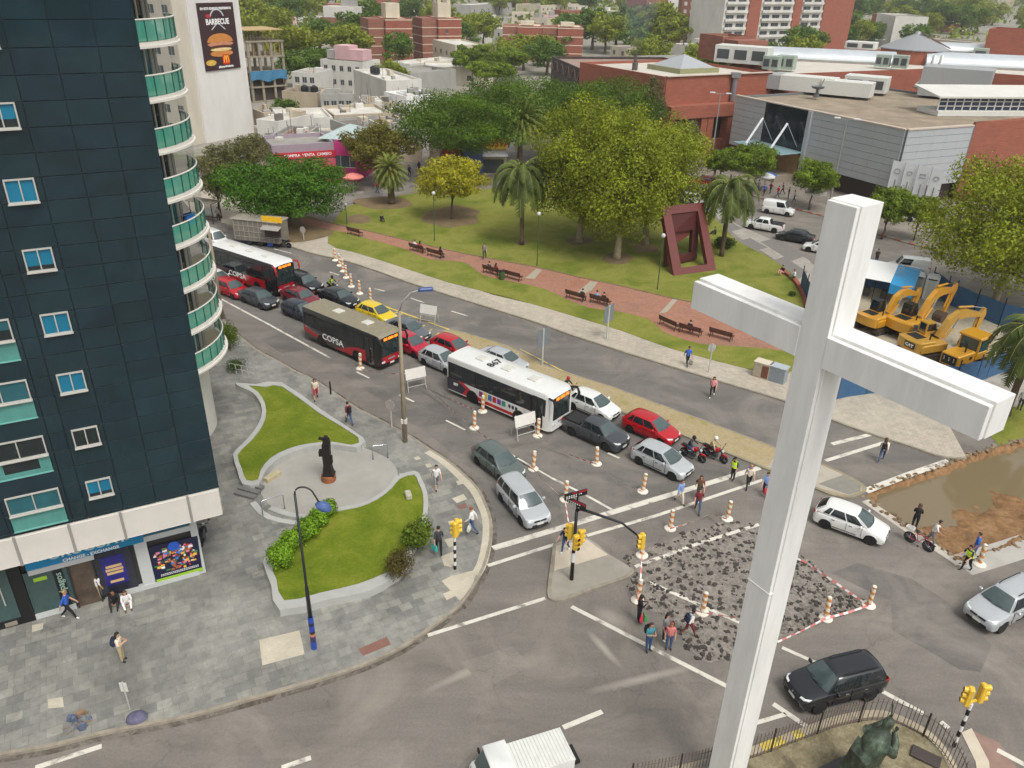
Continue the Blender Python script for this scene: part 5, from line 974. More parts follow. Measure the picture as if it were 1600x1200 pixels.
for nm, lb, px_, py_, L, W_, H_ in (('arched_skylight', 'long arched pale skylight on the left of the rear mall roof', 1262, 94, 34, 7, 2.4), ('arched_skylight', 'long arched pale skylight on the right of the rear mall roof', 1590, 108, 36, 7, 2.6), ('arched_skylight', 'far arched pale skylight at the right edge of the mall roof', 1590, 86, 36, 6, 2.2)):
    g = G(px_, py_, ZR-.4); b = MB(); b.loft([[(x, W_/2*math.cos(math.pi*i/12), H_*math.sin(math.pi*i/12)) for i in range(13)] for x in np.linspace(-L/2, L/2, 24)], True, True, 0, False); t = thing(nm, lb, 'skylight', g, R(-14)); obj('vault', b, M('vault_pale', S(190, 196, 200), .35, .2, .12, .3), t, 30); obj('vault_kerb', MB().box((0, -W_/2-.1, .2), (L, .3, .5)), RFG, t)
g = G(1424, 97, ZR-.4); t = thing('round_pavilion', 'round brick pavilion with a grey cone roof on the mall', 'pavilion', g); t.scale = (.72, .72, .64); obj('drum', MB().lathe([(9.2, 0), (9.2, 4.0), (8.6, 4.1), (0, 4.1)], (0, 0, 0), 28), BRK3, t)
cn = MB(); n = 28; cn.lathe([(9.6, 4.1), (9.6, 4.35), (1.0, 8.6), (.6, 9.4), (0, 9.5)], (0, 0, 0), n); obj('cone_roof', cn, M('cone_metal', S(150, 152, 154), .5, .2, .1), t)
st = MB(); st.box((5.0, -1.5, 6.9), (10.5, .9, .25), M=Matrix.Rotation(R(26), 4, 'Y') @ Matrix.Rotation(0, 4, 'Z')); obj('roof_stair', st, M('stair_rust', S(120, 100, 90), .6, .3), t)
t, w, h = blk('brick_plant_room', 'brick plant room with small blue marks above the brick mall', 'plant room', (1094, 52), (1130, 57), 17, 7, BRK2, RFB, zb=ZB-.6); sb = obj('annexe', MB().box((w+2, 4, h*.45), (5, 7, h*.9)), BRK2, t); [obj('blue_mark', MB().box((w+1+1.6*i, .45, h*.5), (.8, .1, 1.6)), M('mark_blue', S(70, 70, 150), .5), t) for i in range(2)]
t, w, h = blk('brick_plant_room', 'brick plant room at the top right edge behind the mall', 'plant room', (1546, 45), (1640, 50), 18, 12, BRK, RFB, zb=ZR-.6)
# sawtooth glass clerestory
p, rz, w = frame2((1464, 150), (1520, 152), ZG+2.8); q_ = G(1464, 178, ZG); t = thing('glass_clerestory', 'long window strip with a pale sloped roof on the gravel mall roof', 'clerestory', (q_.x, q_.y, ZG-.3), R(8))
obj('wall', MB().box((13, 2.5, .35), (26, 5.4, .7)), UW, t); b = MB(); b.box((13, .3, 1.7), (25.6, .2, 2.0)); obj('glazing', b, M('clerestory_glass', S(58, 66, 84), .1, var=.2, spec=.6), t)
b = MB(); [b.box((26*i/20, .16, 1.7), (.14, .14, 2.0)) for i in range(21)]; [b.box((13, .15, .75+.65*j), (26, .12, .1)) for j in range(4)]; obj('glazing_bars', b, UW, t); b = MB(); b.box((13, 3, 3.1), (27, 7, .25), M=Matrix.Rotation(R(7), 4, 'X')); obj('sloped_roof', b, mat_wall('clere_roof', S(205, 204, 196), .08), t)
for lb, px_ in (('bent silver duct on the dark roof recess, left of two', 1437), ('bent silver duct on the dark roof recess, right of two', 1449)):
    g = G(px_-8, 138, ZG); b = MB(); b.tube([(0, 0, 0), (.3, 0, .6), (2.2, .3, 3.6), (2.4, .3, 5.6)], .38, 8); tag(obj('roof_duct', b, M('duct_silver', S(205, 205, 200), .4, .3), None, True, g), lb, 'duct', 'silver ducts on the mall roof')
g = G(1275, 152, ZG); b = MB(); b.lathe([(.5, 0), (.45, .5), (.2, .6), (.2, 1.2), (0, 1.2)], n=8); b.lathe([(0, 1.0), (.9, 1.2), (1.1, 1.5), (.3, 1.5), (0, 1.4)], (0, 0, .2), 12); b.box((.6, 0, 2.2), (.1, .1, 1.5), M=Matrix.Rotation(R(20), 4, 'Y')); tag(obj('dish_mast', b, M('dish_dark', S(90, 96, 100), .5), None, False, g), 'small dish on a stub mast on the gravel mall roof', 'dish')
# ---- far houses and trees filling the view to the horizon
_occ = [(-58, 150, 22), (40, 155, 30), (75, 130, 40), (90, 175, 45), (-36, 290, 18), (-18, 295, 18), (20, 320, 26), (-62, 370, 24), (69, 440, 22), (85, 400, 30), (115, 350, 36), (-30, 185, 14), (-48, 165, 30), (-15, 190, 30), (-57, 195, 14), (120, 190, 60), (-25, 170, 25), (5, 115, 36), (-30, 118, 14)]
def free(x, y, r): return all((x-a)**2+(y-b)**2 > (r+c)**2 for a, b, c in _occ)
FW = [WHT, CRM, GRY, BEI, BRK, PNK, WHT, WHT]; FN = ['white', 'cream', 'grey', 'beige', 'brick red', 'pink', 'white', 'white']
fr_ = random.Random(5); n = 0; tries = 0; houses = []
_fh = {}
while n < 190 and tries < 6000:
    tries += 1; th = fr_.uniform(-.60, .62); y = 150+1500*fr_.random()**1.7; x = y*math.tan(th); w = fr_.uniform(8, 20); d = fr_.uniform(8, 14); h = fr_.choice((3.6, 4, 4.5, 6, 6.5, 7, 9))
    if y > 500: h *= fr_.choice((1, 1, 1.6)); w *= 1.3
    if not free(x, y, w*.6) or x < -y*.62: continue
    _occ.append((x, y, w*.62)); i = fr_.randrange(8); t = thing('far_house', 'low %s flat roofed house in the distant city' % FN[i], 'house', (x, y, 0), fr_.choice((R(28), R(-62), R(-36), R(10)))+fr_.uniform(-.1, .1), 'low %s houses of the distant city' % FN[i])
    m = MB(); m.box((0, 0, h/2), (w, d, h)); m.box((0, -d/2+.1, h+.25), (w, .2, .5)); m.box((0, d/2-.1, h+.25), (w, .2, .5)); m.box((-w/2+.1, 0, h+.25), (.2, d-.4, .5)); m.box((w/2-.1, 0, h+.25), (.2, d-.4, .5)); obj('wall', m, FW[i], t)
    obj('roof', MB().box((0, 0, h+.08), (w-.42, d-.42, .14)), fr_.choice((RFW, RFG, RFG, RFD, RFB)), t)
    if fr_.random() < .5: obj('roof_block', MB().bbox((fr_.uniform(-w/4, w/4), fr_.uniform(-d/4, d/4), h+1.2), (2.5, 2.5, 2.2), .05), fr_.choice((WHT, GRY)), t)
    if y < 700:
        k = int(w/4)
        for fl in range(1 if h < 5 else 2):
            for j in range(k): o = obj('window', wmesh(1.1, 1.3, WGL), [], t); o.location = (-w/2+w*(j+.5)/k, -d/2, 1.7+3*fl)
    n += 1
LSF = leafset('far_tree', S(128, 138, 44), .2); LSF2 = leafset('far_dark_tree', S(88, 114, 40), .2)
fm = []
for i in range(5):
    bl = crown_blobs(9, 1.8, 8.4, 9, 200+i, rmin=.3, rmax=.46); fm.append((leaves_mesh('crown', bl, 2600, .62, LSF if i < 3 else LSF2, 200+i), trunk_mb(6, .3, bl, i, limbs=4).mesh('trunk', MBARK)))
FAR = [(400, 84, 1.25), (430, 70, 1.3), (395, 60, 1.4), (455, 50, 1.4), (420, 36, 1.5), (480, 38, 1.4), (385, 40, 1.4), (450, 22, 1.6), (500, 82, 1.1), (525, 88, 1.0), (563, 78, 1.3), (548, 84, .9), (500, 128, .85), (510, 120, .6), (925, 78, 1.5), (945, 84, 1.3), (962, 76, 1.4), (985, 50, 1.3), (1005, 72, 1.4), (1030, 76, 1.5), (1050, 80, 1.2), (1090, 72, 1.3), (1110, 76, 1.2), (870, 96, .9), (850, 104, .8),
       (1300, 74, 1.0), (1320, 76, .9), (1340, 74, 1.0), (1360, 73, 1.0), (1380, 70, 1.0), (1400, 70, .9), (1420, 62, .9), (1445, 56, 1.3), (1470, 52, 1.5), (1500, 54, 1.5), (1525, 52, 1.4), (1550, 40, 1.5), (1340, 36, 1.5), (1440, 40, 1.6), (1480, 36, 1.6), (1410, 44, 1.4), (1395, 36, 1.4), (735, 62, 1.0), (755, 72, 1.1), (465, 135, .8), (648, 70, .9), (582, 60, 1.3), (780, 24, 1.4), (760, 18, 1.5), (815, 12, 1.5), (690, 18, 1.6), (1240, 98, .5), (615, 150, .7), (450, 196, .5)]
k = 0
def far_tree(x, y, s, i):
    lb, gp = (('light green tree standing among the far houses', 'light trees among the far houses') if i < 3 else ('dark green tree standing among the far houses', 'dark trees among the far houses'))
    t = thing('far_tree', lb, 'tree', (x, y, 0), fr_.uniform(0, 6.28), gp); t.scale = (s*fr_.uniform(.9, 1.25), s*fr_.uniform(.9, 1.25), s*fr_.uniform(.85, 1.1)); obj('trunk', fm[i][1], [], t); obj('crown', fm[i][0], [], t)
for px_, py_, s in FAR: g = G(px_, py_); far_tree(g.x, g.y, s*1.3, fr_.randrange(5)); k += 1
tries = 0
while k < 292 and tries < 9000:
    tries += 1; th = fr_.uniform(-.50, .62); y = 190+1300*fr_.random()**1.5; x = y*math.tan(th)
    if not free(x, y, 4): continue
    _occ.append((x, y, 2.5)); far_tree(x, y, fr_.uniform(1.1, 1.8)*(1.3 if y > 500 else 1), fr_.randrange(5)); k += 1
# the wooded city beyond reads as one mass
N = 1100; cs = []
for i in range(N):
    y = 420+2800*fr_.random()**1.2; th = fr_.uniform(-.62, .66); s = fr_.uniform(8, 16)*(.6 if y < 700 else 1); cs.append((y*math.tan(th), y, s*.33, s, s*.8, s*.55))
struct_o = obj('far_wood', leaves_mesh('far_wood', cs, 70000, 3.6, LSF[:3]+[LSF2[1]], 77, .7, turned=.25), []); struct_o['kind'] = 'stuff'
hl = MB(); K = 60
rows_ = [[(-3800+7600*i/K, 3400+600*j, (0 if j in (0, 4) else (30+26*mn.noise(Vector((i*.16, j*.8, 3)))+18*math.sin(i*.21))*(1.2 if j == 2 else .7)) + (-2 if j in (0, 4) else 0)) for i in range(K+1)] for j in range(5)]
hl.loft(rows_, False, False, 0, False); hl.f = [tuple(reversed(f)) for f in hl.f]; struct('hills', hl, mat_ground('hill_green', [(.35, S(96, 106, 60)), (.6, S(120, 124, 84)), (.75, S(170, 165, 150))], .012, .08, bd=0.0))
# ================================================================ VEHICLES
MTY = M('tyre_rubber', S(30, 30, 31), .8, var=.1); MRIM = M('rim_alloy', S(165, 167, 170), .3, .7, .05); MBLK = M('black_trim', S(24, 24, 26), .5, var=.1); MCG = M('car_glass', S(30, 38, 40), .05, var=.2, scale=1.5, spec=.8); MWSG = M('windscreen_glass', S(72, 86, 86), .04, var=.25, scale=1.2, spec=.9)
MHL = M('headlight_clear', S(225, 228, 225), .1, .2, .05); MTL = M('taillight_red', S(170, 20, 24), .2, var=.05); MPLATE = M('number_plate', S(225, 225, 215), .4, var=.03); MCHR = M('chrome', S(190, 192, 194), .15, .9, .02)
def fixn(me):
    b = bmesh.new(); b.from_mesh(me); bmesh.ops.remove_doubles(b, verts=b.verts, dist=.0004); bmesh.ops.recalc_face_normals(b, faces=b.faces); b.to_mesh(me); b.free(); return me
def lerp(a, b, t): return a+(b-a)*t
def interp(x, pts):
    if x <= pts[0][0]: return pts[0][1]
    for (a, va), (b, vb) in zip(pts, pts[1:]):
        if x <= b: return lerp(va, vb, (x-a)/(b-a))
    return pts[-1][1]
_wheels = {}
def wheel_mesh(r, w):
    if (r, w) in _wheels: return _wheels[(r, w)]
    Rx = Matrix.Rotation(R(90), 4, 'X'); t = MB(); t.lathe([(r*.62, -w/2), (r*.93, -w/2), (r, -w*.36), (r, w*.36), (r*.93, w/2), (r*.62, w/2)], n=20); t.xf(Rx)
    q = MB(); q.lathe([(0, -w*.30), (r*.2, -w*.44), (r*.62, -w*.18), (r*.66, -w*.18), (r*.66, w*.18), (r*.62, w*.18), (r*.2, w*.44), (0, w*.3)], n=20, mi=1)
    for k in range(5):
        a = k*2*math.pi/5
        for s in (-1, 1): q.box((math.cos(a)*r*.38, math.sin(a)*r*.38, s*w*.42), (r*.5, r*.15, .02), a)
    q.lathe([(r*.58, w*.40), (r*.66, w*.44), (r*.68, w*.40)], n=20); q.lathe([(r*.68, -w*.40), (r*.66, -w*.44), (r*.58, -w*.40)], n=20); q.xf(Rx)
    _wheels[(r, w)] = (fixn(t.mesh('wheel', MTY, 40)), q.mesh('rim', [MRIM, MBLK], 40)); return _wheels[(r, w)]
def add_wheels(t, xs, y, r, w):
    for x in xs:
        for s in (-1, 1): o = obj('wheel', wheel_mesh(r, w)[0], [], t, loc=(x, s*y, r)); obj('rim', wheel_mesh(r, w)[1], [], o)
CARS = {   # length, width, height, wheelbase, wheel radius, cowl x, screen top x, roof rear x, rear glass base x, belt z, hood front z, hood rear z, deck z, side glass splits
 'hatch': dict(L=3.95, W=1.68, H=1.47, wb=2.47, r=.30, xc=.98, xs=.22, xr=-1.36, xb=-1.86, zb=.92, zf=.68, zh=.92, zd=1.0, sp=((.13, .25), (.28, .60), (.63, .95))),
 'sedan': dict(L=4.35, W=1.70, H=1.44, wb=2.52, r=.30, xc=1.05, xs=.35, xr=-.95, xb=-1.55, zb=.90, zf=.70, zh=.90, zd=.98, sp=((.06, .16), (.20, .57), (.61, .97))),
 'wagon': dict(L=4.2, W=1.72, H=1.56, wb=2.47, r=.31, xc=1.05, xs=.45, xr=-1.75, xb=-2.0, zb=.92, zf=.74, zh=.96, zd=.94, sp=((.04, .26), (.29, .60), (.63, .97))),
 'suv': dict(L=4.3, W=1.78, H=1.68, wb=2.55, r=.36, xc=1.0, xs=.42, xr=-1.75, xb=-2.0, zb=1.04, zf=.86, zh=1.06, zd=1.06, sp=((.04, .24), (.28, .60), (.64, .97))),
 'pickup': dict(L=4.7, W=1.74, H=1.56, wb=2.85, r=.33, xc=1.25, xs=.62, xr=-.55, xb=-.80, zb=.98, zf=.80, zh=1.0, zd=1.0, sp=((.08, .48), (.52, .97))),
 'van': dict(L=4.1, W=1.70, H=1.82, wb=2.65, r=.30, xc=1.15, xs=.70, xr=-1.95, xb=-2.02, zb=1.0, zf=.76, zh=1.0, zd=1.0, sp=((.62, .97),)),
}
def make_car(kind, label, paintm):
    c = CARS[kind]; L, W, H, wb, r = c['L'], c['W'], c['H'], c['wb'], c['r']; hl = L/2; zl = .20 if kind != 'suv' else .28; xo = .02
    t = thing({'pickup': 'pickup', 'van': 'van'}.get(kind, 'car'), label, {'pickup': 'pickup', 'van': 'van'}.get(kind, 'car')); xw = (-wb/2+xo, wb/2+xo); ra = r+.055
    def hw(x): u = abs(x)/hl; return W/2*(1-.055*u**2-.13*max(0, (u-.86)/.14)**2)
    zt = [(-hl, c['zd']-.10), (-hl+.10, c['zd']-.02), (c['xb'], c['zd']), (c['xb']+.15, c['zb']), (c['xc']-.1, c['zb']+.0), (c['xc'], c['zh']), (hl-.55, lerp(c['zh'], c['zf'], .55)), (hl-.16, c['zf']), (hl, c['zf']-.10)]
    xs = sorted(set([-hl, -hl+.05, -hl+.14, -hl+.3, hl-.3, hl-.14, hl-.05, hl, c['xb'], c['xb']+.15, c['xc']-.1, c['xc'], hl-.55, -.4, .1]+[q for w_ in xw for k in (-1.001, -1, -.92, -.72, -.4, 0, .4, .72, .92, 1, 1.001) for q in (w_+k*ra,)]))
    xs = [x for x in xs if -hl <= x <= hl]; b = MB(); rings = []
    for x in xs:
        w = hw(x); zs_ = interp(x, zt); u = max(0, (abs(x)-hl+.14)/.14); z0 = zl+.10*u; za = 0
        for w_ in xw:
            if abs(x-w_) <= ra*1.0001: za = r+math.sqrt(max(0, ra*ra-(x-w_)**2))
        zm = lerp(z0, zs_, .55); cr = .035 if x > c['xc'] or x < c['xb'] else .0; fl = .02 if za else 0
        half = [(w*.80, max(z0, za-.02)), (w*.96+fl, max(z0+.05, za)), (w+fl, max(zm, za+.02)), (w*.99, max(zs_-.10, za+.04)), (w*.955, zs_-.02), (w*.86, zs_+.012), (w*.45, zs_+cr)]
        if x in (-hl, hl): half = [(y*.94, lerp(z, (zl+zs_)/2, .12)) for y, z in half]
        rings.append([(x, y, z) for y, z in half]+[(x, 0, zs_+cr*1.15)]+[(x, -y, z) for y, z in reversed(half)]+[(x, 0, zl+.05*u)])
    b.loft(rings, True, True)
    nr = len(rings[0])                     # dark sills: the lowest strip of every ring
    # greenhouse
    wbelt = lambda x: hw(x)*.90
    wt = W/2*.69; zr = H; bx0, bx1, rx0, rx1 = c['xb']-.02, c['xc']+.02, c['xr'], c['xs']; N = 10; sides = {}
    def side(u, v, s, off=0.0):
        bx, rx = lerp(bx0, bx1, u), lerp(rx0, rx1, u); e = 1-.10*(2*u-1)**4
        bz = c['zb']-.01 if True else 0
        p0 = Vector((bx, s*(wbelt(bx)+.015), lerp(c['zd'], c['zh'], u)-.015)); p1 = Vector((rx, s*wt*e, zr-.07+.02*(1-(2*u-1)**2))); q = p0.lerp(p1, v); q.y += s*(.035*math.sin(math.pi*v)+off); q.z += off*.3; return q
    for s in (-1, 1):
        g = [[side(i/N, j/4, s) for i in range(N+1)] for j in range(5)]; vs = [p for row in g for p in row]
        b.add(vs, [(j*(N+1)+i, j*(N+1)+i+1, (j+1)*(N+1)+i+1, (j+1)*(N+1)+i) for j in range(4) for i in range(N)])
    def roof(u, y): e = side(u, 1, 1); return Vector((e.x+(.05 if u > .5 else -.03)*(1-y*y)*(abs(2*u-1)**3), e.y*y, e.z+.065*(1-abs(y)**2.6)))
    ys = [-1, -.94, -.75, -.4, 0, .4, .75, .94, 1]
    vs = [roof(i/N, y) for i in range(N+1) for y in ys]; m_ = len(ys); b.add(vs, [(i*m_+j, (i+1)*m_+j, (i+1)*m_+j+1, i*m_+j+1) for i in range(N) for j in range(m_-1)])
    def screen(u, v, y, off=0.0):
        a = side(u, 0, 1); p0 = Vector((a.x+(.16 if u > .5 else -.06)*(1-y*y), a.y*y, a.z+.02)); p1 = roof(u, y); q = p0.lerp(p1, v); bulge = math.sin(math.pi*v)*.03*(1 if u > .5 else -1); q.x += bulge+off*(1 if u > .5 else -1); q.z += abs(off)*.7; q.y = lerp(a.y*y, p1.y, v); q.y += (1 if y > 0 else -1)*.035*math.sin(math.pi*v)*abs(y)**6; return q
    for u in (0, 1):
        vs = [screen(u, j/4, y) for j in range(5) for y in ys]; b.add(vs, [(j*m_+i, j*m_+i+1, (j+1)*m_+i+1, (j+1)*m_+i) for j in range(4) for i in range(m_-1)])
    me = fixn(b.mesh('body', [paintm, MBLK], 38)); bo = obj('body', me, [], t); bo.material_slots[0].link = 'OBJECT'; bo.material_slots[0].material = paintm
    for p in me.polygons:
        if p.center.z < zl+.10 and abs(p.normal.z) < .9: p.material_index = 1
        if p.normal.z < -.7: p.material_index = 1
    def patch3(name, f, mat, parent=t, nu=6, nv=4):
        q = MB(); vs = [f(i/nu, j/nv) for j in range(nv+1) for i in range(nu+1)]; q.add(vs, [(j*(nu+1)+i, j*(nu+1)+i+1, (j+1)*(nu+1)+i+1, (j+1)*(nu+1)+i) for j in range(nv) for i in range(nu)]); o = obj(name, q, mat, parent, True)
        return o
    patch3('windscreen', lambda i, j: screen(1, lerp(.05, .94, j), lerp(-.93, .93, i), .008), MWSG)
    patch3('rear_window', lambda i, j: screen(0, lerp(.10 if kind != 'van' else .3, .9, j), lerp(-.88, .88, i), .008), MCG)
    for s in (-1, 1):
        for a, e in c['sp']: patch3('side_window', lambda i, j, s=s, a=a, e=e: side(lerp(a, e, i), lerp(.10, .90, j), s, .008), MCG)
    if kind == 'van': pass
    fx = hl
    for s in (-1, 1):
        y0, y1 = hw(fx-.2)*.52, hw(fx-.12)*.985; zc_ = c['zf']-.06
        q = MB(); q.loft([[(fx-.02, s*y0, zc_-.09), (fx-.02, s*y0, zc_+.04), (fx-.10, s*y0, zc_+.07)], [(fx-.06, s*lerp(y0, y1, .6), zc_-.09), (fx-.07, s*lerp(y0, y1, .6), zc_+.06), (fx-.16, s*lerp(y0, y1, .6), zc_+.10)], [(fx-.20, s*y1, zc_-.02), (fx-.24, s*y1, zc_+.08), (fx-.40, s*(y1-.02), zc_+.12)]]); obj('headlight', fixn(q.mesh('headlight', MHL)), [], t)
        zt_ = c['zd']-.16; q = MB(); hgt = .22 if kind in ('hatch', 'sedan') else .34; yb0, yb1 = hw(-fx+.15)*.72, hw(-fx+.12)*1.0
        q.loft([[(-fx-.012, s*yb0, zt_-hgt/2), (-fx-.012, s*yb0, zt_+hgt/2), (-fx+.03, s*yb0, zt_+hgt/2+.02)], [(-fx+.02, s*yb1*.93, zt_-hgt/2), (-fx+.02, s*yb1*.93, zt_+hgt/2), (-fx+.06, s*yb1*.93, zt_+hgt/2+.02)], [(-fx+.22, s*(yb1+.005), zt_-hgt/3), (-fx+.25, s*(yb1+.005), zt_+hgt/2), (-fx+.28, s*(yb1-.02), zt_+hgt/2+.01)]]); obj('taillight', fixn(q.mesh('taillight', MTL)), [], t)
        xm = c['xc']-.32; q = MB(); q.bbox((xm, s*(hw(xm)+.10), c['zb']+.10), (.12, .2, .14), .03); mo_ = obj('mirror', q, paintm, t); mo_.material_slots[0].link = 'OBJECT'; mo_.material_slots[0].material = paintm
        for xh in ((-.05, -1.0) if kind not in ('pickup', 'van') else (.2,)):
            o = obj('door_handle', MB().box((xh+.15, s*(hw(xh)*.992+.008), c['zb']-.13), (.17, .03, .03)), MCHR if kind == 'suv' else MBLK, t)
        sm_ = MB()
        for xd in ((c['xc']-.25, lerp(bx0, bx1, .615), lerp(bx0, bx1, .24)) if kind not in ('pickup', 'van') else (c['xc']-.3, lerp(bx0, bx1, .5), bx0)):
            if all(abs(xd-w_) > ra*.9 for w_ in xw) : sm_.box((xd, s*hw(xd)*.985, (zl+.12+c['zb'])/2), (.014, .05, c['zb']-zl-.16))
        sm_.box(((bx0+bx1)/2+.05, s*hw(0)*.99, zl+.16), (wb-2*ra-.02, .05, .018)); obj('door_seam', sm_, MBLK, t)
    q = MB(); q.box((fx-.005, 0, c['zf']-.10), (.04, hw(fx-.2)*.95, .09)); q.box((fx-.0, 0, zl+.16), (.05, hw(fx-.2)*1.25, .13)); obj('grille', q, MBLK, t)
    obj('number_plate', MB().box((fx+.022, 0, zl+.27), (.02, .4, .12)), MPLATE, t); obj('number_plate', MB().box((-fx-.012, 0, zl+.38), (.02, .4, .12)), MPLATE, t)
    obj('badge', MB().lathe([(0, 0), (.05, 0), (.05, .012), (0, .014)], (0, 0, 0), 10).xf(Matrix.Translation((fx+.018, 0, c['zf']-.10)) @ Matrix.Rotation(R(90), 4, 'Y')), MCHR, t)
    wi = MB(); [wi.tube([screen(1, .06, y0_, .02), screen(1, .16, y0_+.55, .022)], .012, 4) for y0_ in (-.7, -.05)]; obj('wiper', wi, MBLK, t)
    if kind == 'suv':
        for s in (-1, 1): obj('roof_rail', MB().tube([roof(.12, s*.86)+Vector((0, 0, .02)), roof(.2, s*.86)+Vector((0, 0, .07)), roof(.8, s*.86)+Vector((0, 0, .07)), roof(.9, s*.86)+Vector((0, 0, .02))], .025, 6), MBLK, t)
    if kind == 'pickup':
        bl = (bx0-.08)-(-hl+.12); bd = MB(); x0, x1, y0 = -hl+.14, bx0-.08, W/2*.80; z1 = c['zd']+.06; bd.sheet([(x0, -y0), (x1, -y0), (x1, y0), (x0, y0)], z1-.012); obj('cargo_bed', bd, M('bed_dark', S(38, 38, 40), .7, var=.2), t)
        rl = MB(); [rl.box(((x0+x1)/2, s*y0, z1+.01), (x1-x0, .06, .07)) for s in (-1, 1)]; rl.box((x0-.02, 0, z1+.01), (.06, 2*y0, .07)); rl.box((x1, 0, z1+.01), (.05, 2*y0, .07)); obj('bed_rail', rl, MBLK, t)
    add_wheels(t, xw, W/2-.115, r, .19); return t
PNT = {k: paint(k, S(*v)) for k, v in dict(white=(232, 232, 228), red=(182, 22, 34), dkred=(120, 28, 42), black=(34, 36, 40), dgrey=(66, 70, 74), grey=(96, 102, 106), silver=(178, 182, 184), green=(92, 104, 100), yellow=(226, 196, 26), navy=(34, 42, 58), cherry=(186, 30, 56)).items()}
protos = {}
def car(kind, col, px_, py_, hd, label, group=None, cat=None):
    c = CARS[kind]; g = G(px_, py_, c['H']*.48); h = R(hd) if not isinstance(hd, tuple) else ang(*hd); pm_ = PNT[col]
    if kind not in protos: o = protos[kind] = make_car(kind, label, pm_); o.location = (g.x, g.y, .012); o.rotation_euler = (0, 0, h)
    else:
        o = dup(protos[kind], (g.x, g.y, .012), h, label)
        for ch in o.children:
            if ch.name.split('.')[0] in ('body', 'mirror'): ch.material_slots[0].material = pm_
    if group: o['group'] = group
    return o
JAM = 'cars waiting in the avenue jam'; PARK = 'vehicles on the street by the mall'
for a in (('hatch', 'red', 361, 449, -37, 'red hatchback left of the dark grey car below the far bus'), ('sedan', 'dgrey', 404, 464, -37, 'dark grey car right of the leftmost red hatchback'), ('sedan', 'dkred', 470, 463, -38, 'maroon car right in front of the far bus'), ('suv', 'black', 474, 441, -36, 'black car beside the nose of the far bus'),
          ('hatch', 'navy', 470, 484, -38, 'dark navy hatchback behind the middle bus'), ('sedan', 'black', 529, 463, -37, 'black sedan in front of the yellow vested motorcyclist'), ('hatch', 'yellow', 588, 488, -37, 'yellow taxi hatchback in the traffic jam'), ('sedan', 'grey', 637, 513, -38, 'grey sedan between the yellow taxi and the crimson hatchback'), ('hatch', 'cherry', 641, 536, -40, 'crimson hatchback partly behind the tall street lamp'),
          ('hatch', 'red', 708, 541, -38, 'bright red hatchback beside the rear of the white bus'), ('hatch', 'silver', 690, 561, -40, 'silver hatchback just behind the white bus'), ('sedan', 'silver', 786, 561, -39, 'silver sedan on the far side of the white bus'), ('hatch', 'white', 927, 630, -40, 'white hatchback in front of the white bus'),
          ('pickup', 'dgrey', 931, 671, -41, 'dark grey small pickup right of the white bus nose'), ('hatch', 'red', 1018, 666, -41, 'red hatchback beside the median strip, nearest of the red cars'), ('hatch', 'silver', 1035, 716, -42, 'silver hatchback stopped first at the crossing line'), ('sedan', 'white', 338, 434, -37, 'white car half hidden by the tower balconies, left of the red hatchback'),
          ('van', 'white', 334, 372, -37, 'white van behind the far bus, half hidden by the tower')): car(*a, group=JAM)
car('hatch', 'green', 779, 720, -52, 'grey green hatchback turning at the kerb beside the barrier tape'); car('wagon', 'silver', 817, 780, -62, 'silver estate car turning behind the grey green hatchback')
car('hatch', 'white', 1331, 812, -34, 'white hatchback passing beside the flooded pit'); car('suv', 'silver', 1572, 940, -152, 'silver off roader with an open sunroof at the right edge'); car('suv', 'black', 1306, 1062, 197, 'black off roader with roof rails beside the statue railing')
for a in (('hatch', 'red', 1098, 283, 165, 'red hatchback on the street beyond the plane trees'), ('hatch', 'white', 1071, 309, 150, 'white car half hidden by the plane trees beyond the lawn'), ('suv', 'grey', 1088, 298, 160, 'dark off roader beside the red hatchback on the far street'), ('pickup', 'white', 1195, 350, 150, 'white pickup on the street by the mall'), ('sedan', 'black', 1243, 368, 150, 'black sedan following the white pickup by the mall'), ('van', 'white', 1217, 324, -30, 'white delivery van on the far lane by the mall'), ('hatch', 'white', 1284, 385, 150, 'white car showing its nose left of the big cross'), ('van', 'white', 1420, 414, 160, 'white minibus behind the blue tent roof'), ('sedan', 'white', 1408, 334, 150, 'white car parked at the kerb below the banners')): car(*a, group=PARK)
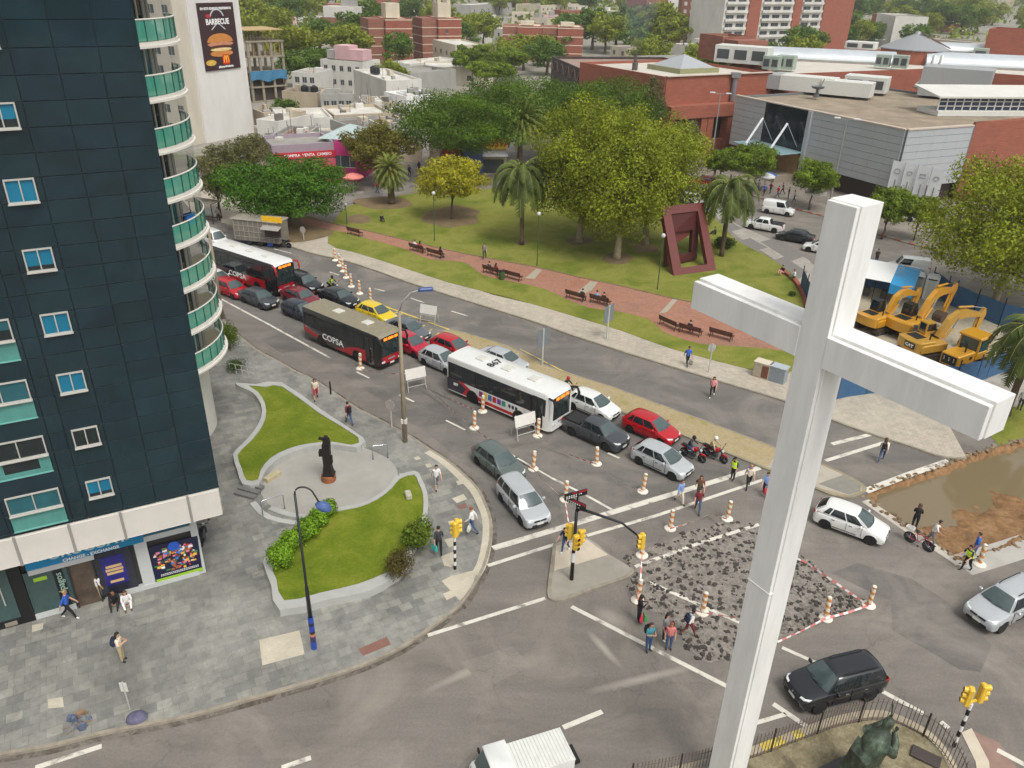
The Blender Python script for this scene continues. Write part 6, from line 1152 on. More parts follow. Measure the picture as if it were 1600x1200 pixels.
# sunroof of the silver off roader, windscreen stickers etc. stay small: the lorry at the bottom edge
def small_truck():
    g = G(818, 1189, 1.0); t = thing('small_lorry', 'small white lorry with a ribbed load cover at the bottom edge', 'lorry', (g.x, g.y, .012), ang((850, 1170), (770, 1195))); t.scale = (.9, .9, .9); P_ = PNT['white']
    b = MB(); b.loft([[(x, -.82, z0) if i == 0 else p for i, p in enumerate([(x, -.82, z0), (x, .82, z0), (x, .82, z1-.1), (x, .72, z1), (x, -.72, z1), (x, -.82, z1-.1)])] for x, z0, z1 in ((.62, .5, 1.85), (1.55, .5, 1.85), (1.62, .5, 1.80))]); b.loft([[(x, -.80, .45), (x, .80, .45), (x, .80, z1-.05), (x, .74, z1), (x, -.74, z1), (x, -.80, z1-.05)] for x, z1 in ((1.60, 1.15), (2.05, 1.02), (2.18, .8))]); obj('cab', fixn(b.mesh('cab', P_, 40)), [], t)
    b = MB(); b.add([(2.0, -.68, 1.06), (2.0, .68, 1.06), (1.63, .62, 1.76), (1.63, -.62, 1.76)], [(0, 1, 2, 3)]); obj('windscreen', b, MWSG, t)
    for s in (-1, 1): obj('side_window', MB().box((1.15, s*.825, 1.45), (.7, .02, .42)), MCG, t); obj('headlight', MB().bbox((2.16, s*.6, .78), (.08, .25, .16), .03), MHL, t); obj('mirror', MB().bbox((1.7, s*.98, 1.3), (.08, .18, .22), .02), MBLK, t)
    obj('chassis', MB().box((-.3, 0, .5), (4.4, .9, .16)), MBLK, t); bd = MB(); bd.box((-.75, 0, .95), (2.55, 1.66, .75)); obj('load_bed', bd, P_, t)
    rb_ = MB(); rb_.box((-.75, 0, 1.345), (2.6, 1.7, .04)); n = 17
    for i in range(n): rb_.bbox((-2.0+2.5*i/(n-1), 0, 1.385), (.075, 1.68, .04), .012)
    obj('ribbed_cover', rb_, M('cover_white', S(214, 214, 208), .5, var=.08), t); add_wheels(t, (-1.3, 1.35), .7, .31, .2)
small_truck()
# ---- buses
def bus(label, px_, py_, hd, body, roofm, L, H, W=2.45, livery='copsa', dest='', wbx=(-2.35, 2.0), mirrors=MBLK):
    g = G(px_, py_, H*.52); t = thing('bus', label, 'bus', (g.x, g.y, .012), R(hd), 'buses in the traffic jam'); hl = L/2; hw_ = W/2
    def sec(x, w, z0, z1, rr=.22): return [(x, -w, z0), (x, -w*1.0, z0+.5), (x, -w, z1-rr), (x, -w+rr*.3, z1-rr*.3), (x, -w+rr, z1), (x, 0, z1+.05), (x, w-rr, z1), (x, w-rr*.3, z1-rr*.3), (x, w, z1-rr), (x, w, z0+.5), (x, w, z0)]
    b = MB(); b.loft([sec(-hl, hw_*.95, .42, H-.12), sec(-hl+.1, hw_, .34, H), sec(hl-.55, hw_, .30, H), sec(hl-.2, hw_*.97, .32, H-.06), sec(hl-.02, hw_*.90, .38, H-.28)]); me = fixn(b.mesh('body', [body, roofm], 35))
    for p in me.polygons:
        if p.normal.z > .5 and p.center.z > H-.4: p.material_index = 1
    obj('body', me, [], t)
    def panel(name, s, pts, mat, off=.006, parent=t):
        q = MB(); y = s*(hw_+off); n = len(pts); vs = [(x, y, z) for x, z in pts]+[(x, s*(hw_-.02), z) for x, z in pts]; q.add(vs, [tuple(range(n)), tuple(range(2*n-1, n-1, -1))]+[(i, (i+1) % n, n+(i+1) % n, n+i) for i in range(n)]); return obj(name, fixn(q.mesh(name, mat)), [], parent)
    for s in (-1, 1):
        panel('window_band', s, [(-hl+.15, 1.38), (hl-.5, 1.38), (hl-.45, H-.45), (-hl+.15, H-.45)], MBLK, .004)
        n = 6; x0, x1 = -hl+.35, hl-(1.75 if s < 0 else 1.3)
        for i in range(n): a = lerp(x0, x1, i/n)+.03; e = lerp(x0, x1, (i+1)/n)-.03; panel('window', s, [(a, 1.42), (e, 1.42), (e, H-.5), (a, H-.5)], MCG)
        for wx in wbx: panel('wheel_arch', s, [(wx+.56*math.cos(math.pi*k/10), .33+.0+.60*math.sin(math.pi*k/10)+.12) for k in range(11)]+[(wx-.56, .33), (wx+.56, .33)], MBLK, .012)
    panel('door', -1, [(hl-1.55, .42), (hl-.68, .42), (hl-.68, H-.42), (hl-1.55, H-.42)], MCG, .01); panel('door_post', -1, [(hl-1.14, .42), (hl-1.09, .42), (hl-1.09, H-.42), (hl-1.14, H-.42)], MBLK, .02)
    def front(z, y):
        return Vector((hl-.015-max(0, abs(y)/hw_-.86)*1.7-max(0, z-H+.30)*.9, y, z))
    def fpatch(name, z0, z1, y0, y1, mat, off=.02):
        q = MB(); N_ = 8; vs = [front(lerp(z0, z1, j/4), lerp(y0, y1, i/N_))+Vector((off, 0, 0)) for j in range(5) for i in range(N_+1)]; q.add(vs, [(j*(N_+1)+i, j*(N_+1)+i+1, (j+1)*(N_+1)+i+1, (j+1)*(N_+1)+i) for j in range(4) for i in range(N_)]); return obj(name, q, mat, t, True)
    fm_ = {'copsa': PNT['red'], 'white': PNT['white']}[livery]
    fpatch('front_panel', .42, 1.12, -hw_*.97, hw_*.97, fm_, .014); fpatch('windscreen', 1.12, H-.62, -hw_*.97, hw_*.97, M('bus_screen', S(40, 50, 50), .05, var=.35, scale=1.5, spec=.8), .03)
    ds = fpatch('destination_sign', H-.60, H-.29, -hw_*.9, hw_*.9, MBLK, .03)
    q = MB()
    for i in range(16):
        if i in (4, 11): continue
        p_ = front(H-.51, lerp(-hw_*.55, hw_*.55, i/15)); q.box((p_.x+.045, p_.y, H-.44), (.015, .085, .2))
    obj('lit_letters', q, M('led_orange', S(255, 120, 30), .5, var=0, emit=1.6), ds)
    fpatch('bumper', .34, .56, -hw_*.88, hw_*.88, MBLK if livery == 'copsa' else PNT['white'], .03); fpatch('grille', .78, .92, -hw_*.3, hw_*.3, M('bus_grille', S(170, 170, 172), .3, .5), .03)
    for s in (-1, 1): fpatch('headlight', .62, .80, s*hw_*.55, s*hw_*.84, MHL, .04)
    obj('number_plate', MB().box((hl+.06, 0, .5), (.02, .42, .13)), MPLATE, t); obj('screen_divider', MB().tube([front(1.2, 0)+Vector((.04, 0, 0)), front(H-.72, 0)+Vector((.04, 0, 0))], .025, 4), MBLK, t)
    for s in (-1, 1):
        q = MB(); q.tube([(hl-.25, s*(hw_-.05), H-.25), (hl+.25, s*(hw_+.12), H-.2), (hl+.42, s*(hw_+.14), H-.55), (hl+.40, s*(hw_+.12), H-1.0)], [.07, .09, .10, .06], 6); obj('mirror_arm', q, mirrors, t)
    for x in (-hl*.5, 0, hl*.5) if livery != 'copsa' or H > 3.2 else (-hl*.3, hl*.45): obj('roof_hatch', MB().bbox((x, 0, H+.07), (.8, .75, .12), .04), M('hatch_pale', S(200, 198, 188), .6), t)
    obj('rear_lamp', MB().box((-hl-.01, -hw_*.7, 1.0), (.05, .2, .45)), MTL, t); obj('rear_lamp', MB().box((-hl-.01, hw_*.7, 1.0), (.05, .2, .45)), MTL, t)
    add_wheels(t, wbx, hw_-.16, .46, .28); return t, panel, hl, hw_, H
BUSB = paint('bus_black', S(30, 28, 30)); RDP = PNT['red']
for lb, px_, py_, hd, rf, L, H, mir in (('black and red bus with white roof farthest up the avenue', 395, 417, -35, paint('bus_roof_white', S(226, 226, 222)), 9.6, 3.3, PNT['red']), ('black and red bus with a beige roof in the middle of the jam', 549, 520, -38.5, M('bus_roof_beige', S(134, 127, 106), .6, var=.2), 9.3, 3.0, MBLK)):
    t, panel, hl, hw_, H_ = bus(lb, px_, py_, hd, BUSB, rf, L, H, mirrors=mir)
    for s in (-1, 1):
        panel('red_swoosh', s, [(-hl+.4, 1.18), (-hl+.15, 1.5), (-hl+.12, .9), (-hl+1.6, .62), (-hl+3.1, .68)], RDP, .008)
        panel('red_swoosh', s, [(-.9, .42), (hl-1.6, .42), (hl-1.6, 1.36), (2.2, 1.34), (1.0, 1.0), (.2, .62)] if H < 3.2 else [(-hl+.1, .42), (hl-1.6, .42), (hl-1.6, 1.36), (.6, 1.34), (-.6, .95), (-2, .72), (-hl+.1, .95)], RDP, .009)
        text('lettering', 'COPSA', .72, MWT, (-.9, s*(hw_+.012), 1.02), (1 if s < 0 else -1, 0, 0), (0, 0, 1), t, .004, .014, 1.15)
t, panel, hl, hw_, H_ = bus('white bus with a red stripe and small pictures on its side', 793, 606, -38.5, PNT['white'], paint('bus_roof_white', S(226, 226, 222)), 9.5, 3.1, livery='white', wbx=(-2.25, 2.05))
for s in (-1, 1):
    panel('dark_rear', s, [(-hl+.05, .42), (-hl+1.5, .42), (-hl+2.2, .9), (-hl+1.3, 1.38), (-hl+.05, 1.38)], PNT['navy'], .007); panel('red_stripe', s, [(-hl+1.1, 1.38), (-hl+1.9, .95), (-hl+1.5, .42), (hl-1.6, .40), (hl-1.6, .62), (-hl+3.4, .66), (-hl+2.5, .95), (-hl+1.6, 1.38)], PNT['red'], .010)
    for i, c_ in enumerate(((150, 60, 120), (220, 190, 60), (60, 110, 170), (180, 40, 50), (120, 60, 150), (60, 140, 120))): panel('side_picture', s, [(-1.6+.42*i, .86), (-1.6+.42*i+.34, .86), (-1.6+.42*i+.34, 1.28), (-1.6+.42*i, 1.28)], M('picture_%d' % i, S(*c_), .5, var=.5, scale=6), .016)
    for i in range(3): panel('side_mark', s, [(1.1+.3*i, 1.0), (1.2+.3*i, .9), (1.3+.3*i, 1.0), (1.3+.3*i, 1.2), (1.1+.3*i, 1.2)], PNT['navy'], .015)
    text('side_number', '887', .3, MWT, (-hl+.9, s*(hw_+.011), 1.0), (1 if s < 0 else -1, 0, 0), (0, 0, 1), t, .004, .008)
text('roof_number', '867', .85, MBLK, (1.0-2.2, 0, H_+.068), (0, 1, 0), (-1, 0, 0), t, .004, .015)
# ---- motorcycles and the bicycle
def wheel2(t, x, r, w, spokes=True, zc=None):
    b = MB(); b.lathe([(r-.05, -w/2), (r, -w/3), (r, w/3), (r-.05, w/2), (r-.07, 0)], n=20); b.xf(Matrix.Translation((x, 0, r)) @ Matrix.Rotation(R(90), 4, 'X')); o = obj('wheel', fixn(b.mesh('wheel', MTY, 40)), [], t)
    q = MB(); [q.tube([(x, 0, r), (x+math.cos(k*.524)*(r-.05), 0, r+math.sin(k*.524)*(r-.05))], .006, 4) for k in range(12)]; q.lathe([(0, -.05), (.05, -.05), (.05, .05), (0, .05)], n=8).xf(Matrix.Identity(4)); q.tube([(x, -.06, r), (x, .06, r)], .045, 8); q.v = q.v; obj('spokes', q, MCHR, o)
def motorcycle(label, px_, py_, hd, pm_, group='motorcycles'):
    g = G(px_, py_, .5); t = thing('motorcycle', label, 'motorcycle', (g.x, g.y, .012), R(hd) if not isinstance(hd, tuple) else ang(*hd), group); wheel2(t, .66, .30, .10); wheel2(t, -.62, .30, .12)
    b = MB(); b.tube([(.66, .07, .3), (.42, .07, .92)], .025, 6); b.tube([(.66, -.07, .3), (.42, -.07, .92)], .025, 6); b.tube([(.42, 0, .85), (.1, 0, .55), (-.2, 0, .45)], .035, 6); b.tube([(-.62, .08, .3), (-.15, .08, .42)], .03, 6); b.tube([(-.62, -.08, .3), (-.15, -.08, .42)], .03, 6); b.tube([(-.6, .1, .34), (-.45, .1, .75)], .022, 6); b.tube([(-.6, -.1, .34), (-.45, -.1, .75)], .022, 6); obj('frame', b, MBLK, t)
    b = MB(); b.bbox((.03, 0, .42), (.36, .26, .32), .05); b.tube([(.1, .14, .35), (-.3, .15, .26), (-.75, .16, .36)], .045, 8); obj('engine', b, M('engine_grey', S(90, 92, 94), .4, .6), t)
    b = MB(); b.loft([[(.36, -.08, .80), (.36, .08, .80), (.36, .07, .88), (.36, -.07, .88)], [(.18, -.15, .70), (.18, .15, .70), (.18, .13, .94), (.18, -.13, .94)], [(-.12, -.11, .68), (-.12, .11, .68), (-.12, .09, .84), (-.12, -.09, .84)]]); b.loft([[(.45, -.06, .5), (.45, .06, .5), (.9, .05, .57), (.9, -.05, .57)], [(.45, -.06, .66), (.45, .06, .66), (.85, .05, .64), (.85, -.05, .64)]]); b.loft([[(-.2, -.1, .6), (-.2, .1, .6), (-.2, .08, .74), (-.2, -.08, .74)], [(-.85, -.07, .72), (-.85, .07, .72), (-.88, .05, .82), (-.88, -.05, .82)]]); obj('tank', fixn(b.mesh('tank', pm_, 40)), [], t)
    b = MB(); b.loft([[(-.1, -.11, .78), (-.1, .11, .78), (-.1, .1, .84), (-.1, -.1, .84)], [(-.45, -.14, .78), (-.45, .14, .78), (-.45, .12, .86), (-.45, -.12, .86)], [(-.8, -.1, .84), (-.8, .1, .84), (-.8, .08, .92), (-.8, -.08, .92)]]); obj('seat', b, M('seat_black', S(30, 30, 32), .6), t)
    b = MB(); b.tube([(.38, -.36, 1.02), (.42, -.2, 1.0), (.44, 0, .96), (.42, .2, 1.0), (.38, .36, 1.02)], .018, 6); [b.tube([(.42, s*.25, 1.0), (.46, s*.36, 1.2)], .01, 4) for s in (-1, 1)]; [b.bbox((.46, s*.37, 1.22), (.03, .12, .08), .01) for s in (-1, 1)]; obj('handlebar', b, MBLK, t)
    obj('headlight', MB().lathe([(0, 0), (.06, 0), (.095, .1), (.09, .13), (0, .14)], n=12).xf(Matrix.Translation((.46, 0, .86)) @ Matrix.Rotation(R(90), 4, 'Y')), MHL, t, 40); obj('tail_lamp', MB().bbox((-.9, 0, .78), (.06, .14, .08), .02), MTL, t); return t
MOTO = {}
for k, a in (('a', ('red motorcycle with a black helmeted rider beside the silver hatchback', 1083, 707, -40, PNT['red'])), ('b', ('red motorcycle nearest the median strip with a white helmeted rider', 1117, 708, -42, PNT['red'])), ('c', ('black motorcycle parked at the kerb in front of the food truck', 443, 380, 168, PNT['black'])), ('d', ('dark motorcycle ridden by the yellow vested officer behind the black sedan', 521, 450, -37, PNT['black'])), ('e', ('black motorcycle hidden between the white bus and the white hatchback', 888, 612, -40, PNT['black']))): MOTO[k] = motorcycle(*a)
def bicycle(label, px_, py_, hd):
    g = G(px_, py_, .5); t = thing('bicycle', label, 'bicycle', (g.x, g.y, .012), hd); wheel2(t, .52, .34, .045); wheel2(t, -.52, .34, .045); m = M('bike_pink', S(200, 60, 90), .4, .2, .05)
    b = MB(); A, B_, C_, D_, E_ = Vector((-.52, 0, .34)), Vector((-.06, 0, .30)), Vector((-.2, 0, .80)), Vector((.38, 0, .84)), Vector((.52, 0, .34)); [b.tube([p, q], .02, 6) for p, q in ((A, B_), (A, C_), (B_, C_), (B_, D_), (C_, D_*.98), (D_, E_))]; obj('frame', b, m, t)
    b = MB(); b.tube([D_, (.36, 0, 1.0)], .016, 6); b.tube([(.30, -.28, 1.02), (.37, 0, 1.0), (.30, .28, 1.02)], .015, 6); obj('handlebar', b, MBLK, t); b = MB(); b.tube([C_, (-.22, 0, .92)], .015, 6); b.bbox((-.22, 0, .95), (.26, .16, .06), .03); obj('saddle', b, MBLK, t)
    b = MB(); b.tube([B_+Vector((0, -.1, 0)), B_+Vector((.12, -.1, -.1))], .014, 5); b.tube([B_+Vector((0, .1, 0)), B_+Vector((-.12, .1, .1))], .014, 5); b.tube([B_+Vector((0, -.12, 0)), B_+Vector((0, .12, 0))], .05, 8); obj('pedals', b, MCHR, t); b = MB(); b.box((-.62, 0, .80), (.4, .3, .02)); [b.box((-.62, s*.15, .9), (.4, .02, .2)) for s in (-1, 1)]; [b.box((-.62+s*.2, 0, .9), (.02, .3, .2)) for s in (-1, 1)]; b.tube([(-.55, 0, .8), A], .012, 4); obj('rear_basket', b, M('basket_white', S(220, 216, 208), .6), t); return t
BIKE = bicycle('pink bicycle with a rear basket beside the flooded pit', 1437, 843, ang((1420, 838), (1455, 856)))
# ---- food truck
p0, p1 = G(366, 382), G(446, 378); d = p1-p0; t = thing('food_truck', 'grey panelled food truck with a yellow roof sign at the kerb', 'food truck', (p0.x, p0.y, .14), R(-14)); L = 6.6
b = MB(); b.bbox((L/2-.5, 1.2, 1.6), (L-1, 2.2, 2.3), .05); obj('body', b, M('trailer_grey', S(128, 122, 112), .6, .2, .3, 1.5), t); q = MB()
for i in range(9): q.box((.2+.6*i, .08, 1.6), (.05, .05, 2.2))
for z_ in (.9, 1.5, 2.1): q.box((2.6, .075, z_), (5.0, .05, .06))
obj('side_ribs', q, M('rib_grey', S(156, 150, 138), .6), t); obj('roof', MB().bbox((L/2-.5, 1.2, 2.8), (L-.8, 2.4, .12), .03), M('trailer_roof', S(150, 144, 132), .6, var=.25), t)
obj('roof_sign', MB().box((L-1.6, .1, 3.15), (2.4, .12, .6)), M('sign_yellow', S(236, 184, 30)), t); obj('hatch', MB().box((L-1.6, .03, 1.75), (1.9, .1, .9)), M('recess_dark', S(60, 46, 44)), t); obj('hatch_awning', MB().box((L-1.6, -.35, 2.3), (2.2, .9, .06), M=Matrix.Rotation(R(16), 4, 'X')), M('awning_grey', S(150, 146, 140), .6), t); obj('counter', MB().box((L-1.6, -.15, 1.22), (2.0, .4, .05)), MCHR, t)
q = MB(); [q.lathe([(.28, -.1), (.32, -.06), (.32, .06), (.28, .1)], n=14).xf(Matrix.Identity(4)) for _ in range(0)]; add_wheels(t, (1.8, 3.2), 1.0, .32, .2)
for o in list(t.children):
    if o.name.startswith('wheel'): o.location.y += 1.2; o.location.z -= .05
t = thing('blue_crate', 'blue plastic crate standing under the food truck counter', 'crate', G(423, 384, .14)); b = MB(); b.box((0, 0, .02), (.6, .4, .04)); [b.box((s*.29, 0, .2), (.03, .4, .36)) for s in (-1, 1)]; [b.box((0, s*.19, .2), (.55, .03, .36)) for s in (-1, 1)]; obj('shell', b, M('crate_blue', S(36, 80, 160), .5), t)
# ---- excavators and loader in the yard
YEL = paint('machine_yellow', S(206, 150, 40)); YEL2 = paint('machine_ochre', S(190, 146, 58)); RUST = M('bucket_steel', S(92, 76, 62), .6, .4, .3)
def plate(b, pts, y, th, mi=0):
    n = len(pts); b.add([(p[0], y-th/2, p[1]) for p in pts]+[(p[0], y+th/2, p[1]) for p in pts], [tuple(range(n)), tuple(range(2*n-1, n-1, -1))]+[((i+1) % n, i, n+i, n+(i+1) % n) for i in range(n)], mi); return b
def excavator(label, base, hd, pm_, cabm, k=1.0, cat=False, stick=-62, boom=1.0):
    g = G(*base); t = thing('excavator', label, 'excavator', (g.x, g.y, .012), hd, 'excavators in the fenced yard'); t.scale = (k, k, k*.88)
    for s in (-1, 1):
        b = MB(); pr = [(-1.75, .35), (-1.6, .1), (-1.3, 0), (1.3, 0), (1.6, .1), (1.75, .35), (1.6, .62), (1.3, .72), (-1.3, .72), (-1.6, .62)]; plate(b, pr, s*1.05, .55); tr = obj('track', fixn(b.mesh('track', M('track_steel', S(64, 56, 50), .8, .3, .3))), [], t)
        q = MB(); [q.tube([(x, s*1.05-.29, .36), (x, s*1.05+.29, .36)], .16, 8) for x in (-1.2, -.6, 0, .6, 1.2)]; obj('roller', q, M('track_roller', S(96, 80, 60), .7, .3), tr)
    b = MB(); b.box((0, 0, .55), (2.0, 1.6, .4)); b.lathe([(.7, .7), (.7, .95)], n=16); obj('undercarriage', b, MBLK, t)
    b = MB(); b.bbox((-.35, 0, 1.35), (2.9, 2.5, .75), .08); b.bbox((-.9, -.0, 1.85), (1.5, 2.3, .35), .1); obj('house', b, pm_, t)
    b = MB(); pr = [(-1.75+.35*(1-math.cos(a))*0-.35*math.cos(a*1.0), 1.25*math.sin(a)) for a in np.linspace(-1.45, 1.45, 9)]; n = len(pr); po = [(p[0]-.05, p[1]) for p in pr]+[(-1.5, 1.2), (-1.5, -1.2)]; b.prism(po, 1.0, 1.95, 0, 0, True); cw = obj('counterweight', b, pm_, t)
    b = MB(); b.prism([(p[0]-.012, p[1]*1.004) for p in pr]+[(-1.6, 1.2), (-1.6, -1.2)], 1.05, 1.28); obj('black_band', b, MBLK, cw)
    if cat:
        obj('name_plate', MB().box((-2.17, -.35, 1.58), (.06, 1.0, .52)), MBLK, cw); text('lettering', 'CAT', .42, MWT, (-2.21, -.35, 1.58), (0, -1, 0), (0, 0, 1), cw, .004, .02, 1.0); obj('letter_wedge', MB().add([(-2.215, -.55, 1.44), (-2.215, -.2, 1.44), (-2.215, -.37, 1.58)], [(0, 2, 1)]), YEL, cw)
    obj('engine_grille', MB().box((-.95, .3, 2.03), (1.0, 1.2, .05)), MBLK, t); b = MB(); b.tube([(-.5, -.7, 1.9), (-.5, -.7, 2.5)], .06, 8); obj('exhaust', b, MBLK, t)
    b = MB(); b.loft([[(.05, .35, 1.7), (1.25, .35, 1.7), (1.25, 1.2, 1.7), (.05, 1.2, 1.7)], [(.05, .35, 2.3), (1.3, .35, 2.3), (1.3, 1.2, 2.3), (.05, 1.2, 2.3)], [(.1, .38, 3.05), (1.0, .38, 3.05), (1.0, 1.17, 3.05), (.1, 1.17, 3.05)]]); cb = obj('cab', fixn(b.mesh('cab', cabm, 30)), [], t)
    b = MB(); plate(b, [(.18, 2.25), (1.2, 2.25), (.98, 2.95), (.2, 2.95)], 1.205, .02); plate(b, [(.18, 2.25), (1.2, 2.25), (.98, 2.95), (.2, 2.95)], .345, .02); b.add([(.045, .45, 2.2), (.045, 1.1, 2.2), (.085, 1.07, 2.95), (.085, .48, 2.95)], [(0, 1, 2, 3)]); b.add([(1.31, .42, 1.95), (1.31, 1.13, 1.95), (1.03, 1.1, 2.98), (1.03, .45, 2.98)], [(3, 2, 1, 0)]); obj('cab_window', b, MCG, cb)
    # boom
    bm_ = MB(); B0 = Vector((.9, 1.75)); Kn = Vector((2.6, 4.0+.35*boom)); B1 = Vector((5.2, 3.7+.7*boom))
    up = [B0+Vector((-.15, .2)), Vector((1.5, 3.6)), Kn+Vector((-.15, .42)), Kn+Vector((.7, .45)), B1+Vector((0, .18))]; dn = [B1+Vector((0, -.16)), Kn+Vector((.75, -.35)), Kn+Vector((.2, -.45)), Vector((2.0, 3.1)), B0+Vector((.25, -.1))]
    plate(bm_, [tuple(p) for p in up+dn], -.15, .42); obj('boom', fixn(bm_.mesh('boom', pm_)), [], t)
    a = R(stick); sd = Vector((math.cos(a), math.sin(a))); sn = Vector((-sd.y, sd.x)); S1 = B1+sd*2.6; sk = MB(); plate(sk, [tuple(p) for p in (B1-sd*.7+sn*.05, B1-sd*.1+sn*.32, S1+sn*.1, S1-sn*.1, B1-sn*.25, B1-sd*.7-sn*.1)], -.15, .30); obj('stick', fixn(sk.mesh('stick', pm_)), [], t)
    bk_ = MB(); c0 = S1; pr = [c0+Vector((math.cos(q)*.62-.25, math.sin(q)*.62-.35)) for q in np.linspace(R(60), R(290), 9)]; plate(bk_, [tuple(p) for p in pr], -.15, .9); obj('bucket', fixn(bk_.mesh('bucket', RUST)), [], t)
    cy = MB()
    for s in (-.42, .12): cy.tube([(1.3, s, 1.7), (2.0, s, 2.7)], .10, 8); cy.tube([(2.0, s, 2.7), (2.45, s, 3.65)], .055, 8, 1)
    cy.tube([(2.3, -.15, 4.75+.3*boom), (3.9, -.15, 4.65+.55*boom)], .10, 8); q_ = B1-sd*.65; cy.tube([(3.9, -.15, 4.65+.55*boom), (q_.x, -.15, q_.y)], .05, 8, 1); m1 = B1+sd*.4-sn*.35; m2 = B1+sd*1.9-sn*.3; cy.tube([(m1.x, -.15, m1.y), (m2.x, -.15, m2.y)], .08, 8); obj('hydraulic_ram', cy, [pm_, MCHR], t, 40); return t
hdx = ang((1380, 560), (1520, 528))
excavator('orange yellow excavator farthest left, behind the cross shaft', (1368, 514), ang((1380, 520), (1450, 500)), YEL, MBLK, .92, stick=-100, boom=-.7)
excavator('orange yellow excavator in the middle with its boom raised highest', (1418, 523), ang((1400, 548), (1500, 515)), YEL, MBLK, .98, stick=-105, boom=.35)
excavator('ochre excavator with CAT lettering on its counterweight', (1441, 555), ang((1400, 568), (1520, 548)), YEL2, YEL2, 1.0, True, stick=-98, boom=-.2)
g = G(1501, 578); t = thing('wheel_loader', 'yellow wheeled machine with a tall glazed cab beside the ochre excavator', 'loader', (g.x, g.y, .012), ang((1530, 575), (1462, 600)))
b = MB(); b.bbox((1.1, 0, 1.45), (2.3, 1.5, .95), .08); b.box((-.3, 0, .9), (4.2, 1.0, .4)); obj('hood', b, YEL, t); obj('radiator_grille', MB().box((2.26, 0, 1.42), (.06, 1.2, .72)), MBLK, t); q = MB(); [q.box((2.30, -.4+.4*i, 1.5+.12*j), (.03, .12, .05)) for i in range(3) for j in range(-1, 2)]; obj('grille_bars', q, MCHR, t)
b = MB(); b.bbox((-.75, 0, 1.5), (1.5, 1.7, .6), .05); [b.box((-.75+sx*.68, sy*.78, 2.3), (.12, .12, 1.3)) for sx in (-1, 1) for sy in (-1, 1)]; b.bbox((-.75, 0, 3.02), (1.8, 1.9, .2), .06); cb = obj('cab', b, YEL, t); q = MB(); [q.box((-.75, s*.79, 2.35), (1.22, .03, 1.1)) for s in (-1, 1)]; [q.box((-.75+s*.69, 0, 2.35), (.03, 1.4, 1.1)) for s in (-1, 1)]; obj('cab_window', q, M('loader_glass', S(46, 76, 74), .08, var=.2, spec=.7), cb)
b = MB(); b.tube([(.9, .35, 1.9), (.9, .35, 2.6)], .07, 8); b.tube([(.3, -.4, 1.9), (.3, -.4, 2.25)], .1, 8); obj('exhaust', b, MBLK, t); add_wheels(t, (-1.3, 1.5), .85, .62, .4); obj('emblem', MB().box((.6, .76, 1.5), (.35, .03, .25)), MBLK, t)
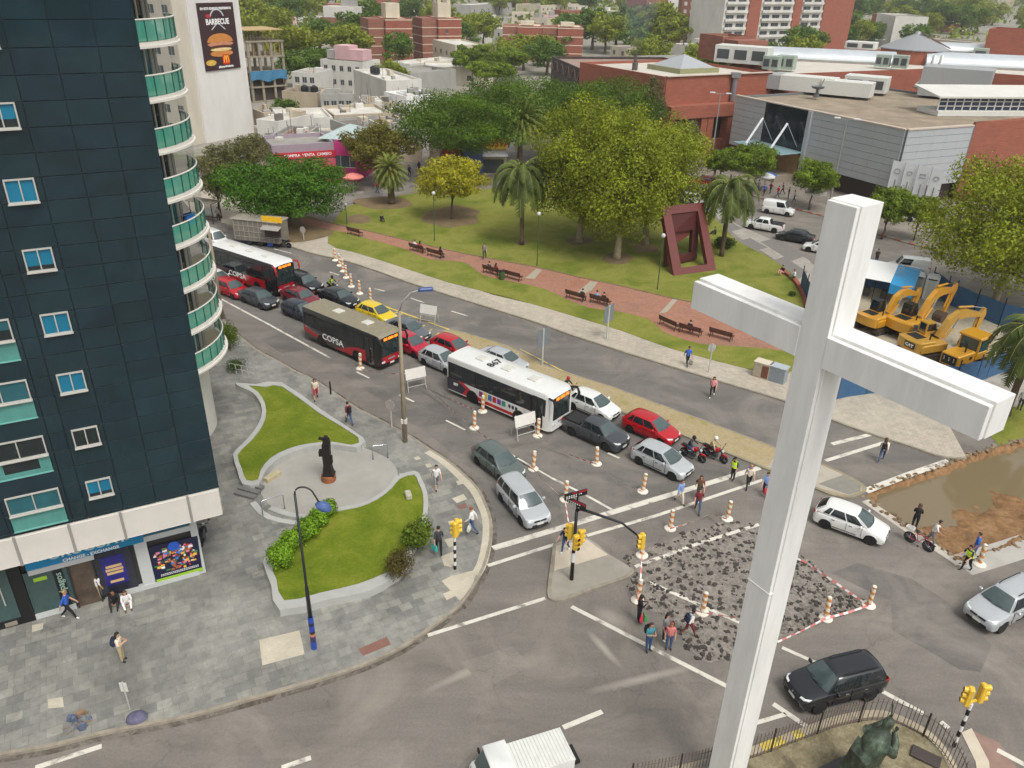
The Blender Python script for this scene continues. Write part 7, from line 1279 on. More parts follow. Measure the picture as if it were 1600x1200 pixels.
# ================================================================ PEOPLE
def V3(*a): return Vector(a)
def skel(kind):
    """joints: name -> (pos, radius), edges, facing +x"""
    J = {}; E = []
    def add(n, p, r, par=None):
        J[n] = (Vector(p), r)
        if par: E.append((par, n))
    sit = kind in ('sit', 'ride', 'ground'); lean = {'walk': .05, 'walk2': .05, 'ride': .22, 'sit': .03, 'ground': .10, 'push': .16}.get(kind, 0)
    ph = {'sit': .50, 'ride': .93, 'ground': .14}.get(kind, .93); b = ph
    add('pelvis', (0, 0, b), .128); add('waist', (lean*.2, 0, b+.17), .118, 'pelvis'); add('chest', (lean*.6, 0, b+.36), .138, 'waist'); add('collar', (lean*.85, 0, b+.47), .092, 'chest'); add('neck', (lean, 0, b+.54), .054, 'collar')
    hd = lean+(.03 if kind not in ('sit', 'ground') else .05); add('head0', (hd, 0, b+.61), .074, 'neck'); add('head1', (hd+.015, 0, b+.68), .094, 'head0'); add('head2', (hd, 0, b+.755), .070, 'head1')
    for s, nm in ((1, 'l'), (-1, 'r')):
        add('sho'+nm, (lean*.75, s*.175, b+.43), .066, 'chest')
        sw = {'walk': s*.26, 'walk2': -s*.26}.get(kind, 0)
        if kind == 'ride': el, wr = (lean+.16, s*.30, b+.18), (.42, s*.33, b+.13)
        elif kind == 'sit' or kind == 'ground': el, wr = (lean+.10, s*.22, b+.18), (.30, s*.13, b+.10)
        elif kind == 'phone': el, wr = (.06, s*.22, b+.18), (.26, s*.10, b+.28)
        elif kind == 'push': el, wr = (.22, s*.25, b+.2), (.46, s*.27, b+.10)
        elif kind == 'point' and s < 0: el, wr = (.16, -.34, b+.38), (.34, -.45, b+.46)
        else: el, wr = (sw*.45-.02, s*.235, b+.165), (sw*1.0+.06, s*.245, b-.075)
        add('elb'+nm, el, .045, 'sho'+nm); add('wri'+nm, wr, .030, 'elb'+nm); d = (Vector(wr)-Vector(el)).normalized(); side = Vector((0, -s, 0)); side = (side-d*side.dot(d)).normalized(); fw = d.cross(side)*s
        w = Vector(wr); add('palm'+nm, w+d*.075, .030, 'wri'+nm)
        for i, (o, L) in enumerate(((-.026, .075), (-.009, .088), (.009, .084), (.026, .068))):
            p0 = w+d*.105+fw*o; add('f%d%s' % (i, nm), p0, .0105, 'palm'+nm); add('g%d%s' % (i, nm), p0+d*L*.5+side*.012, .0095, 'f%d%s' % (i, nm)); add('h%d%s' % (i, nm), p0+d*L*.82+side*.04, .008, 'g%d%s' % (i, nm))
        add('t0'+nm, w+d*.045-fw*.034+side*.008, .011, 'wri'+nm); add('t1'+nm, w+d*.085-fw*.05+side*.025, .009, 't0'+nm)
        add('hip'+nm, (0, s*.092, b-.06), .096, 'pelvis')
        if kind == 'ride': kn, an, to = (.40, s*.22, b-.12), (.16, s*.21, b-.52), (.32, s*.22, b-.57)
        elif kind == 'sit': kn, an, to = (.44, s*.12, b-.01), (.46, s*.12, .09), (.62, s*.13, .045)
        elif kind == 'ground': kn, an, to = (.38, s*.18, .38), (.58, s*.13, .09), (.73, s*.14, .06)
        else:
            k = {'walk': s, 'walk2': -s, 'push': s*.7}.get(kind, 0); kn = (-k*.14+.05*abs(k), s*.10, b-.44); an = (-k*.30-(.10 if k > 0 else 0), s*.095, .09+(.05 if k > 0 else 0)); to = (an[0]+.15, s*.12, .045)
        add('kne'+nm, kn, .064, 'hip'+nm); add('ank'+nm, an, .042, 'kne'+nm); add('toe'+nm, to, .038, 'ank'+nm)
    return J, E
_body = {}
def body_mesh(kind):
    if kind in _body: return _body[kind]
    J, E = skel(kind); names = list(J); idx = {n: i for i, n in enumerate(names)}
    me = bpy.data.meshes.new('sk'); me.from_pydata([J[n][0] for n in names], [(idx[a], idx[c]) for a, c in E], []); o = bpy.data.objects.new('sk', me); COL.objects.link(o)
    m = o.modifiers.new('s', 'SKIN'); m.use_smooth_shade = True
    if not me.skin_vertices:
        bpy.context.view_layer.objects.active = o
    for n, v in zip(names, me.skin_vertices[0].data): r = J[n][1]; r *= 1.12 if n[:3] in ('kne', 'ank', 'hip', 'pel', 'wai', 'che', 'elb', 'sho', 'col') else 1.0; v.radius = (r, r); v.use_root = n == 'pelvis'
    sb = o.modifiers.new('d', 'SUBSURF'); sb.levels = 1; sb.render_levels = 1
    dg = bpy.context.evaluated_depsgraph_get(); out = bpy.data.meshes.new_from_object(o.evaluated_get(dg)); bpy.data.objects.remove(o); out.name = 'person'
    bmx = bmesh.new(); bmx.from_mesh(out)
    h0, h1 = J['head0'][0], J['head1'][0]
    def blob(c, sc, mi): 
        r_ = bmesh.ops.create_icosphere(bmx, subdivisions=1, radius=1.0, matrix=Matrix.Translation(c) @ Matrix.Diagonal((*sc, 1)))
        for v in r_['verts']:
            for f in v.link_faces: f.material_index = mi
    segs = []
    for a, c in E:
        k = a[:3]+c[:3]
        if c.startswith(('neck', 'head')): mi = 0
        elif c.startswith(('palm', 'f', 'g', 'h0', 'h1', 'h2', 'h3', 't0', 't1')) and not c.startswith('hip'): mi = 0
        elif c.startswith('wri'): mi = 4
        elif c.startswith(('elb', 'sho', 'waist', 'chest', 'collar')): mi = 1
        elif c.startswith(('hip', 'kne')): mi = 2
        elif c.startswith('ank'): mi = 5
        else: mi = 3
        segs.append((J[a][0], J[c][0], mi, J[c][1]))
    for f in bmx.faces:
        p = f.calc_center_median(); best = 9; bi = 0
        for a, c, mi, r in segs:
            d = c-a; t = max(0, min(1, (p-a).dot(d)/max(1e-9, d.length_squared))); q = (p-a-d*t).length-r*.5
            if q < best: best, bi = q, mi
        f.material_index = bi; f.smooth = True
    blob(h1+V3(.098, 0, -.012), (.02, .014, .022), 0)
    for s in (-1, 1): blob(h1+V3(.088, s*.032, .018), (.010, .014, .009), 6); blob(h1+V3(-.005, s*.096, -.01), (.022, .012, .032), 0)
    blob(h1+V3(.086, 0, -.055), (.010, .026, .007), 7); mids = None; bmx.to_mesh(out); bmx.free(); mids = [p.material_index for p in out.polygons]; out.materials.clear()
    for i in range(8): out.materials.append(None)
    out.polygons.foreach_set('material_index', mids)
    _body[kind] = (out, J); return _body[kind]
SKIN = {'l': M('skin_light', S(200, 152, 126), .55, var=.05), 'm': M('skin_mid', S(168, 118, 92), .55, var=.05), 'd': M('skin_dark', S(104, 70, 54), .55, var=.05)}
CLO = {k: M('cloth_'+k, S(*v), .85, var=.18, scale=7) for k, v in dict(white=(222, 220, 216), black=(30, 30, 34), navy=(38, 46, 70), denim=(64, 86, 120), blue=(52, 100, 190), sky=(130, 158, 206), teal=(70, 140, 150), grey=(128, 128, 130), khaki=(176, 160, 124), red=(180, 44, 56), maroon=(120, 40, 52), pink=(224, 150, 150), floral=(206, 120, 116), green=(70, 110, 70), cream=(222, 210, 188), violet=(130, 116, 190), charcoal=(60, 60, 64), lime=(196, 226, 40), brown=(110, 76, 54)).items()}
HAIR = {'k': M('hair_black', S(28, 24, 24), .6, var=.2), 'b': M('hair_brown', S(76, 52, 38), .6, var=.2), 'r': M('hair_ginger', S(140, 74, 50), .6, var=.2), 'g': M('hair_grey', S(150, 148, 146), .6, var=.2), 'y': M('hair_blond', S(176, 140, 92), .6, var=.2)}
_hair = {}
def hair_mesh(style):
    if style in _hair: return _hair[style]
    b = MB()
    if style == 'helmet': b.lathe([(0.10, -.10), (.128, -.02), (.13, .05), (.105, .11), (.06, .14), (0, .15)], n=14); b.box((.10, 0, -.02), (.05, .17, .07), mi=0)
    elif style == 'cap': b.lathe([(.102, .02), (.10, .07), (.07, .105), (0, .118)], n=14); b.loft([[(.06, -.08, .03), (.06, .08, .03), (.06, .08, .045), (.06, -.08, .045)], [(.20, -.06, .015), (.20, .06, .015), (.20, .06, .025), (.20, -.06, .025)]])
    else:
        rings = []
        for i in range(7):
            a = R(90-i*(20 if style == 'short' else 22)); r = .108*math.cos(a); z = .028+.10*math.sin(a); rings.append([(r*math.cos(k*.4488)-.012-(.02 if math.cos(k*.4488) > .3 and i > 3 else 0)*(2.2), r*math.sin(k*.4488), z+(.05 if math.cos(k*.4488) > .5 and i > 3 else 0)) for k in range(14)])
        b.loft(rings, True, True)
        if style == 'long': b.loft([[(-.02, -.10, .03), (-.02, .10, .03), (-.11, .07, .03), (-.11, -.07, .03)], [(-.03, -.11, -.10), (-.03, .11, -.10), (-.13, .08, -.10), (-.13, -.08, -.10)], [(-.05, -.09, -.24), (-.05, .09, -.24), (-.14, .07, -.24), (-.14, -.07, -.24)], [(-.07, -.05, -.32), (-.07, .05, -.32), (-.12, .04, -.32), (-.12, -.04, -.32)]])
    _hair[style] = fixn(b.mesh('hair', None, True)); return _hair[style]
NP = [0]
def person(label, px_, py_, hd, pose, shirt, trou, skin='l', hair='k', hs='short', shoes='black', sleeves=False, shorts=False, h=1.70, z=.012, pack=None, vest=False, at=None, group=None, skirt=None, seat=None):
    me, J = body_mesh(pose); g = at if at is not None else G(px_, py_, z)
    t = bpy.data.objects.new('person', me); COL.objects.link(t); k = h/1.70; t.location = g; t.rotation_euler = (0, 0, R(hd) if not isinstance(hd, tuple) else ang(*hd)); t.scale = (k, k*(1.0 if skin != 'x' else 1), k); tag(t, label, 'person', group)
    ms = [SKIN[skin], CLO[shirt], CLO[trou], CLO.get(shoes, CLO['black']), CLO[shirt] if sleeves else SKIN[skin], SKIN[skin] if shorts else CLO[trou], HAIR['k'], M('lips', S(150, 80, 76), .5, var=0)]
    for sl_, m in zip(t.material_slots, ms): sl_.link = 'OBJECT'; sl_.material = m
    h1 = J['head1'][0]; hm = hair_mesh(hs); o = obj({'helmet': 'helmet', 'cap': 'cap'}.get(hs, 'hair'), hm, [], t, loc=h1)
    if not o.material_slots: hm.materials.append(None)
    o.material_slots[0].link = 'OBJECT'; o.material_slots[0].material = CLO[hair] if hair in CLO else HAIR[hair]
    c = J['chest'][0]; w = J['waist'][0]
    if pack: b = MB(); b.bbox((c.x-.20, 0, (c.z+w.z)/2+.03), (.17, .30, .42), .05); b.bbox((c.x-.30, 0, w.z+.05), (.06, .22, .2), .02); [b.tube([(c.x-.10, s*.11, w.z-.02), (c.x+.10, s*.125, c.z-.05), (c.x+.05, s*.11, c.z+.12), (c.x-.12, s*.10, c.z+.1)], .018, 5) for s in (-1, 1)]; obj('backpack', b, CLO[pack], t, 40)
    if vest:
        b = MB(); n = 14; b.loft([[(x0+r*.78*math.cos(q*6.2832/n), r*1.12*math.sin(q*6.2832/n), zz) for q in range(n)] for x0, r, zz in ((0, .185, J['pelvis'][0].z+.02), (w.x, .182, w.z), (c.x, .20, c.z-.02), (c.x*1.1, .185, c.z+.09))], False, False); b.loft([[(w.x+r*.8*math.cos(q*6.2832/n), r*1.14*math.sin(q*6.2832/n), zz) for q in range(n)] for r, zz in ((.187, w.z+.02), (.188, w.z+.07))], False, False, 1); [b.tube([(c.x+.1, s*.11, c.z+.02), (c.x, s*.12, c.z+.14), (c.x-.12, s*.11, c.z+.02)], .035, 6) for s in (-1, 1)]
        obj('vest', b, [M('vest_lime', S(216, 252, 40), .6, var=.05), M('vest_silver', S(205, 208, 208), .35, var=0)], t)
    if skirt: b = MB(); p = J['pelvis'][0]; b.lathe([(.14, .1), (.165, 0), (.19, -.2), (.22, -.42)], p, 14); obj('skirt', b, CLO[skirt], t, True)
    NP[0] += 1; return t
ZP = .133
PPL = [('man in a bright blue shirt striding past the shop front', 110, 966, 12, 'walk', 'blue', 'black', dict(z=ZP, hair='y', shoes='white')),
 ('person in dark waistcoat and pale sleeves sitting on the pavement by the shop door', 181, 942, -70, 'ground', 'black', 'black', dict(z=ZP, sleeves=False, skin='m')),
 ('person in white clothes sitting on the pavement beside the dark dressed person', 199, 943, -60, 'ground', 'white', 'white', dict(z=ZP, sleeves=True, hair='b', hs='long', shoes='brown')),
 ('person with a dark backpack, pale shirt and khaki trousers on the slate pavement', 193, 1033, 8, 'phone', 'cream', 'khaki', dict(z=ZP, pack='navy', hs='long')),
 ('man in white shirt and khaki trousers standing in the shop doorway', 158, 937, 62, 'stand', 'white', 'khaki', dict(z=ZP)),
 ('woman in pale top and red shorts on the narrow pavement by the avenue', 494, 624, -75, 'walk', 'cream', 'red', dict(z=ZP, shorts=True, hair='b', hs='long')),
 ('man with a black backpack walking away beside the upper lawn planter', 546, 663, 125, 'walk2', 'maroon', 'denim', dict(z=ZP, pack='black')),
 ('man in white vest and grey shorts crossing the plaza', 682, 763, -70, 'walk', 'white', 'grey', dict(z=ZP, shorts=True, shoes='black')),
 ('woman in dark clothes with a teal bag beside the loose green shrub', 686, 864, 100, 'walk2', 'charcoal', 'black', dict(z=ZP, hs='short')),
 ('ginger haired person in white at the rounded kerb', 738, 832, 165, 'walk', 'white', 'denim', dict(z=ZP, hair='r', sleeves=True)),
 ('person in dark top bending behind the traffic light pole', 883, 862, -120, 'push', 'navy', 'denim', dict(z=.12, shoes='white')),
 ('man in teal shirt with folded arms on the roadway', 1012, 1017, -60, 'phone', 'teal', 'denim', dict(hair='b', pack='black', h=1.74)),
 ('person in black with a white collar leaning over coloured bags by the barrier', 997, 972, 5, 'phone', 'black', 'black', dict(skin='d', sleeves=True)),
 ('woman in pale grey top standing behind the woman in the floral blouse', 1037, 1000, -40, 'stand', 'grey', 'navy', dict(hs='long', shoes='white', h=1.66)),
 ('woman in a floral pink blouse at the edge of the broken asphalt', 1044, 1014, -95, 'stand', 'floral', 'denim', dict(hair='r', hs='long', h=1.64)),
 ('man in white shirt with a large dark backpack on the broken asphalt', 1075, 994, 10, 'walk', 'white', 'maroon', dict(skin='d', pack='navy', shorts=True)),
 ('man in pale blue shirt on the crossing beside the silver hatchback', 1061, 786, -70, 'walk2', 'sky', 'cream', dict(hair='b', sleeves=True)),
 ('woman in brown jacket, rear one of the pair on the crossing', 1091, 779, -100, 'walk', 'brown', 'charcoal', dict(hair='b', hs='long')),
 ('woman with a brown shoulder bag and jeans, front one of the pair on the crossing', 1089, 800, -100, 'walk2', 'maroon', 'denim', dict(hair='b', hs='long', pack='brown')),
 ('traffic officer in a lime vest standing at the stop line', 1144, 750, -150, 'stand', 'black', 'black', dict(vest=True, hs='cap', hair='black')),
 ('person in pale top carrying a violet pack behind the officer', 1168, 762, -100, 'walk', 'cream', 'black', dict(hair='y', pack='violet')),
 ('person in blue shirt half behind the cross shaft', 1194, 774, -110, 'walk2', 'sky', 'navy', dict(hs='short')),
 ('woman with a black backpack crossing right of the cross shaft', 1376, 720, 60, 'walk', 'cream', 'denim', dict(hair='b', hs='long', pack='black', shoes='white')),
 ('woman in dark top standing at the edge of the flooded pit', 1427, 826, 60, 'phone', 'black', 'black', dict(hair='b', hs='long')),
 ('man in white shirt pushing the pink bicycle', 1452, 850, (1420, 838), 'push', 'white', 'grey', dict(skin='m')),
 ('worker in lime vest and striped trousers at the pit corner', 1508, 891, 200, 'push', 'navy', 'black', dict(vest=True, hair='k')),
 ('person in a bright blue top behind the worker at the pit corner', 1519, 872, 150, 'stand', 'blue', 'violet', dict(hair='k')),
 ('man in blue and black walking on the far pavement with a bag', 1073, 571, -80, 'walk', 'blue', 'black', dict(z=ZP, skin='m')),
 ('woman in pale pink top walking across the far carriageway', 1112, 620, -110, 'walk', 'pink', 'black', dict(hs='long', shoes='white')),
 ('grey dressed person walking along the red park path', 757, 404, -95, 'walk', 'grey', 'charcoal', dict(z=.16)),
 ('person sitting alone on the lawn at the left of the park', 596, 345, -60, 'ground', 'black', 'black', dict(z=.155)),
 ('person in red near the shops under the trees', 783, 268, -90, 'stand', 'red', 'black', dict(z=.02)),
 ('person standing at the bus stop left of the food truck', 342, 346, -60, 'stand', 'grey', 'black', dict(z=ZP)),
 ('person in dark clothes sitting on the low red wall, upper one', 1223, 427, -150, 'ground', 'black', 'pink', dict(z=.45)),
 ('person in green sitting on the low red wall, lower one', 1241, 434, -160, 'ground', 'white', 'green', dict(z=.45)),
 ('person crouching in the shade right of the red sculpture', 1118, 366, 180, 'ground', 'charcoal', 'black', dict(z=.155)),
 ('person behind the grass sculpture frame in dark clothes', 1092, 362, -90, 'stand', 'navy', 'black', dict(z=.155)),
 ('person at the right edge of the yard in pale clothes', 1592, 640, -120, 'stand', 'white', 'charcoal', dict(z=.02)),
 ('person walking behind the white van by the mall', 1320, 338, -120, 'walk', 'charcoal', 'black', dict(z=.02)),
 ('person standing at the kerb under the banners', 1396, 352, -90, 'stand', 'maroon', 'black', dict(z=.02)),
 ('yard worker standing behind the blue tent', 1368, 412, -90, 'stand', 'charcoal', 'navy', dict(z=.02)),
]
def person_at(a):
    lb, px_, py_, hd, pose, sh, tr_, kw = a
    if isinstance(hd, tuple): hd = -35
    return person(lb, px_, py_, hd, pose, sh, tr_, **kw)
for a in PPL: person_at(a)
crowd = [(1108, 268), (1116, 276), (1096, 262), (1126, 284), (1184, 300), (1193, 306), (1203, 303), (1214, 309), (1222, 304), (1231, 311), (1178, 296), (1240, 316), (1300, 330), (1152, 292), (1140, 290), (590, 302), (640, 276), (655, 270), (700, 268), (745, 268), (770, 272)]
cols = ['charcoal', 'white', 'maroon', 'navy', 'grey', 'red', 'cream', 'blue']
for i, (x, y) in enumerate(crowd):
    c_ = cols[(i*3) % 8]
    person('distant pedestrian in a %s top on the %s' % (c_, 'pavement by the mall' if x > 1000 else 'street behind the park trees'), x, y, random.uniform(0, 360), random.choice(('stand', 'walk', 'walk2')), c_, random.choice(('black', 'denim', 'charcoal')), z=.02, group='distant pedestrians', hair=random.choice('kkb'), hs=random.choice(('short', 'long')))
# riders
def on(v, x, z, y=0): m = Matrix.Translation(v.location) @ v.rotation_euler.to_matrix().to_4x4(); return m @ Vector((x, y, z))
for k, lb, sh, tr_, hc, vest in (('a', 'rider in a black helmet and jeans on the red motorcycle beside the silver hatchback', 'charcoal', 'denim', 'black', False), ('b', 'rider in a white helmet and pale jacket on the motorcycle nearest the median', 'khaki', 'black', 'white', False), ('d', 'motorcycle officer in a yellow vest behind the black sedan', 'black', 'black', 'black', True), ('e', 'rider in a red helmet beside the rear of the white hatchback', 'black', 'black', 'red', False)):
    m = MOTO[k]; person(lb, 0, 0, math.degrees(m.rotation_euler.z), 'ride', sh, tr_, hair=hc, hs='helmet', sleeves=True, at=on(m, -.34, -.02), vest=vest)
# bags in hands (things of their own)
def bag(label, px_, py_, z, col, s=(.12, .34, .38)):
    g = G(px_, py_, z); t = thing('carrier_bag', label, 'bag', g, random.uniform(0, 3)); b = MB(); b.loft([[(-s[0]/2, -s[1]/2, 0), (s[0]/2, -s[1]/2, 0), (s[0]/2, s[1]/2, 0), (-s[0]/2, s[1]/2, 0)], [(-s[0]*.7, -s[1]*.55, s[2]*.4), (s[0]*.7, -s[1]*.55, s[2]*.4), (s[0]*.7, s[1]*.55, s[2]*.4), (-s[0]*.7, s[1]*.55, s[2]*.4)], [(-.03, -s[1]/2, s[2]), (.03, -s[1]/2, s[2]), (.03, s[1]/2, s[2]), (-.03, s[1]/2, s[2])]]); obj('sack', b, M('bag_'+col, {'teal': S(70, 170, 165), 'pink': S(226, 60, 100), 'green': S(60, 170, 80), 'white': S(220, 218, 214), 'grey': S(150, 148, 140), 'red': S(190, 40, 50)}[col], .6), t); h = MB(); [h.tube([(q, -.08, s[2]), (q, -.05, s[2]+.13), (q, .05, s[2]+.13), (q, .08, s[2])], .01, 4) for q in (-.02, .02)]; obj('handle', h, M('bag_handle', S(150, 150, 150)), t)
bag('teal shopping bag carried by the woman in dark clothes', 679, 860, .45, 'teal'); bag('pink carrier bag held at the barrier, left of two', 1002, 969, .35, 'pink'); bag('green carrier bag held at the barrier, right of two', 1006, 968, .35, 'green'); bag('pale bag carried by the walker on the far pavement', 1079, 570, .35, 'grey'); bag('red bag carried by the person half behind the cross shaft', 1197, 771, .3, 'red'); bag('white bag carried by the ginger haired person at the kerb', 733, 829, .4, 'white')
# ================================================================ CROSS, MONUMENTS, STREET FURNITURE
MCROSS, nt, bs = nodes('cross_white'); vv = coord(nt, 'World', (1, 1, .18)); x_ = mix(nt, 1.0, ramp(nt, noise(nt, vv, 1.3, 6, .7), [(.3, S(214, 213, 208)), (.6, S(232, 231, 227)), (.8, S(226, 222, 212))]), ramp(nt, noise(nt, coord(nt, 'World'), .9, 6, .75), [(.66, gray(1.0)), (.80, gray(.80))]), 'MULTIPLY')
nt.links.new(x_, bs.inputs['Base Color']); bs.inputs['Roughness'].default_value = .55; bump(nt, bs, noise(nt, coord(nt, 'World'), 7, 4), .01, .15)
CF = Vector((8.377, 19.402, 0)); ca_ = R(-56.2); CA = Vector((math.cos(ca_), math.sin(ca_), 0)); t = thing('cross', 'giant white monumental cross standing over the junction', 'cross', CF, ca_)
# local x along the arms (towards the near right), local y away from the front face
def cbox(name, x0, x1, y0, y1, z0, z1, par): b = MB(); b.bbox(((x0+x1)/2, (y0+y1)/2, (z0+z1)/2), (x1-x0, y1-y0, z1-z0), .012); return obj(name, b, MCROSS, par)
ZT, ZA = 23.0, 19.5
def armt(px_, py_, z): return (G(px_, py_, z)-CF).dot(CA)
xl, xr_ = armt(1088, 437, ZA), armt(1522, 646, ZA); SW, SDp, AH = .90, 1.02, .92
sh = cbox('shaft', -SW-.0, 0.045, .14, SDp, .3, ZT, t); fc = cbox('shaft_face', -SW+.02, 0, 0, .14, .3, ZT-.03, t)
for nm, x0, x1 in (('arm', xl+.05, -SW), ('arm', .045, xr_+.05)): cbox(nm, x0, x1, .16, SDp-.04, ZA-AH+.02, ZA+.06, t)
for nm, x0, x1 in (('arm_face', xl, -SW+.02), ('arm_face', 0, xr_)): cbox(nm, x0, x1, -.012, .16, ZA-AH, ZA-.03, t)
for z in (10.5,): obj('joint', MB().box((-SW/2+.02, .5, z), (SW+.053, 1.045, .008)), M('joint_grey', S(220, 218, 213), .7), t)
obj('plinth', MB().bbox((-.45, .5, .2), (2.2, 2.2, .4), .05), M('plinth_stone', S(150, 146, 138), .8, var=.2), t)
# monument platform, railing, statue
AR = [(985, 1229), (1060, 1214), (1120, 1199), (1176, 1184), (1220, 1168), (1262, 1152), (1300, 1138), (1337, 1129), (1370, 1125), (1400, 1130), (1442, 1150), (1466, 1170), (1484, 1195), (1498, 1225), (1505, 1260)]
arp = sm(GP(AR, .15), 4); struct('monument_platform', MB().prism(arp+[Vector((19, 14)), Vector((3, 14)), Vector((4, 19))], 0, .15), mat_ground('cobble_ground', [(.3, S(92, 86, 70)), (.5, S(134, 124, 98)), (.75, S(158, 148, 124))], 1.1, 7, .9, .25))
struct('monument_kerb', MB().ribbon(sm(GP([(x-3, y-9) for x, y in AR], .1), 4), .35, 0, 0, .17), M('monument_kerb_stone', S(172, 160, 138), .8, var=.2, world=True)); yk = MB(); ykp = sm(GP([(1150, 1184), (1262, 1143)], .1), 8); [yk.ribbon(ykp[i:i+2], .36, .002, 0, .175) for i in (0, 3, 4, 6)]; struct('kerb_paint_strip', yk, MYEL)
t = thing('iron_railing', 'curved iron railing around the monument beside the black off roader', 'railing', (arp[0].x, arp[0].y, .15)); O = Vector((arp[0].x, arp[0].y, 0)); L = 0; pts = []
for a, c in zip(arp, arp[1:]):
    n = max(1, int((c-a).length/.13)); pts += [a.lerp(c, i/n) for i in range(n)]
b = MB()
for p in pts: b.box((p.x-O.x, p.y-O.y, .62), (.022, .022, 1.24)); b.lathe([(.022, 1.24), (0, 1.36)], (p.x-O.x, p.y-O.y, 0), 4)
for z in (.12, 1.1): b.tube([(p.x-O.x, p.y-O.y, z) for p in pts], .02, 4)
obj('bars', b, M('railing_rust', S(104, 92, 84), .7, .3, .3, 2), t)
pb = MB(); [pb.box((p.x-O.x, p.y-O.y, .65), (.06, .06, 1.4)) for p in pts[::14]]; obj('posts', pb, M('railing_dark', S(60, 54, 50), .7, .3), t)
g = G(1335, 1236, .15); hS = 3.5; t = thing('bronze_statue', 'green bronze statue of a robed man bowing his head, on a dark pedestal', 'statue', g, R(25))
bz, nt, bs = nodes('bronze_patina'); x_ = ramp(nt, noise(nt, coord(nt, 'Object', (1, 1, .5)), 2.6, 6, .7), [(.3, S(40, 43, 38)), (.50, S(70, 80, 66)), (.64, S(100, 118, 98)), (.78, S(54, 62, 54))]); nt.links.new(x_, bs.inputs['Base Color']); bs.inputs['Roughness'].default_value = .55; bs.inputs['Metallic'].default_value = .35; bump(nt, bs, noise(nt, coord(nt, 'Object', (1, 1, .35)), 5, 5), .05, .8)
b = MB(); prof = [(0, .0, .62, .55), (.4, .02, .60, .52), (1.0, .05, .50, .46), (1.5, .10, .46, .42), (1.9, .18, .50, .44), (2.25, .28, .52, .40), (2.5, .40, .42, .32), (2.66, .50, .24, .2), (2.76, .56, .16, .15), (2.9, .62, .19, .17), (3.03, .66, .19, .17), (3.14, .66, .13, .12), (3.18, .66, .02, .02)]; n = 20
rings = [[(cx_+rx_*math.cos(6.2832*k/n)*(1+.06*math.sin(k*2.5+z*1.3)*(z < 2.4)), ry_*1.1*math.sin(6.2832*k/n)*(1+.06*math.cos(k*1.9)*(z < 2.4)), z*hS/3.18) for k in range(n)] for z, cx_, rx_, ry_ in prof]; b.loft(rings)
b.tube([(.25, .42, 2.6), (.62, .55, 2.25), (.98, .48, 2.42), (1.18, .36, 2.75)], [.2, .2, .16, .10], 10); b.tube([(.25, -.42, 2.6), (.62, -.5, 2.2), (.95, -.3, 2.35), (1.12, -.05, 2.6)], [.2, .2, .16, .10], 10)
for s in (0, 1):
    h0 = Vector((1.18, .36, 2.75)) if s == 0 else Vector((1.12, -.05, 2.6))
    for k in range(4): b.tube([h0, h0+Vector((.05, -.045+.03*k, .12)), h0+Vector((.08, -.05+.034*k, .21+.02*(k in (1, 2))))], [.035, .026, .018], 5)
    b.tube([h0, h0+Vector((-.02, .09, .07))], [.03, .02], 5)
obj('figure', b, bz, t, 50); b = MB(); b.tube([(.78, -.12, 2.35), (.84, .2, 4.0)], .035, 6); b.loft([[(-.62, -.6, 0), (.5, -.75, 0), (.5, .75, 0), (-.62, .6, 0)], [(-.5, -.4, 2.0), (-.1, -.5, 2.4), (-.1, .5, 2.4), (-.5, .4, 2.0)]]); obj('cope', fixn(b.mesh('cope', bz)), [], t, True)
b = MB(); b.loft([[(-1.4, -1.3, -.15), (1.3, -1.3, -.15), (1.3, 1.3, -.15), (-1.4, 1.3, -.15)], [(-.8, -.8, .06), (.8, -.8, .06), (.8, .8, .06), (-.8, .8, .06)]]); obj('pedestal', b, M('granite_dark', S(74, 72, 74), .3, var=.15), t)
t.location.z += .25
tag(obj('ground_plaque', MB().bbox((0, 0, .06), (1.1, .6, .12), .02), M('plaque_dark', S(70, 62, 58), .5), None, False, G(1446, 1184, .15), R(-35)), 'dark flat plaque lying inside the curved railing', 'plaque')
tag(obj('ground_lamp', MB().lathe([(.16, 0), (.2, .1), (.18, .3), (.1, .36), (0, .36)], n=12), MCHR, None, 40, G(1388, 1156, .15)), 'round metal floodlight on the ground behind the statue', 'floodlight')
patch('red_ramp', [(1515, 1140), (1560, 1160), (1600, 1215), (1560, 1225), (1528, 1180)], .012, M('ramp_red', S(142, 116, 104), .85, var=.2, scale=1.5, world=True)); patch('pale_kerb', [(1502, 1145), (1518, 1138), (1545, 1190), (1550, 1230), (1530, 1230), (1524, 1190)], .02, MCONC)
# red steel sculpture
z_ = 6.2; g0 = G(1085, 428, .15); t = thing('steel_sculpture', 'huge red brown steel sculpture of two leaning hollow frames on the lawn', 'sculpture', g0); RED = M('corten_red', S(98, 42, 37), .5, .1, .12, .6); RED2 = M('corten_dark', S(80, 34, 33), .55, .1, .15, .6)
def fr3(name, c, inner, th, mat, fill=0):
    c = [Vector(p)-g0 for p in c]; n = (c[1]-c[0]).cross(c[3]-c[0]).normalized()*th; q = [sum((c[i]*w for i, w in zip(range(4), ww)), Vector()) for ww in inner]; b = MB(); vs = c+q+[p+n for p in c]+[p+n for p in q]; fs = []
    for i in range(4):
        j = (i+1) % 4; fs += [(i, j, 4+j, 4+i), (8+j, 8+i, 12+i, 12+j), (j, i, 8+i, 8+j), (4+i, 4+j, 12+j, 12+i)]
    b.add(vs, fs); return obj(name, fixn(b.mesh(name, mat)), [], t)
def bl4(u, v): return ((1-u)*(1-v), u*(1-v), u*v, (1-u)*v)
TL, TR, BR, BL = G(1034, 323, z_), G(1099, 316, z_), G(1119, 422, .15), G(1053, 431, .15)
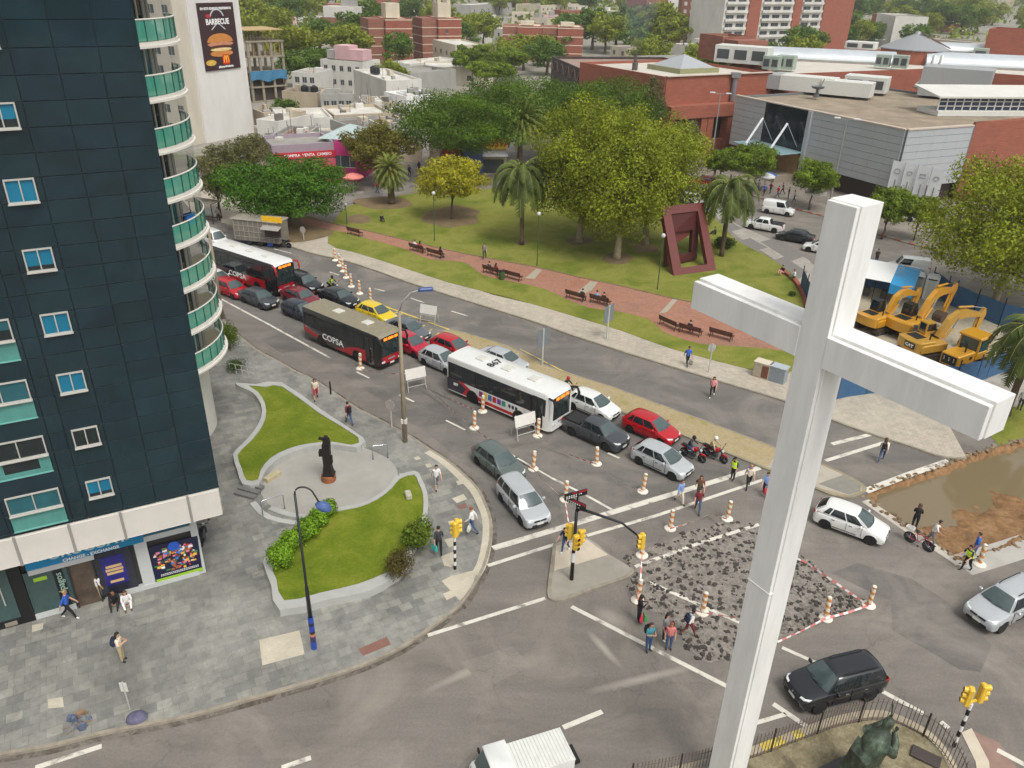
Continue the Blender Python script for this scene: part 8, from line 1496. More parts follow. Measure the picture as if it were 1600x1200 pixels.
fr3('front_frame', (TL, TR, BR, BL), [bl4(.19, .12), bl4(.83, .12), bl4(.82, .90), bl4(.20, .90)], .55, RED)
b2l, b2r = G(1036, 416, .15), G(1084, 405, .15); TL2, TR2 = TL.lerp(TR, .12)+Vector((0, .3, -.5)), TL.lerp(TR, .88)+Vector((0, .3, -.5))
fr3('rear_frame', (TL2, TR2, b2r, b2l), [bl4(.2, .42), bl4(.80, .42), bl4(.80, .84), bl4(.22, .84)], -.55, RED2)
b = MB(); q = [TL2.lerp(TR2, .3)-g0+Vector((0, -.25, -.6)), TL2.lerp(TR2, .85)-g0+Vector((0, -.25, -.6)), (b2l.lerp(b2r, .75)-g0).lerp(TL2.lerp(TR2, .8)-g0, .5)+Vector((0, -.3, 0)), (b2l.lerp(b2r, .35)-g0).lerp(TL2-g0, .35)+Vector((0, -.3, 0))]; b.add(q+[p+Vector((0, .2, 0)) for p in q], [(0, 1, 2, 3), (7, 6, 5, 4), (0, 4, 5, 1), (1, 5, 6, 2), (2, 6, 7, 3), (3, 7, 4, 0)]); obj('hanging_plate', fixn(b.mesh('hanging_plate', RED)), [], t)
# dark sculpture in the circle
g = G(514, 750, .145); t = thing('dark_sculpture', 'tall blackened sculpture on a rusty drum in the middle of the paved circle', 'sculpture', g); BK = M('burnt_black', S(34, 28, 26), .7, .2, .3)
b = MB(); b.lathe([(.42, 0), (.44, .1), (.44, .38), (.40, .42), (0, .42)], n=20); obj('drum', b, M('drum_rust', S(150, 92, 58), .7, .2, .45, 1.4), t, 40)
b = MB(); b.loft([[(x0-.0, -y0, z), (x1, -y0, z), (x1, y0, z), (x0, y0, z)] for x0, x1, y0, z in ((-.30, .40, .30, .42), (-.28, .30, .26, .62), (-.20, .20, .22, 1.2), (-.22, .24, .22, 1.9), (-.22, .24, .2, 2.05), (-.18, .27, .2, 2.6), (-.12, .26, .18, 2.75), (-.10, .22, .16, 2.95))]); b.box((-.30, 0, 1.95), (.26, .3, .36)); b.box((-.2, 0, 2.95), (.32, .18, .12), M=Matrix.Rotation(R(10), 4, 'Y')); b.box((.05, 0, 3.0), (.2, .3, .2)); b.box((.26, .0, 1.5), (.14, .25, .5)); obj('column', b, BK, t)
tag(obj('stone_block', MB().bbox((0, 0, .15), (.35, .6, .3), .05), M('block_stone', S(176, 172, 150), .8, var=.2), None, False, G(638, 776, .5), R(20)), 'small pale stone block on the lower planter lawn', 'stone')
tag(obj('stone_bench', MB().bbox((0, 0, .14), (.4, 1.1, .28), .03), M('bench_stone', S(176, 164, 132), .8, var=.2), None, False, G(426, 747, .145), R(-32)), 'pale stone slab bench at left edge of the paved circle', 'bench')
# handrails
def handrail(label, a, c, h, z=.13):
    p, q = G(*a, z), G(*c, z); t = thing('handrail', label, 'handrail', p); d = q-p; b = MB(); b.tube([(0, 0, 0), (0, 0, h-.06), tuple(d*.06+Vector((0, 0, h))), tuple(d*.94+Vector((0, 0, h))), tuple(d+Vector((0, 0, h-.06))), tuple(d)], .032, 8); obj('tube', b, MCHR, t, True)
    f = MB(); [f.lathe([(.07, 0), (.07, .02), (0, .02)], p_, 8) for p_ in ((0, 0, 0), tuple(d))]; obj('foot_plate', f, MCHR, t)
handrail('steel handrail right of the paved circle', (583, 718), (606, 715), 1.0); handrail('steel handrail left of the lower planter steps', (411, 806), (445, 795), 1.0)
p, q = G(360, 582, .13), G(398, 590, .13); d = q-p; t = thing('low_fence', 'low white fence with metal rails at the top end of the upper planter', 'fence', p); b = MB(); [b.tube([tuple(d*k), tuple(d*k+Vector((0, 0, .8)))], .03, 6) for k in (0, .25, .5, .75, 1)]; [b.tube([(0, 0, z), tuple(d+Vector((0, 0, z)))], .02, 6) for z in (.4, .8)]; obj('rails', b, MFRAME, t)
# ---- benches, bins, lamps, signs in the park
def bench(label, px_, py_, hd):
    g = G(px_, py_, .156); t = thing('park_bench', label, 'bench', g, hd, 'park benches along the red path'); W = 2.1; m = M('bench_wood', S(84, 52, 40), .7, var=.25, scale=5); st = MB(); [st.box((.06+.13*i, 0, .45), (.11, W, .04)) for i in range(4)]; obj('seat', st, m, t); bk = MB(); [bk.box((-.06-.03*i, 0, .58+.14*i), (.03, W, .11)) for i in range(3)]; obj('backrest', bk, m, t)
    for s in (-1, 1): l = MB(); l.tube([(.46, s*.9, 0), (.44, s*.9, .43), (-.02, s*.9, .43), (-.15, s*.9, .95)], .03, 6); l.tube([(-.02, s*.9, .43), (-.12, s*.9, 0)], .03, 6); obj('leg', l, MBLK, t)
    return t
HB_ = R(55); BEN = {}
for k, px_, py_, lb in ((0, 553, 368, 'empty park bench farthest up the red path'), (1, 651, 394, 'park bench with two people nearest the upper end of the path'), (2, 679, 402, 'park bench with one dark dressed person at its right end'), (3, 767, 429, 'park bench with two people beside the green bin'), (4, 800, 437, 'empty park bench right of the green bin'), (5, 898, 469, 'park bench with one person, left of the pair sitting in blue and black'), (6, 936, 476, 'park bench with a pair sitting in blue and black'), (7, 1043, 512, 'empty park bench set askew left of the lone dark sitter'), (8, 1077, 523, 'park bench with a lone dark dressed sitter near the cross arm'), (9, 1125, 530, 'empty park bench nearest the cross arm')): BEN[k] = bench(lb, px_, py_, HB_ if k != 7 else R(38))
for k, y, sh, hs, lb in ((1, .4, 'white', 'short', 'person in white on the uppermost occupied bench'), (1, -.35, 'red', 'long', 'person in red on the uppermost occupied bench'), (2, -.7, 'black', 'long', 'person in black sitting at the right end of a bench'), (3, .35, 'charcoal', 'short', 'person in charcoal on the bench beside the green bin'), (3, -.5, 'maroon', 'long', 'person in maroon on the bench beside the green bin'), (5, -.7, 'black', 'short', 'person in black at the end of the bench above the blue sign'), (6, .4, 'sky', 'short', 'person in pale blue on the bench behind the blue sign'), (6, -.35, 'black', 'short', 'person in black on the bench behind the blue sign'), (8, .1, 'black', 'short', 'lone person in black on the bench near the cross arm')):
    person(lb, 0, 0, math.degrees(BEN[k].rotation_euler.z), 'sit', sh, 'charcoal' if k != 6 else 'denim', at=on(BEN[k], .12, .0, y), hs=hs, sleeves=True)
t = thing('litter_bin', 'green litter bin on the red path beside an occupied bench', 'bin', G(784, 436, .156)); obj('basket', MB().lathe([(.26, 0), (.3, .1), (.32, .85), (.28, .87), (.26, .2), (0, .2)], n=14), M('bin_green', S(70, 92, 50), .6, var=.15), t, 40); obj('rim', MB().lathe([(.33, .83), (.35, .86), (.33, .89), (.29, .87)], n=14), MBLK, t)
def post_lamp(label, base, top, z=.15):
    g = G(*base, z); h = top_z(g, top)-z; t = thing('park_lamp', label, 'lamp', g, 0, 'globe lamps on the park lawn'); obj('pole', MB().tube([(0, 0, 0), (0, 0, .5), (0, 0, h-.3)], [.07, .05, .04], 8), M('lamp_green', S(60, 84, 56), .5), t); obj('globe', MB().lathe([(.05, h-.35), (.16, h-.28), (.21, h-.12), (.16, h+.03), (0, h+.08)], n=12), M('globe_white', S(200, 204, 204), .3, var=0), t, True)
for a in (('globe lamp on the lawn beside the yellow green tree', (679, 376), 300), ('globe lamp at the path edge below the plane trees', (839, 415), 332), ('globe lamp at the path edge left of the red sculpture', (1027, 452), 366), ('globe lamp on the lawn behind the round dense tree', (542, 350), 318)): post_lamp(*a)
def street_lamp2(label, base, top, arms=2, z=.02):
    g = G(*base, z); h = top_z(g, top)-z; t = thing('street_lamp', label, 'street lamp', g, R(-20)); obj('pole', MB().tube([(0, 0, 0), (0, 0, h)], [.14, .07], 8), M('lamp_grey', S(150, 150, 146), .5, .3), t)
    for s in (-1, 1): a = MB(); a.tube([(0, 0, h-.1), (s*.9, 0, h+.05)], .04, 6); obj('arm', a, M('lamp_grey', S(150, 150, 146)), t); obj('lamp_head', MB().bbox((s*1.25, 0, h+.08), (.8, .35, .16), .05), M('lamp_head_white', S(206, 208, 208), .4), t)
street_lamp2('twin headed street lamp in front of the brick mall loggia', (1110, 262), 146); street_lamp2('twin headed street lamp in front of the grey mall wing', (1296, 318), 186); street_lamp2('twin headed street lamp far behind the brick mall roof', (1366, 104), 62)
def pole_lamp(label, base, top, tip, z=.13):
    g = G(*base, z); h = top_z(g, top)-z; t = thing('street_lamp', label, 'street lamp', g); q = MB(); q.tube([(0, 0, 0), (0, 0, h*.5), (0, 0, h)], [.17, .14, .09], 10); obj('pole', q, M('concrete_pole', S(146, 134, 112), .8, var=.2, scale=1.5), t, True)
    e = G(*tip, z+h+1.3); d = e-g-Vector((0, 0, 0)); a = MB(); a.tube([(0, 0, h-.1), (d.x*.15, d.y*.15, h+.6), (d.x*.5, d.y*.5, h+1.15), (d.x, d.y, h+1.3)], .045, 6); obj('arm', a, M('lamp_arm_grey', S(160, 160, 156), .4, .4), t, True); rz = math.atan2(d.y, d.x); l = MB(); l.bbox((0, 0, 0), (.9, .36, .2), .06); o = obj('lamp_head', l, M('lamp_head_blue', S(64, 84, 130), .4, .1), t); o.location = (d.x*1.08, d.y*1.08, h+1.3); o.rotation_euler = (0, 0, rz); b = MB(); b.bbox((0, 0, 1.6), (.4, .3, .35), .03); obj('junction_box', b, M('box_white', S(206, 202, 192), .5), t)
pole_lamp('tall concrete street lamp at the plaza kerb with a blue lamp head', (633, 690), 486, (662, 452))
t = thing('utility_pole', 'plain concrete pole at the kerb beside the tower balconies', 'pole', G(348, 498, .13)); h = top_z(t.location, 352)-.13; obj('pole', MB().tube([(0, 0, 0), (0, 0, h)], [.17, .10], 10), M('concrete_pole', S(146, 134, 112)), t, True); obj('junction_box', MB().bbox((.1, -.2, 1.5), (.3, .3, .5), .03), M('box_white', S(206, 202, 192)), t)
g = G(491, 1013, .13); h = top_z(g, 772)-.13; t = thing('street_lamp', 'black swan neck street lamp with a painted base on the slate plaza', 'street lamp', g); obj('pole', MB().tube([(0, 0, 1.9), (0, 0, h*.42), (0, 0, h*.43), (0, 0, h)], [.10, .085, .06, .05], 10), M('lamp_black', S(44, 46, 48), .4, .3), t, True)
pm3 = [M('graffiti_%d' % i, S(*c), .5, var=.3, scale=9) for i, c in enumerate(((40, 70, 160), (60, 50, 90), (190, 120, 90), (40, 40, 60)))]; pb = MB(); rr = random.Random(3)
for i in range(12): pb.lathe([(.13, i*.16), (.13, i*.16+.158)], n=10, mi=0 if i < 3 or i > 9 else rr.randrange(4))
obj('painted_base', pb, pm3, t)
a = MB(); pts = [(0, 0, h-.05)]+[(.42-.42*math.cos(R(q)), -.12*math.sin(R(q/2)), h+.42*math.sin(R(q))) for q in range(20, 150, 16)]+[(1.02, -.12, h-.35)]; a.tube(pts, .035, 7); obj('neck', a, M('lamp_black', S(44, 46, 48)), t, True); l = MB(); l.lathe([(.10, .25), (.22, .12), (.24, 0), (.18, -.1), (0, -.14)], (0, 0, 0), 14, sx=1.5); o = obj('lamp_head', l, M('lamp_glass_blue', S(74, 98, 146), .2, .1, .1), t, 40); o.location = (1.15, -.14, h-.52); o.rotation_euler = (0, R(25), 0)
def sign_post(label, base, top, kind, z=.13, name='road_sign'):
    g = G(*base, z); h = top_z(g, top)-z; t = thing(name, label, 'sign', g, R(-36) if kind != 'round' else R(-20)); obj('pole', MB().tube([(0, 0, 0), (0, 0, h)], .05 if kind != 'panel' else .08, 8), M('sign_pole', S(190, 190, 184), .5, .2), t)
    if kind == 'round': b = MB(); b.lathe([(0, 0), (.36, 0), (.36, .03), (0, .03)], n=20); b.xf(Matrix.Translation((0, -.06, h-.35)) @ Matrix.Rotation(R(90), 4, 'X')); obj('disc', b, M('sign_disc_white', S(212, 210, 206), .4, var=.06), t); r_ = MB(); r_.lathe([(.30, .0), (.37, .0), (.37, .034), (.30, .034)], n=20); r_.xf(Matrix.Translation((0, -.058, h-.35)) @ Matrix.Rotation(R(90), 4, 'X')); obj('rim', r_, M('sign_rim_grey', S(170, 160, 156), .4), t)
    elif kind == 'panel':
        for s in (-1, 1): obj('panel', MB().bbox((.04*s, s*.38, h-.75), (.04, .7, 1.5), .015), M('sign_blue_grey', S(122, 130, 136), .5, .1, .15), t)
    else: b = MB(); n = 8; b.lathe([(0, 0), (.36, 0), (.36, .03), (0, .03)], n=8); b.xf(Matrix.Translation((0, .06, h-.36)) @ Matrix.Rotation(R(90), 4, 'X') @ Matrix.Rotation(R(22.5), 4, 'Z')); o = obj('plate', b, M('sign_back_grey', S(176, 178, 178), .4, .3), t); o.rotation_euler = (0, 0, R(55))
sign_post('round white traffic sign at the kerb beside the tall concrete lamp', (612, 668), 625, 'round'); sign_post('round white traffic sign at the far kerb under the dense tree', (475, 375), 354, 'round'); sign_post('blue grey double panel sign on a white post on the far pavement', (948, 530), 477, 'panel'); sign_post('blue grey double panel sign on a white post on the median strip', (847, 570), 514, 'panel'); sign_post('back of an octagonal sign on the far pavement near the cross', (1107, 582), 537, 'oct')
t = thing('bollard_post', 'short black post at the avenue kerb beside the upper planter', 'post', G(517, 616, .13)); obj('post', MB().tube([(0, 0, 0), (0, 0, 1.0)], .06, 8), MBLK, t); obj('cap', MB().lathe([(.06, 1.0), (.07, 1.03), (0, 1.08)], n=8), MBLK, t)
# concrete street boxes by the lawn
for lb, px_, py_, mt, dt in (('beige concrete utility box with a brown door on the far pavement', 1190, 588, 'box_beige', (176, 166, 146)), ('grey metal utility box on the far pavement beside the beige one', 1214, 595, 'box_grey', (140, 148, 154))):
    t = thing('utility_box', lb, 'utility box', G(px_, py_, .13), R(-36)); obj('casing', MB().bbox((0, 0, .62), (1.25, .8, 1.25), .02), M(mt, S(*dt), .7, var=.15), t); obj('lid', MB().bbox((0, 0, 1.28), (1.35, .9, .07), .02), M(mt+'_lid', S(*(min(255, q+25) for q in dt)), .7), t)
    for s in (-1, 1): obj('door', MB().box((.3*s, -.41, .6), (.52, .03, 1.0)), M('door_brown', S(110, 66, 52), .6) if mt == 'box_beige' and s > 0 else M(mt+'_door', S(*(q-12 for q in dt)), .6), t)
# ---- traffic lights
TLY = M('signal_yellow', S(226, 186, 60), .45, var=.06); LR, LA, LG = M('lens_red', S(90, 30, 28), .2, var=0), M('lens_amber', S(110, 80, 24), .2, var=0), M('lens_green', S(30, 70, 52), .2, var=0)
def signal_head(t, loc, rz, par=None):
    b = MB(); b.bbox((0, 0, 0), (.26, .36, 1.0), .05)
    for i in range(3): b.tube([(.12, 0, .32-.32*i), (.30, 0, .32-.32*i)], .14, 10)
    h = obj('signal_head', b, TLY, t); h.location = loc; h.rotation_euler = (0, 0, rz); h.scale = (.85, .85, .88)
    for i, m in enumerate((LR, LA, LG)): obj('lens', MB().lathe([(0, 0), (.11, 0), (.11, .012), (0, .014)], n=12).xf(Matrix.Translation((.302, 0, .32-.32*i)) @ Matrix.Rotation(R(90), 4, 'Y')), m, h)
def striped(t, h, r=.075, n=8, z0=0):
    b = MB()
    for i in range(n): b.lathe([(r, h*i/n+z0), (r, h*(i+1)/n+z0)], n=10, mi=i % 2)
    return obj('pole', b, [MBLK, M('pole_white', S(224, 222, 216), .5)], t, 40)
t = thing('traffic_light', 'traffic light on a striped pole at the rounded plaza corner', 'traffic light', G(711, 889, .13)); striped(t, 2.1); signal_head(t, (.05, 0, 2.6), R(150)); signal_head(t, (.1, .25, 2.6), R(20))
t = thing('traffic_light', 'traffic light with two yellow heads on a striped pole behind the railing', 'traffic light', G(1490, 1166, .15), R(20)); striped(t, 2.5); signal_head(t, (-.32, 0, 3.05), R(140)); signal_head(t, (.36, 0, 3.0), R(-20)); obj('bracket', MB().box((0, 0, 2.62), (.7, .08, .08)), TLY, t)
g = G(893, 905, .12); h = top_z(g, 797)-.12; t = thing('traffic_light', 'black mast traffic light with a long arm on the traffic island', 'traffic light', g); LB = M('mast_black', S(34, 36, 38), .4, .3)
obj('pole', MB().tube([(0, 0, 0), (0, 0, h*.5), (0, 0, h)], [.11, .09, .08], 10), LB, t, True); obj('pole_band', MB().lathe([(.115, h*.27), (.115, h*.40)], n=10), M('pole_white', S(224, 222, 216)), t)
e = G(1003, 848, h*.80)-g; a = MB(); a.tube([(0, 0, h-.05), (e.x*.06, e.y*.06, h+.12), (e.x*.2, e.y*.2, h+.08), (e.x*.68, e.y*.68, h-.12), (e.x*.92, e.y*.92, h*.86)], [.08, .08, .075, .06, .05], 8); obj('arm', a, LB, t, True); signal_head(t, (e.x, e.y, h*.80), R(200)); signal_head(t, (.28, .02, h*.62), R(35)); signal_head(t, (-.2, .25, h*.66), R(150)); signal_head(t, (.05, -.25, h*.60), R(-60))
for i, (rz, dz) in enumerate(((R(25), .95), (R(-38), .45))):
    o = obj('street_name_plate', MB().bbox((0, 0, 0), (1.25, .05, .34), .01), MBLK, t); o.location = (-.1, 0, h+dz); o.rotation_euler = (0, 0, rz); q = MB(); q.box((.2, -.03, .1), (.8, .012, .09)); obj('red_stripe', q, M('plate_red', S(170, 30, 50), .4), o); q = MB()
    for j, ln in enumerate((7, 5)): [q.box((-.5+.13*k, -.03, -.02-.1*j), (.07, .012, .05)) for k in range(ln)]
    obj('small_lettering', q, MWT, o)
obj('pole_top', MB().tube([(0, 0, h), (0, 0, h+1.1)], .05, 8), LB, t)
# ---- delineators, tape and boards of the roadworks
DLO, DLW = M('delineator_orange', S(204, 134, 66), .6, var=.15, scale=6), M('delineator_white', S(224, 216, 200), .6, var=.12, scale=6)
dm = MB(); dm.lathe([(.34, 0), (.34, .05), (.22, .14), (.10, .16)], n=16, mi=1); dpost = MB(); n = 12; hgt = 1.2
for i in range(24):
    rings = [[(.125*math.cos(6.2832*k/n), .125*math.sin(6.2832*k/n), .1+hgt*j/24) for k in range(n)] for j in (i, i+1)]; vs = rings[0]+rings[1]
    for k in range(n): dpost.add([rings[0][k], rings[0][(k+1) % n], rings[1][(k+1) % n], rings[1][k]], [(0, 1, 2, 3)], int(((i/24*3.2)+k/n) % 1 > .45))
dpost.lathe([(.125, .1+hgt), (.07, .14+hgt), (0, .15+hgt)], n=12, mi=1); DB, DP = dm.mesh('foot', [DLO, DLW], 40), fixn(dpost.mesh('post', [DLO, DLW], 40))
DL = [(563, 576, 'alone beside the middle bus nose'), (754, 643, 'nearest the front wheel of the white bus'), (741, 669, 'on the tape line left of the white bus'), (833, 733, 'on the tape line right of the grey green hatchback'), (840, 681, 'beside the trestle board at the white bus nose'), (932, 725, 'below the dark grey pickup'), (883, 781, 'standing at the turn of the tape line'), (1004, 768, 'alone below the silver hatchback'), (1047, 826, 'at the upper left corner of the broken asphalt'), (1136, 811, 'at the top edge of the broken asphalt'), (1003, 868, 'behind the hanging signal head'), (996, 938, 'beside the person in black at the barrier'), (1097, 957, 'on the broken asphalt left of the cross shaft'), (1290, 966, 'at the lower asphalt edge right of the cross'), (1357, 946, 'at the right corner of the broken asphalt'), (1530, 882, 'beside the workers at the pit corner')]
for x, y, w_ in DL:
    t = thing('delineator', 'orange and white striped delineator '+w_, 'delineator', G(x, y, .012 if not 985 < x < 1360 or y < 850 else .02), random.uniform(0, 6), 'striped delineators of the roadworks'); obj('foot', DB, [], t); o = obj('post', DP, [], t); o.rotation_euler = (R(random.uniform(-3, 3)), R(random.uniform(-3, 3)), 0)
for i, (x, y) in enumerate(((524, 407), (531, 415), (536, 424), (541, 434), (549, 448), (562, 459), (579, 471))):
    t = thing('delineator', 'orange and white striped delineator in the far row across the avenue, %s' % ('farthest', 'second farthest', 'third farthest', 'middle one', 'third nearest', 'second nearest', 'nearest')[i], 'delineator', G(x, y, .012), random.uniform(0, 6), 'striped delineators of the roadworks'); obj('foot', DB, [], t); obj('post', DP, [], t)
TR_, TW_ = M('tape_red', S(212, 124, 120), .5, var=.1), M('tape_white', S(228, 222, 216), .5, var=.05)
def tape(label, pts, sag=.12, w=.12, st=.28):
    P = [G(x, y, z) for x, y, z in pts]; Q = []
    for a, c in zip(P, P[1:]):
        n = max(2, int((c-a).length/st)); Q += [a.lerp(c, i/n)-Vector((0, 0, sag*4*(i/n)*(1-i/n)*(c-a).length/4)) for i in range(n)]
    Q.append(P[-1]); o0 = P[0].copy(); b = MB()
    for i in range(len(Q)-1):
        a, c = Q[i]-o0, Q[i+1]-o0; d = (c-a).normalized(); tw = .35*math.sin(i*.37); s = d.cross(Vector((0, 0, 1))).normalized()*math.sin(tw+.5)*w/2; u = Vector((0, 0, w/2*math.cos(tw+.5)))+s
        a.z = max(a.z, .1-o0.z); c.z = max(c.z, .1-o0.z); b.add([a-u, c-u, c+u, a+u], [(0, 1, 2, 3)], i % 2)
    tag(obj('barrier_tape', b, [TR_, TW_], None, False, o0), label, 'tape', 'red and white barrier tape')
tape('barrier tape from the middle bus to the trestle board', [(563, 576, .8), (600, 583, .25), (648, 583, .5)]); tape('barrier tape running past the tall lamp to the turning cars', [(660, 602, .5), (690, 625, .4), (741, 669, .85), (790, 706, .3), (833, 733, .85), (883, 781, .85)], .08); tape('barrier tape lying along the side of the white bus', [(668, 602, .3), (710, 626, .15), (754, 643, .6)]); tape('barrier tape from the trestle board to the dark pickup', [(840, 681, .85), (885, 708, .25), (932, 725, .85)], .05)
tape('barrier tape from the tape line turn down to the traffic island', [(883, 781, .9), (889, 820, .8), (893, 870, 1.6)], .02); tape('thin barrier tape below the silver hatchback', [(932, 725, .7), (965, 752, .2), (1004, 768, .6)], .05, .05); tape('barrier tape sagging along the top of the broken asphalt', [(1003, 868, 1.0), (1028, 850, .3), (1047, 826, .7), (1085, 815, .5), (1110, 802, .35), (1136, 811, .8)], .02); tape('barrier tape down the left side of the broken asphalt', [(1003, 868, 1.0), (1001, 905, .4), (996, 938, .9)], .05)
tape('barrier tape across the broken asphalt towards the cross', [(996, 938, .9), (1030, 938, .55), (1060, 945, .45), (1097, 957, .5), (1130, 962, .2), (1168, 968, .3)], .01, .11); tape('barrier tape along the right edge of the broken asphalt', [(1357, 946, .8), (1315, 917, .2), (1262, 880, .2), (1230, 866, .4)], .01, .11); tape('barrier tape along the lower right edge of the broken asphalt', [(1357, 946, .5), (1325, 957, .15), (1290, 966, .4), (1250, 987, .15), (1215, 1003, .2)], .01, .11)
def board(label, base, hd, w=1.6):
    t = thing('trestle_board', label, 'board', G(*base, .012), R(hd), 'white trestle boards of the roadworks'); f = MB()
    for s in (-1, 1): f.tube([(s*w*.45, -.45, 0), (s*w*.42, 0, 1.75)], .03, 6); f.tube([(s*w*.45, .5, 0), (s*w*.42, 0, 1.75)], .03, 6)
    for z in (.4, .85): f.tube([(-w*.44, -.45+.26*z, z), (w*.44, -.45+.26*z, z)], .025, 6)
    obj('frame', f, MFRAME, t); p = MB(); p.box((0, -.14, 1.35), (w, .04, .8), M=Matrix.Rotation(R(-13), 4, 'X')); pn = obj('panel', p, M('board_white', S(216, 212, 204), .5, var=.08), t); q = MB(); rr = random.Random(len(label))
    for k in range(9): q.box((-w*.4+w*.8*(k+.5)/9, -.20, 1.12+(k % 2)*.0), (w*.065, .02, .10), M=Matrix.Rotation(R(-13), 4, 'X'))
    obj('faded_lettering', q, M('faded_grey', S(110, 106, 100), .6), pn)
board('white trestle board at the tip of the median strip', (671, 505), -20); board('white trestle board beside the tall concrete lamp', (649, 607), 30); board('white trestle board at the nose of the white bus', (818, 681), 32)
# ---- yard: hoarding, tent, toilets, ladder
HBL = M('hoarding_blue', S(54, 92, 128), .7, var=.18, scale=1.5)
def hoarding(label, pts, h, z=.012):
    P = [G(x, y, z) for x, y in pts]; o = P[0].copy(); t = thing('hoarding', label, 'fence', o, 0, 'blue mesh hoardings of the yard'); b = MB(); po = MB()
    for a, c in zip(P, P[1:]):
        n = max(2, int((c-a).length/1.2)); Q = [a.lerp(c, i/n)-o for i in range(n+1)]; dn = (c-a).normalized(); nn = Vector((-dn.y, dn.x, 0))
        for i in range(n):
            w0, w1 = nn*.06*math.sin(i*1.9), nn*.06*math.sin((i+1)*1.9); h0, h1 = h+.07*math.sin(i*2.3), h+.07*math.sin((i+1)*2.3); b.add([Q[i]+w0, Q[i+1]+w1, Q[i+1]+w1*.3+Vector((0, 0, h1)), Q[i]+w0*.3+Vector((0, 0, h0))], [(0, 1, 2, 3)])
        for i in range(0, n+1, 2): po.tube([Q[i], Q[i]+Vector((0, 0, h+.5))], .05, 6)
    obj('mesh', b, HBL, t); obj('posts', po, M('post_navy', S(40, 52, 84), .6), t)
hoarding('long blue mesh hoarding behind the machines under the big plane tree', [(1452, 455), (1487, 478), (1520, 492), (1560, 508), (1640, 530)], 2.1); hoarding('blue mesh hoarding in front of the yellow loader', [(1440, 606), (1490, 606), (1540, 592), (1582, 578)], 1.9); hoarding('blue hoarding seen below the cross arm', [(1306, 626), (1352, 618), (1420, 612)], 2.2); hoarding('blue printed hoarding at the left corner of the yard', [(1250, 452), (1264, 482), (1285, 540)], 2.0)
t = thing('yard_tent', 'blue and white tarpaulin shelter at the back of the yard', 'tent', G(1380, 464, .012), R(-30)); t.scale = (.8, .8, .8); b = MB(); b.add([(-5, -3, 2.9), (0.6, -3, 2.9), (0.6, 3, 3.5), (-5, 3, 3.5)], [(0, 1, 2, 3)], 1); b.add([(.6, -3, 2.8), (3.2, -3, 2.5), (3.2, 3, 3.1), (.6, 3, 3.5)], [(0, 1, 2, 3)]); b.add([(-5, 3, 3.5), (3.2, 3, 3.1), (3.2, 5.5, 2.6), (-5, 5.5, 2.9)], [(0, 1, 2, 3)]); b.add([(.6, -3.02, 1.6), (3.2, -3.02, 1.5), (3.2, -3.0, 2.5), (.6, -3.0, 2.8)], [(0, 1, 2, 3)]); obj('tarpaulin', b, [M('tarp_blue', S(48, 150, 206), .5, var=.1), M('tarp_white', S(226, 226, 222), .5, var=.05)], t); p = MB(); [p.tube([(x, y, 0), (x, y, 2.7)], .05, 6) for x in (-4.9, -1, 3.1) for y in (-2.9, 2.9, 5.3)]; obj('posts', p, MBLK, t); b = MB(); b.box((-1, 2.9, 1.0), (7.8, .1, 2.0)); [b.box((-4+2*i, -.5, .5), (.7, .8, 1.0), mi=1) for i in range(3)]; obj('back_screen', b, [HBL, M('yard_clutter', S(80, 76, 72), .8, var=.4)], t)
for lb, px_, py_, c in (('grey portable toilet beside the tent', 1428, 462, (146, 154, 154)), ('white portable toilet right of the grey one', 1450, 466, (206, 208, 202))):
    t = thing('portable_toilet', lb, 'toilet', G(px_, py_, .012), R(-30)); m = M('toilet_%d' % c[0], S(*c), .5, var=.06); b = MB(); b.bbox((0, 0, 1.1), (1.15, 1.15, 2.2), .04); obj('cabin', b, m, t); b = MB(); b.loft([[(-.6, -.6, 2.2), (.6, -.6, 2.2), (.6, .6, 2.2), (-.6, .6, 2.2)], [(-.4, -.55, 2.4), (.4, -.55, 2.4), (.4, .55, 2.4), (-.4, .55, 2.4)]]); obj('roof', b, M('toilet_roof', S(210, 214, 212), .5), t); obj('door', MB().box((0, -.585, 1.05), (.7, .03, 1.9)), M('toilet_door_%d' % c[0], S(*(q-18 for q in c)), .5), t); obj('vent', MB().box((0, -.59, 2.08), (.8, .03, .12)), MBLK, t)
t = thing('ladder', 'orange striped ladder leaning on the tent in the yard', 'ladder', G(1395, 470, .012), R(-30)); b = MB(); [b.tube([(s*.22, 0, 0), (s*.22, .5, 3.6)], .03, 5) for s in (-1, 1)]; [b.tube([(-.22, .5*k/11, 3.6*k/11), (.22, .5*k/11, 3.6*k/11)], .02, 5) for k in range(1, 11)]; obj('rails', b, M('ladder_ochre', S(180, 150, 90), .5, .3), t)
t = thing('generator_box', 'black generator box between the two right excavators', 'generator', G(1440, 545, .012), R(-25)); obj('casing', MB().bbox((0, 0, .9), (2.0, 1.3, 1.6), .06), MBLK, t); obj('lid', MB().bbox((0, 0, 1.74), (2.05, 1.35, .08), .02), M('lid_dark', S(50, 52, 54), .4), t); obj('skid', MB().box((0, 0, .06), (2.1, 1.2, .12)), RUST, t)
# curved red wall with a printed panel at the lawn edge
wp = sm(GP([(1220, 424), (1238, 436), (1250, 452), (1258, 470), (1262, 488)], .15), 5); tag(obj('low_red_wall', MB().ribbon([(p.x-wp[0].x, p.y-wp[0].y) for p in wp], .45, 0, 0, .42), M('wall_red', S(142, 80, 62), .8, var=.15), None, False, (wp[0].x, wp[0].y, .02)), 'low curved red wall at the right edge of the park lawn', 'wall')
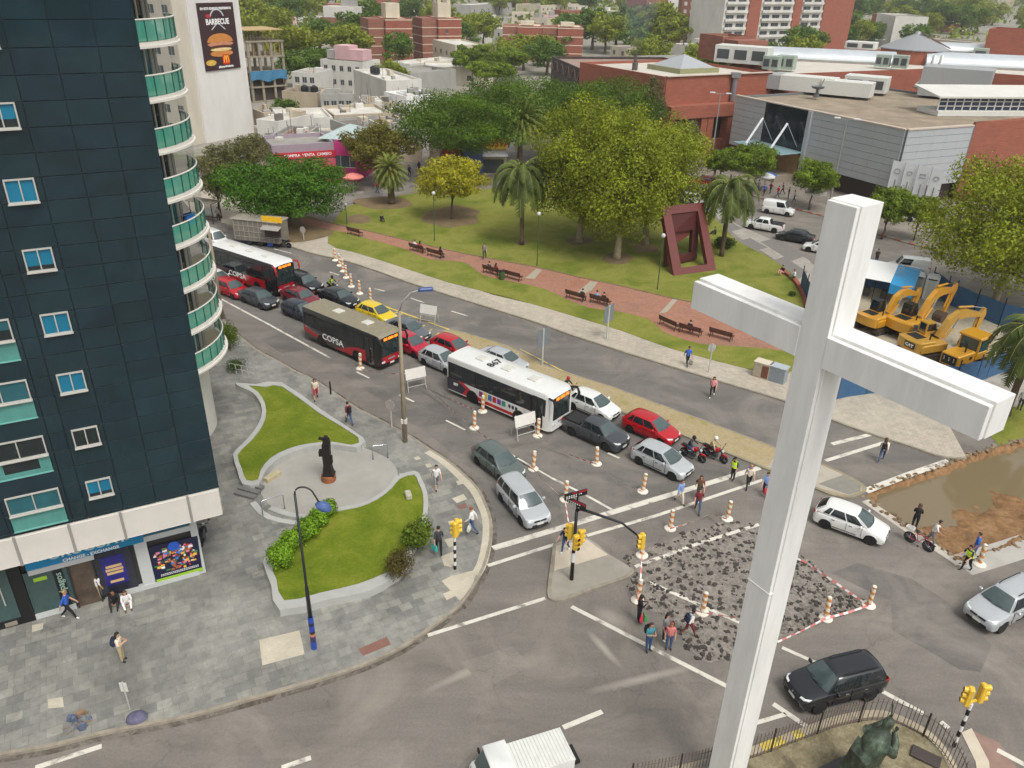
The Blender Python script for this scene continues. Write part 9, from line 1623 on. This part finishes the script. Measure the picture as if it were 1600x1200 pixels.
# plaza litter: broken umbrella and rag bundle by the kerb, parked scooter at the shop corner
t = thing('umbrella', 'open violet umbrella lying on the slate pavement at the kerb', 'umbrella', G(214, 1123, .13), R(20)); b = MB(); n = 8; rings = [[(r*math.cos(6.2832*k/16)*(1+.04*(k % 2)), r*.8*math.sin(6.2832*k/16)*(1+.04*(k % 2)), z) for k in range(16)] for r, z in ((.42, .06), (.36, .18), (.22, .28), (.03, .32))]; b.loft(rings, False, True); obj('canopy', b, M('umbrella_violet', S(92, 90, 112), .7, var=.35, scale=4), t); q = MB(); q.tube([(0, 0, .3), (-.35, -.2, .05)], .012, 5); obj('shaft', q, MBLK, t)
t = thing('rag_bundle', 'bundle of blue rags and a broken trolley on the pavement near the kerb', 'rags', G(125, 1130, .13), R(50)); b = MB(); [lump(b, random.gauss(0, .22), random.gauss(0, .16), random.uniform(.08, .2), random.uniform(.08, .3), i % 3) for i in range(16)]; obj('cloth', b, [M('rag_blue', S(92, 100, 122), .9, var=.5, scale=5), M('rag_grey', S(120, 122, 122), .9, var=.4, scale=5), M('rag_brown', S(116, 96, 78), .9, var=.4, scale=5)], t); q = MB(); q.tube([(-.6, -.2, .05), (-.1, -.1, .1), (.5, .3, .06)], .02, 5); q.tube([(-.6, .2, .05), (.4, -.3, .08)], .02, 5); q.box((.2, .35, .12), (.3, .2, .2)); obj('trolley_frame', q, M('trolley_brown', S(140, 110, 84), .7), t)
motorcycle('dark scooter parked at the corner of the shop under the louvre band', 316, 838, 100, PNT['black'])
g = G(191, 1040, .13); t = thing('thin_pole', 'thin white pole with a small plate on the slate pavement near the kerb', 'pole', G(203, 1108, .13)); h = 1.6; obj('pole', MB().tube([(0, 0, 0), (0, 0, h)], .03, 6), M('sign_pole', S(190, 190, 184)), t); obj('plate', MB().bbox((0, 0, h-.3), (.3, .03, .5), .005), M('box_white', S(206, 202, 192)), t)
# bus shelter, market parasols
t = thing('bus_shelter', 'small bus shelter at the kerb left of the food truck', 'shelter', G(322, 345, .13), R(-20)); p = MB(); [p.tube([(x, y, 0), (x, y, 2.4)], .05, 6) for x in (-1.6, 1.6) for y in (-.6, .6)]; obj('posts', p, MBLK, t); obj('roof', MB().bbox((0, 0, 2.45), (3.8, 1.7, .12), .03), M('shelter_roof', S(130, 122, 108), .6), t); obj('back_glass', MB().box((0, .6, 1.3), (3.0, .04, 1.7)), MCLR, t); obj('bench', MB().box((0, .35, .45), (2.6, .35, .06)), M('bench_wood', S(84, 52, 40)), t)
for i, (px_, py_, c, lb) in enumerate(((553, 300, (216, 130, 120), 'salmon market parasol beside the magenta shop'), (1192, 298, (206, 204, 200), 'white market parasol left of the grey mall entrance'), (1194, 296, (60, 90, 160), 'blue market stall cover left of the grey mall entrance'), (1270, 325, (200, 198, 192), 'pale market parasol below the entrance street tree'))):
    t = thing('parasol', lb, 'parasol', G(px_, py_, .02)); obj('pole', MB().tube([(0, 0, 0), (0, 0, 2.4)], .04, 6), MFRAME, t); obj('canopy', MB().lathe([(1.5, 2.0), (1.52, 2.15), (.8, 2.45), (0, 2.65)], n=8), M('parasol_%d' % i, S(*c), .7), t)
# ================================================================ HAZE
hz = bpy.data.materials.new('haze_air'); hz.use_nodes = True; nt = hz.node_tree; nt.nodes.remove(nt.nodes['Principled BSDF']); pv = nt.nodes.new('ShaderNodeVolumePrincipled')
pv.inputs['Color'].default_value = (.93, .95, .94, 1); pv.inputs['Density'].default_value = .00024; pv.inputs['Anisotropy'].default_value = .2
nt.links.new(pv.outputs[0], nt.nodes['Material Output'].inputs['Volume'])
b = MB(); b.box((0, 2900, 54), (9000, 6600, 113)); o = obj('haze', b, hz); o['kind'] = 'stuff'
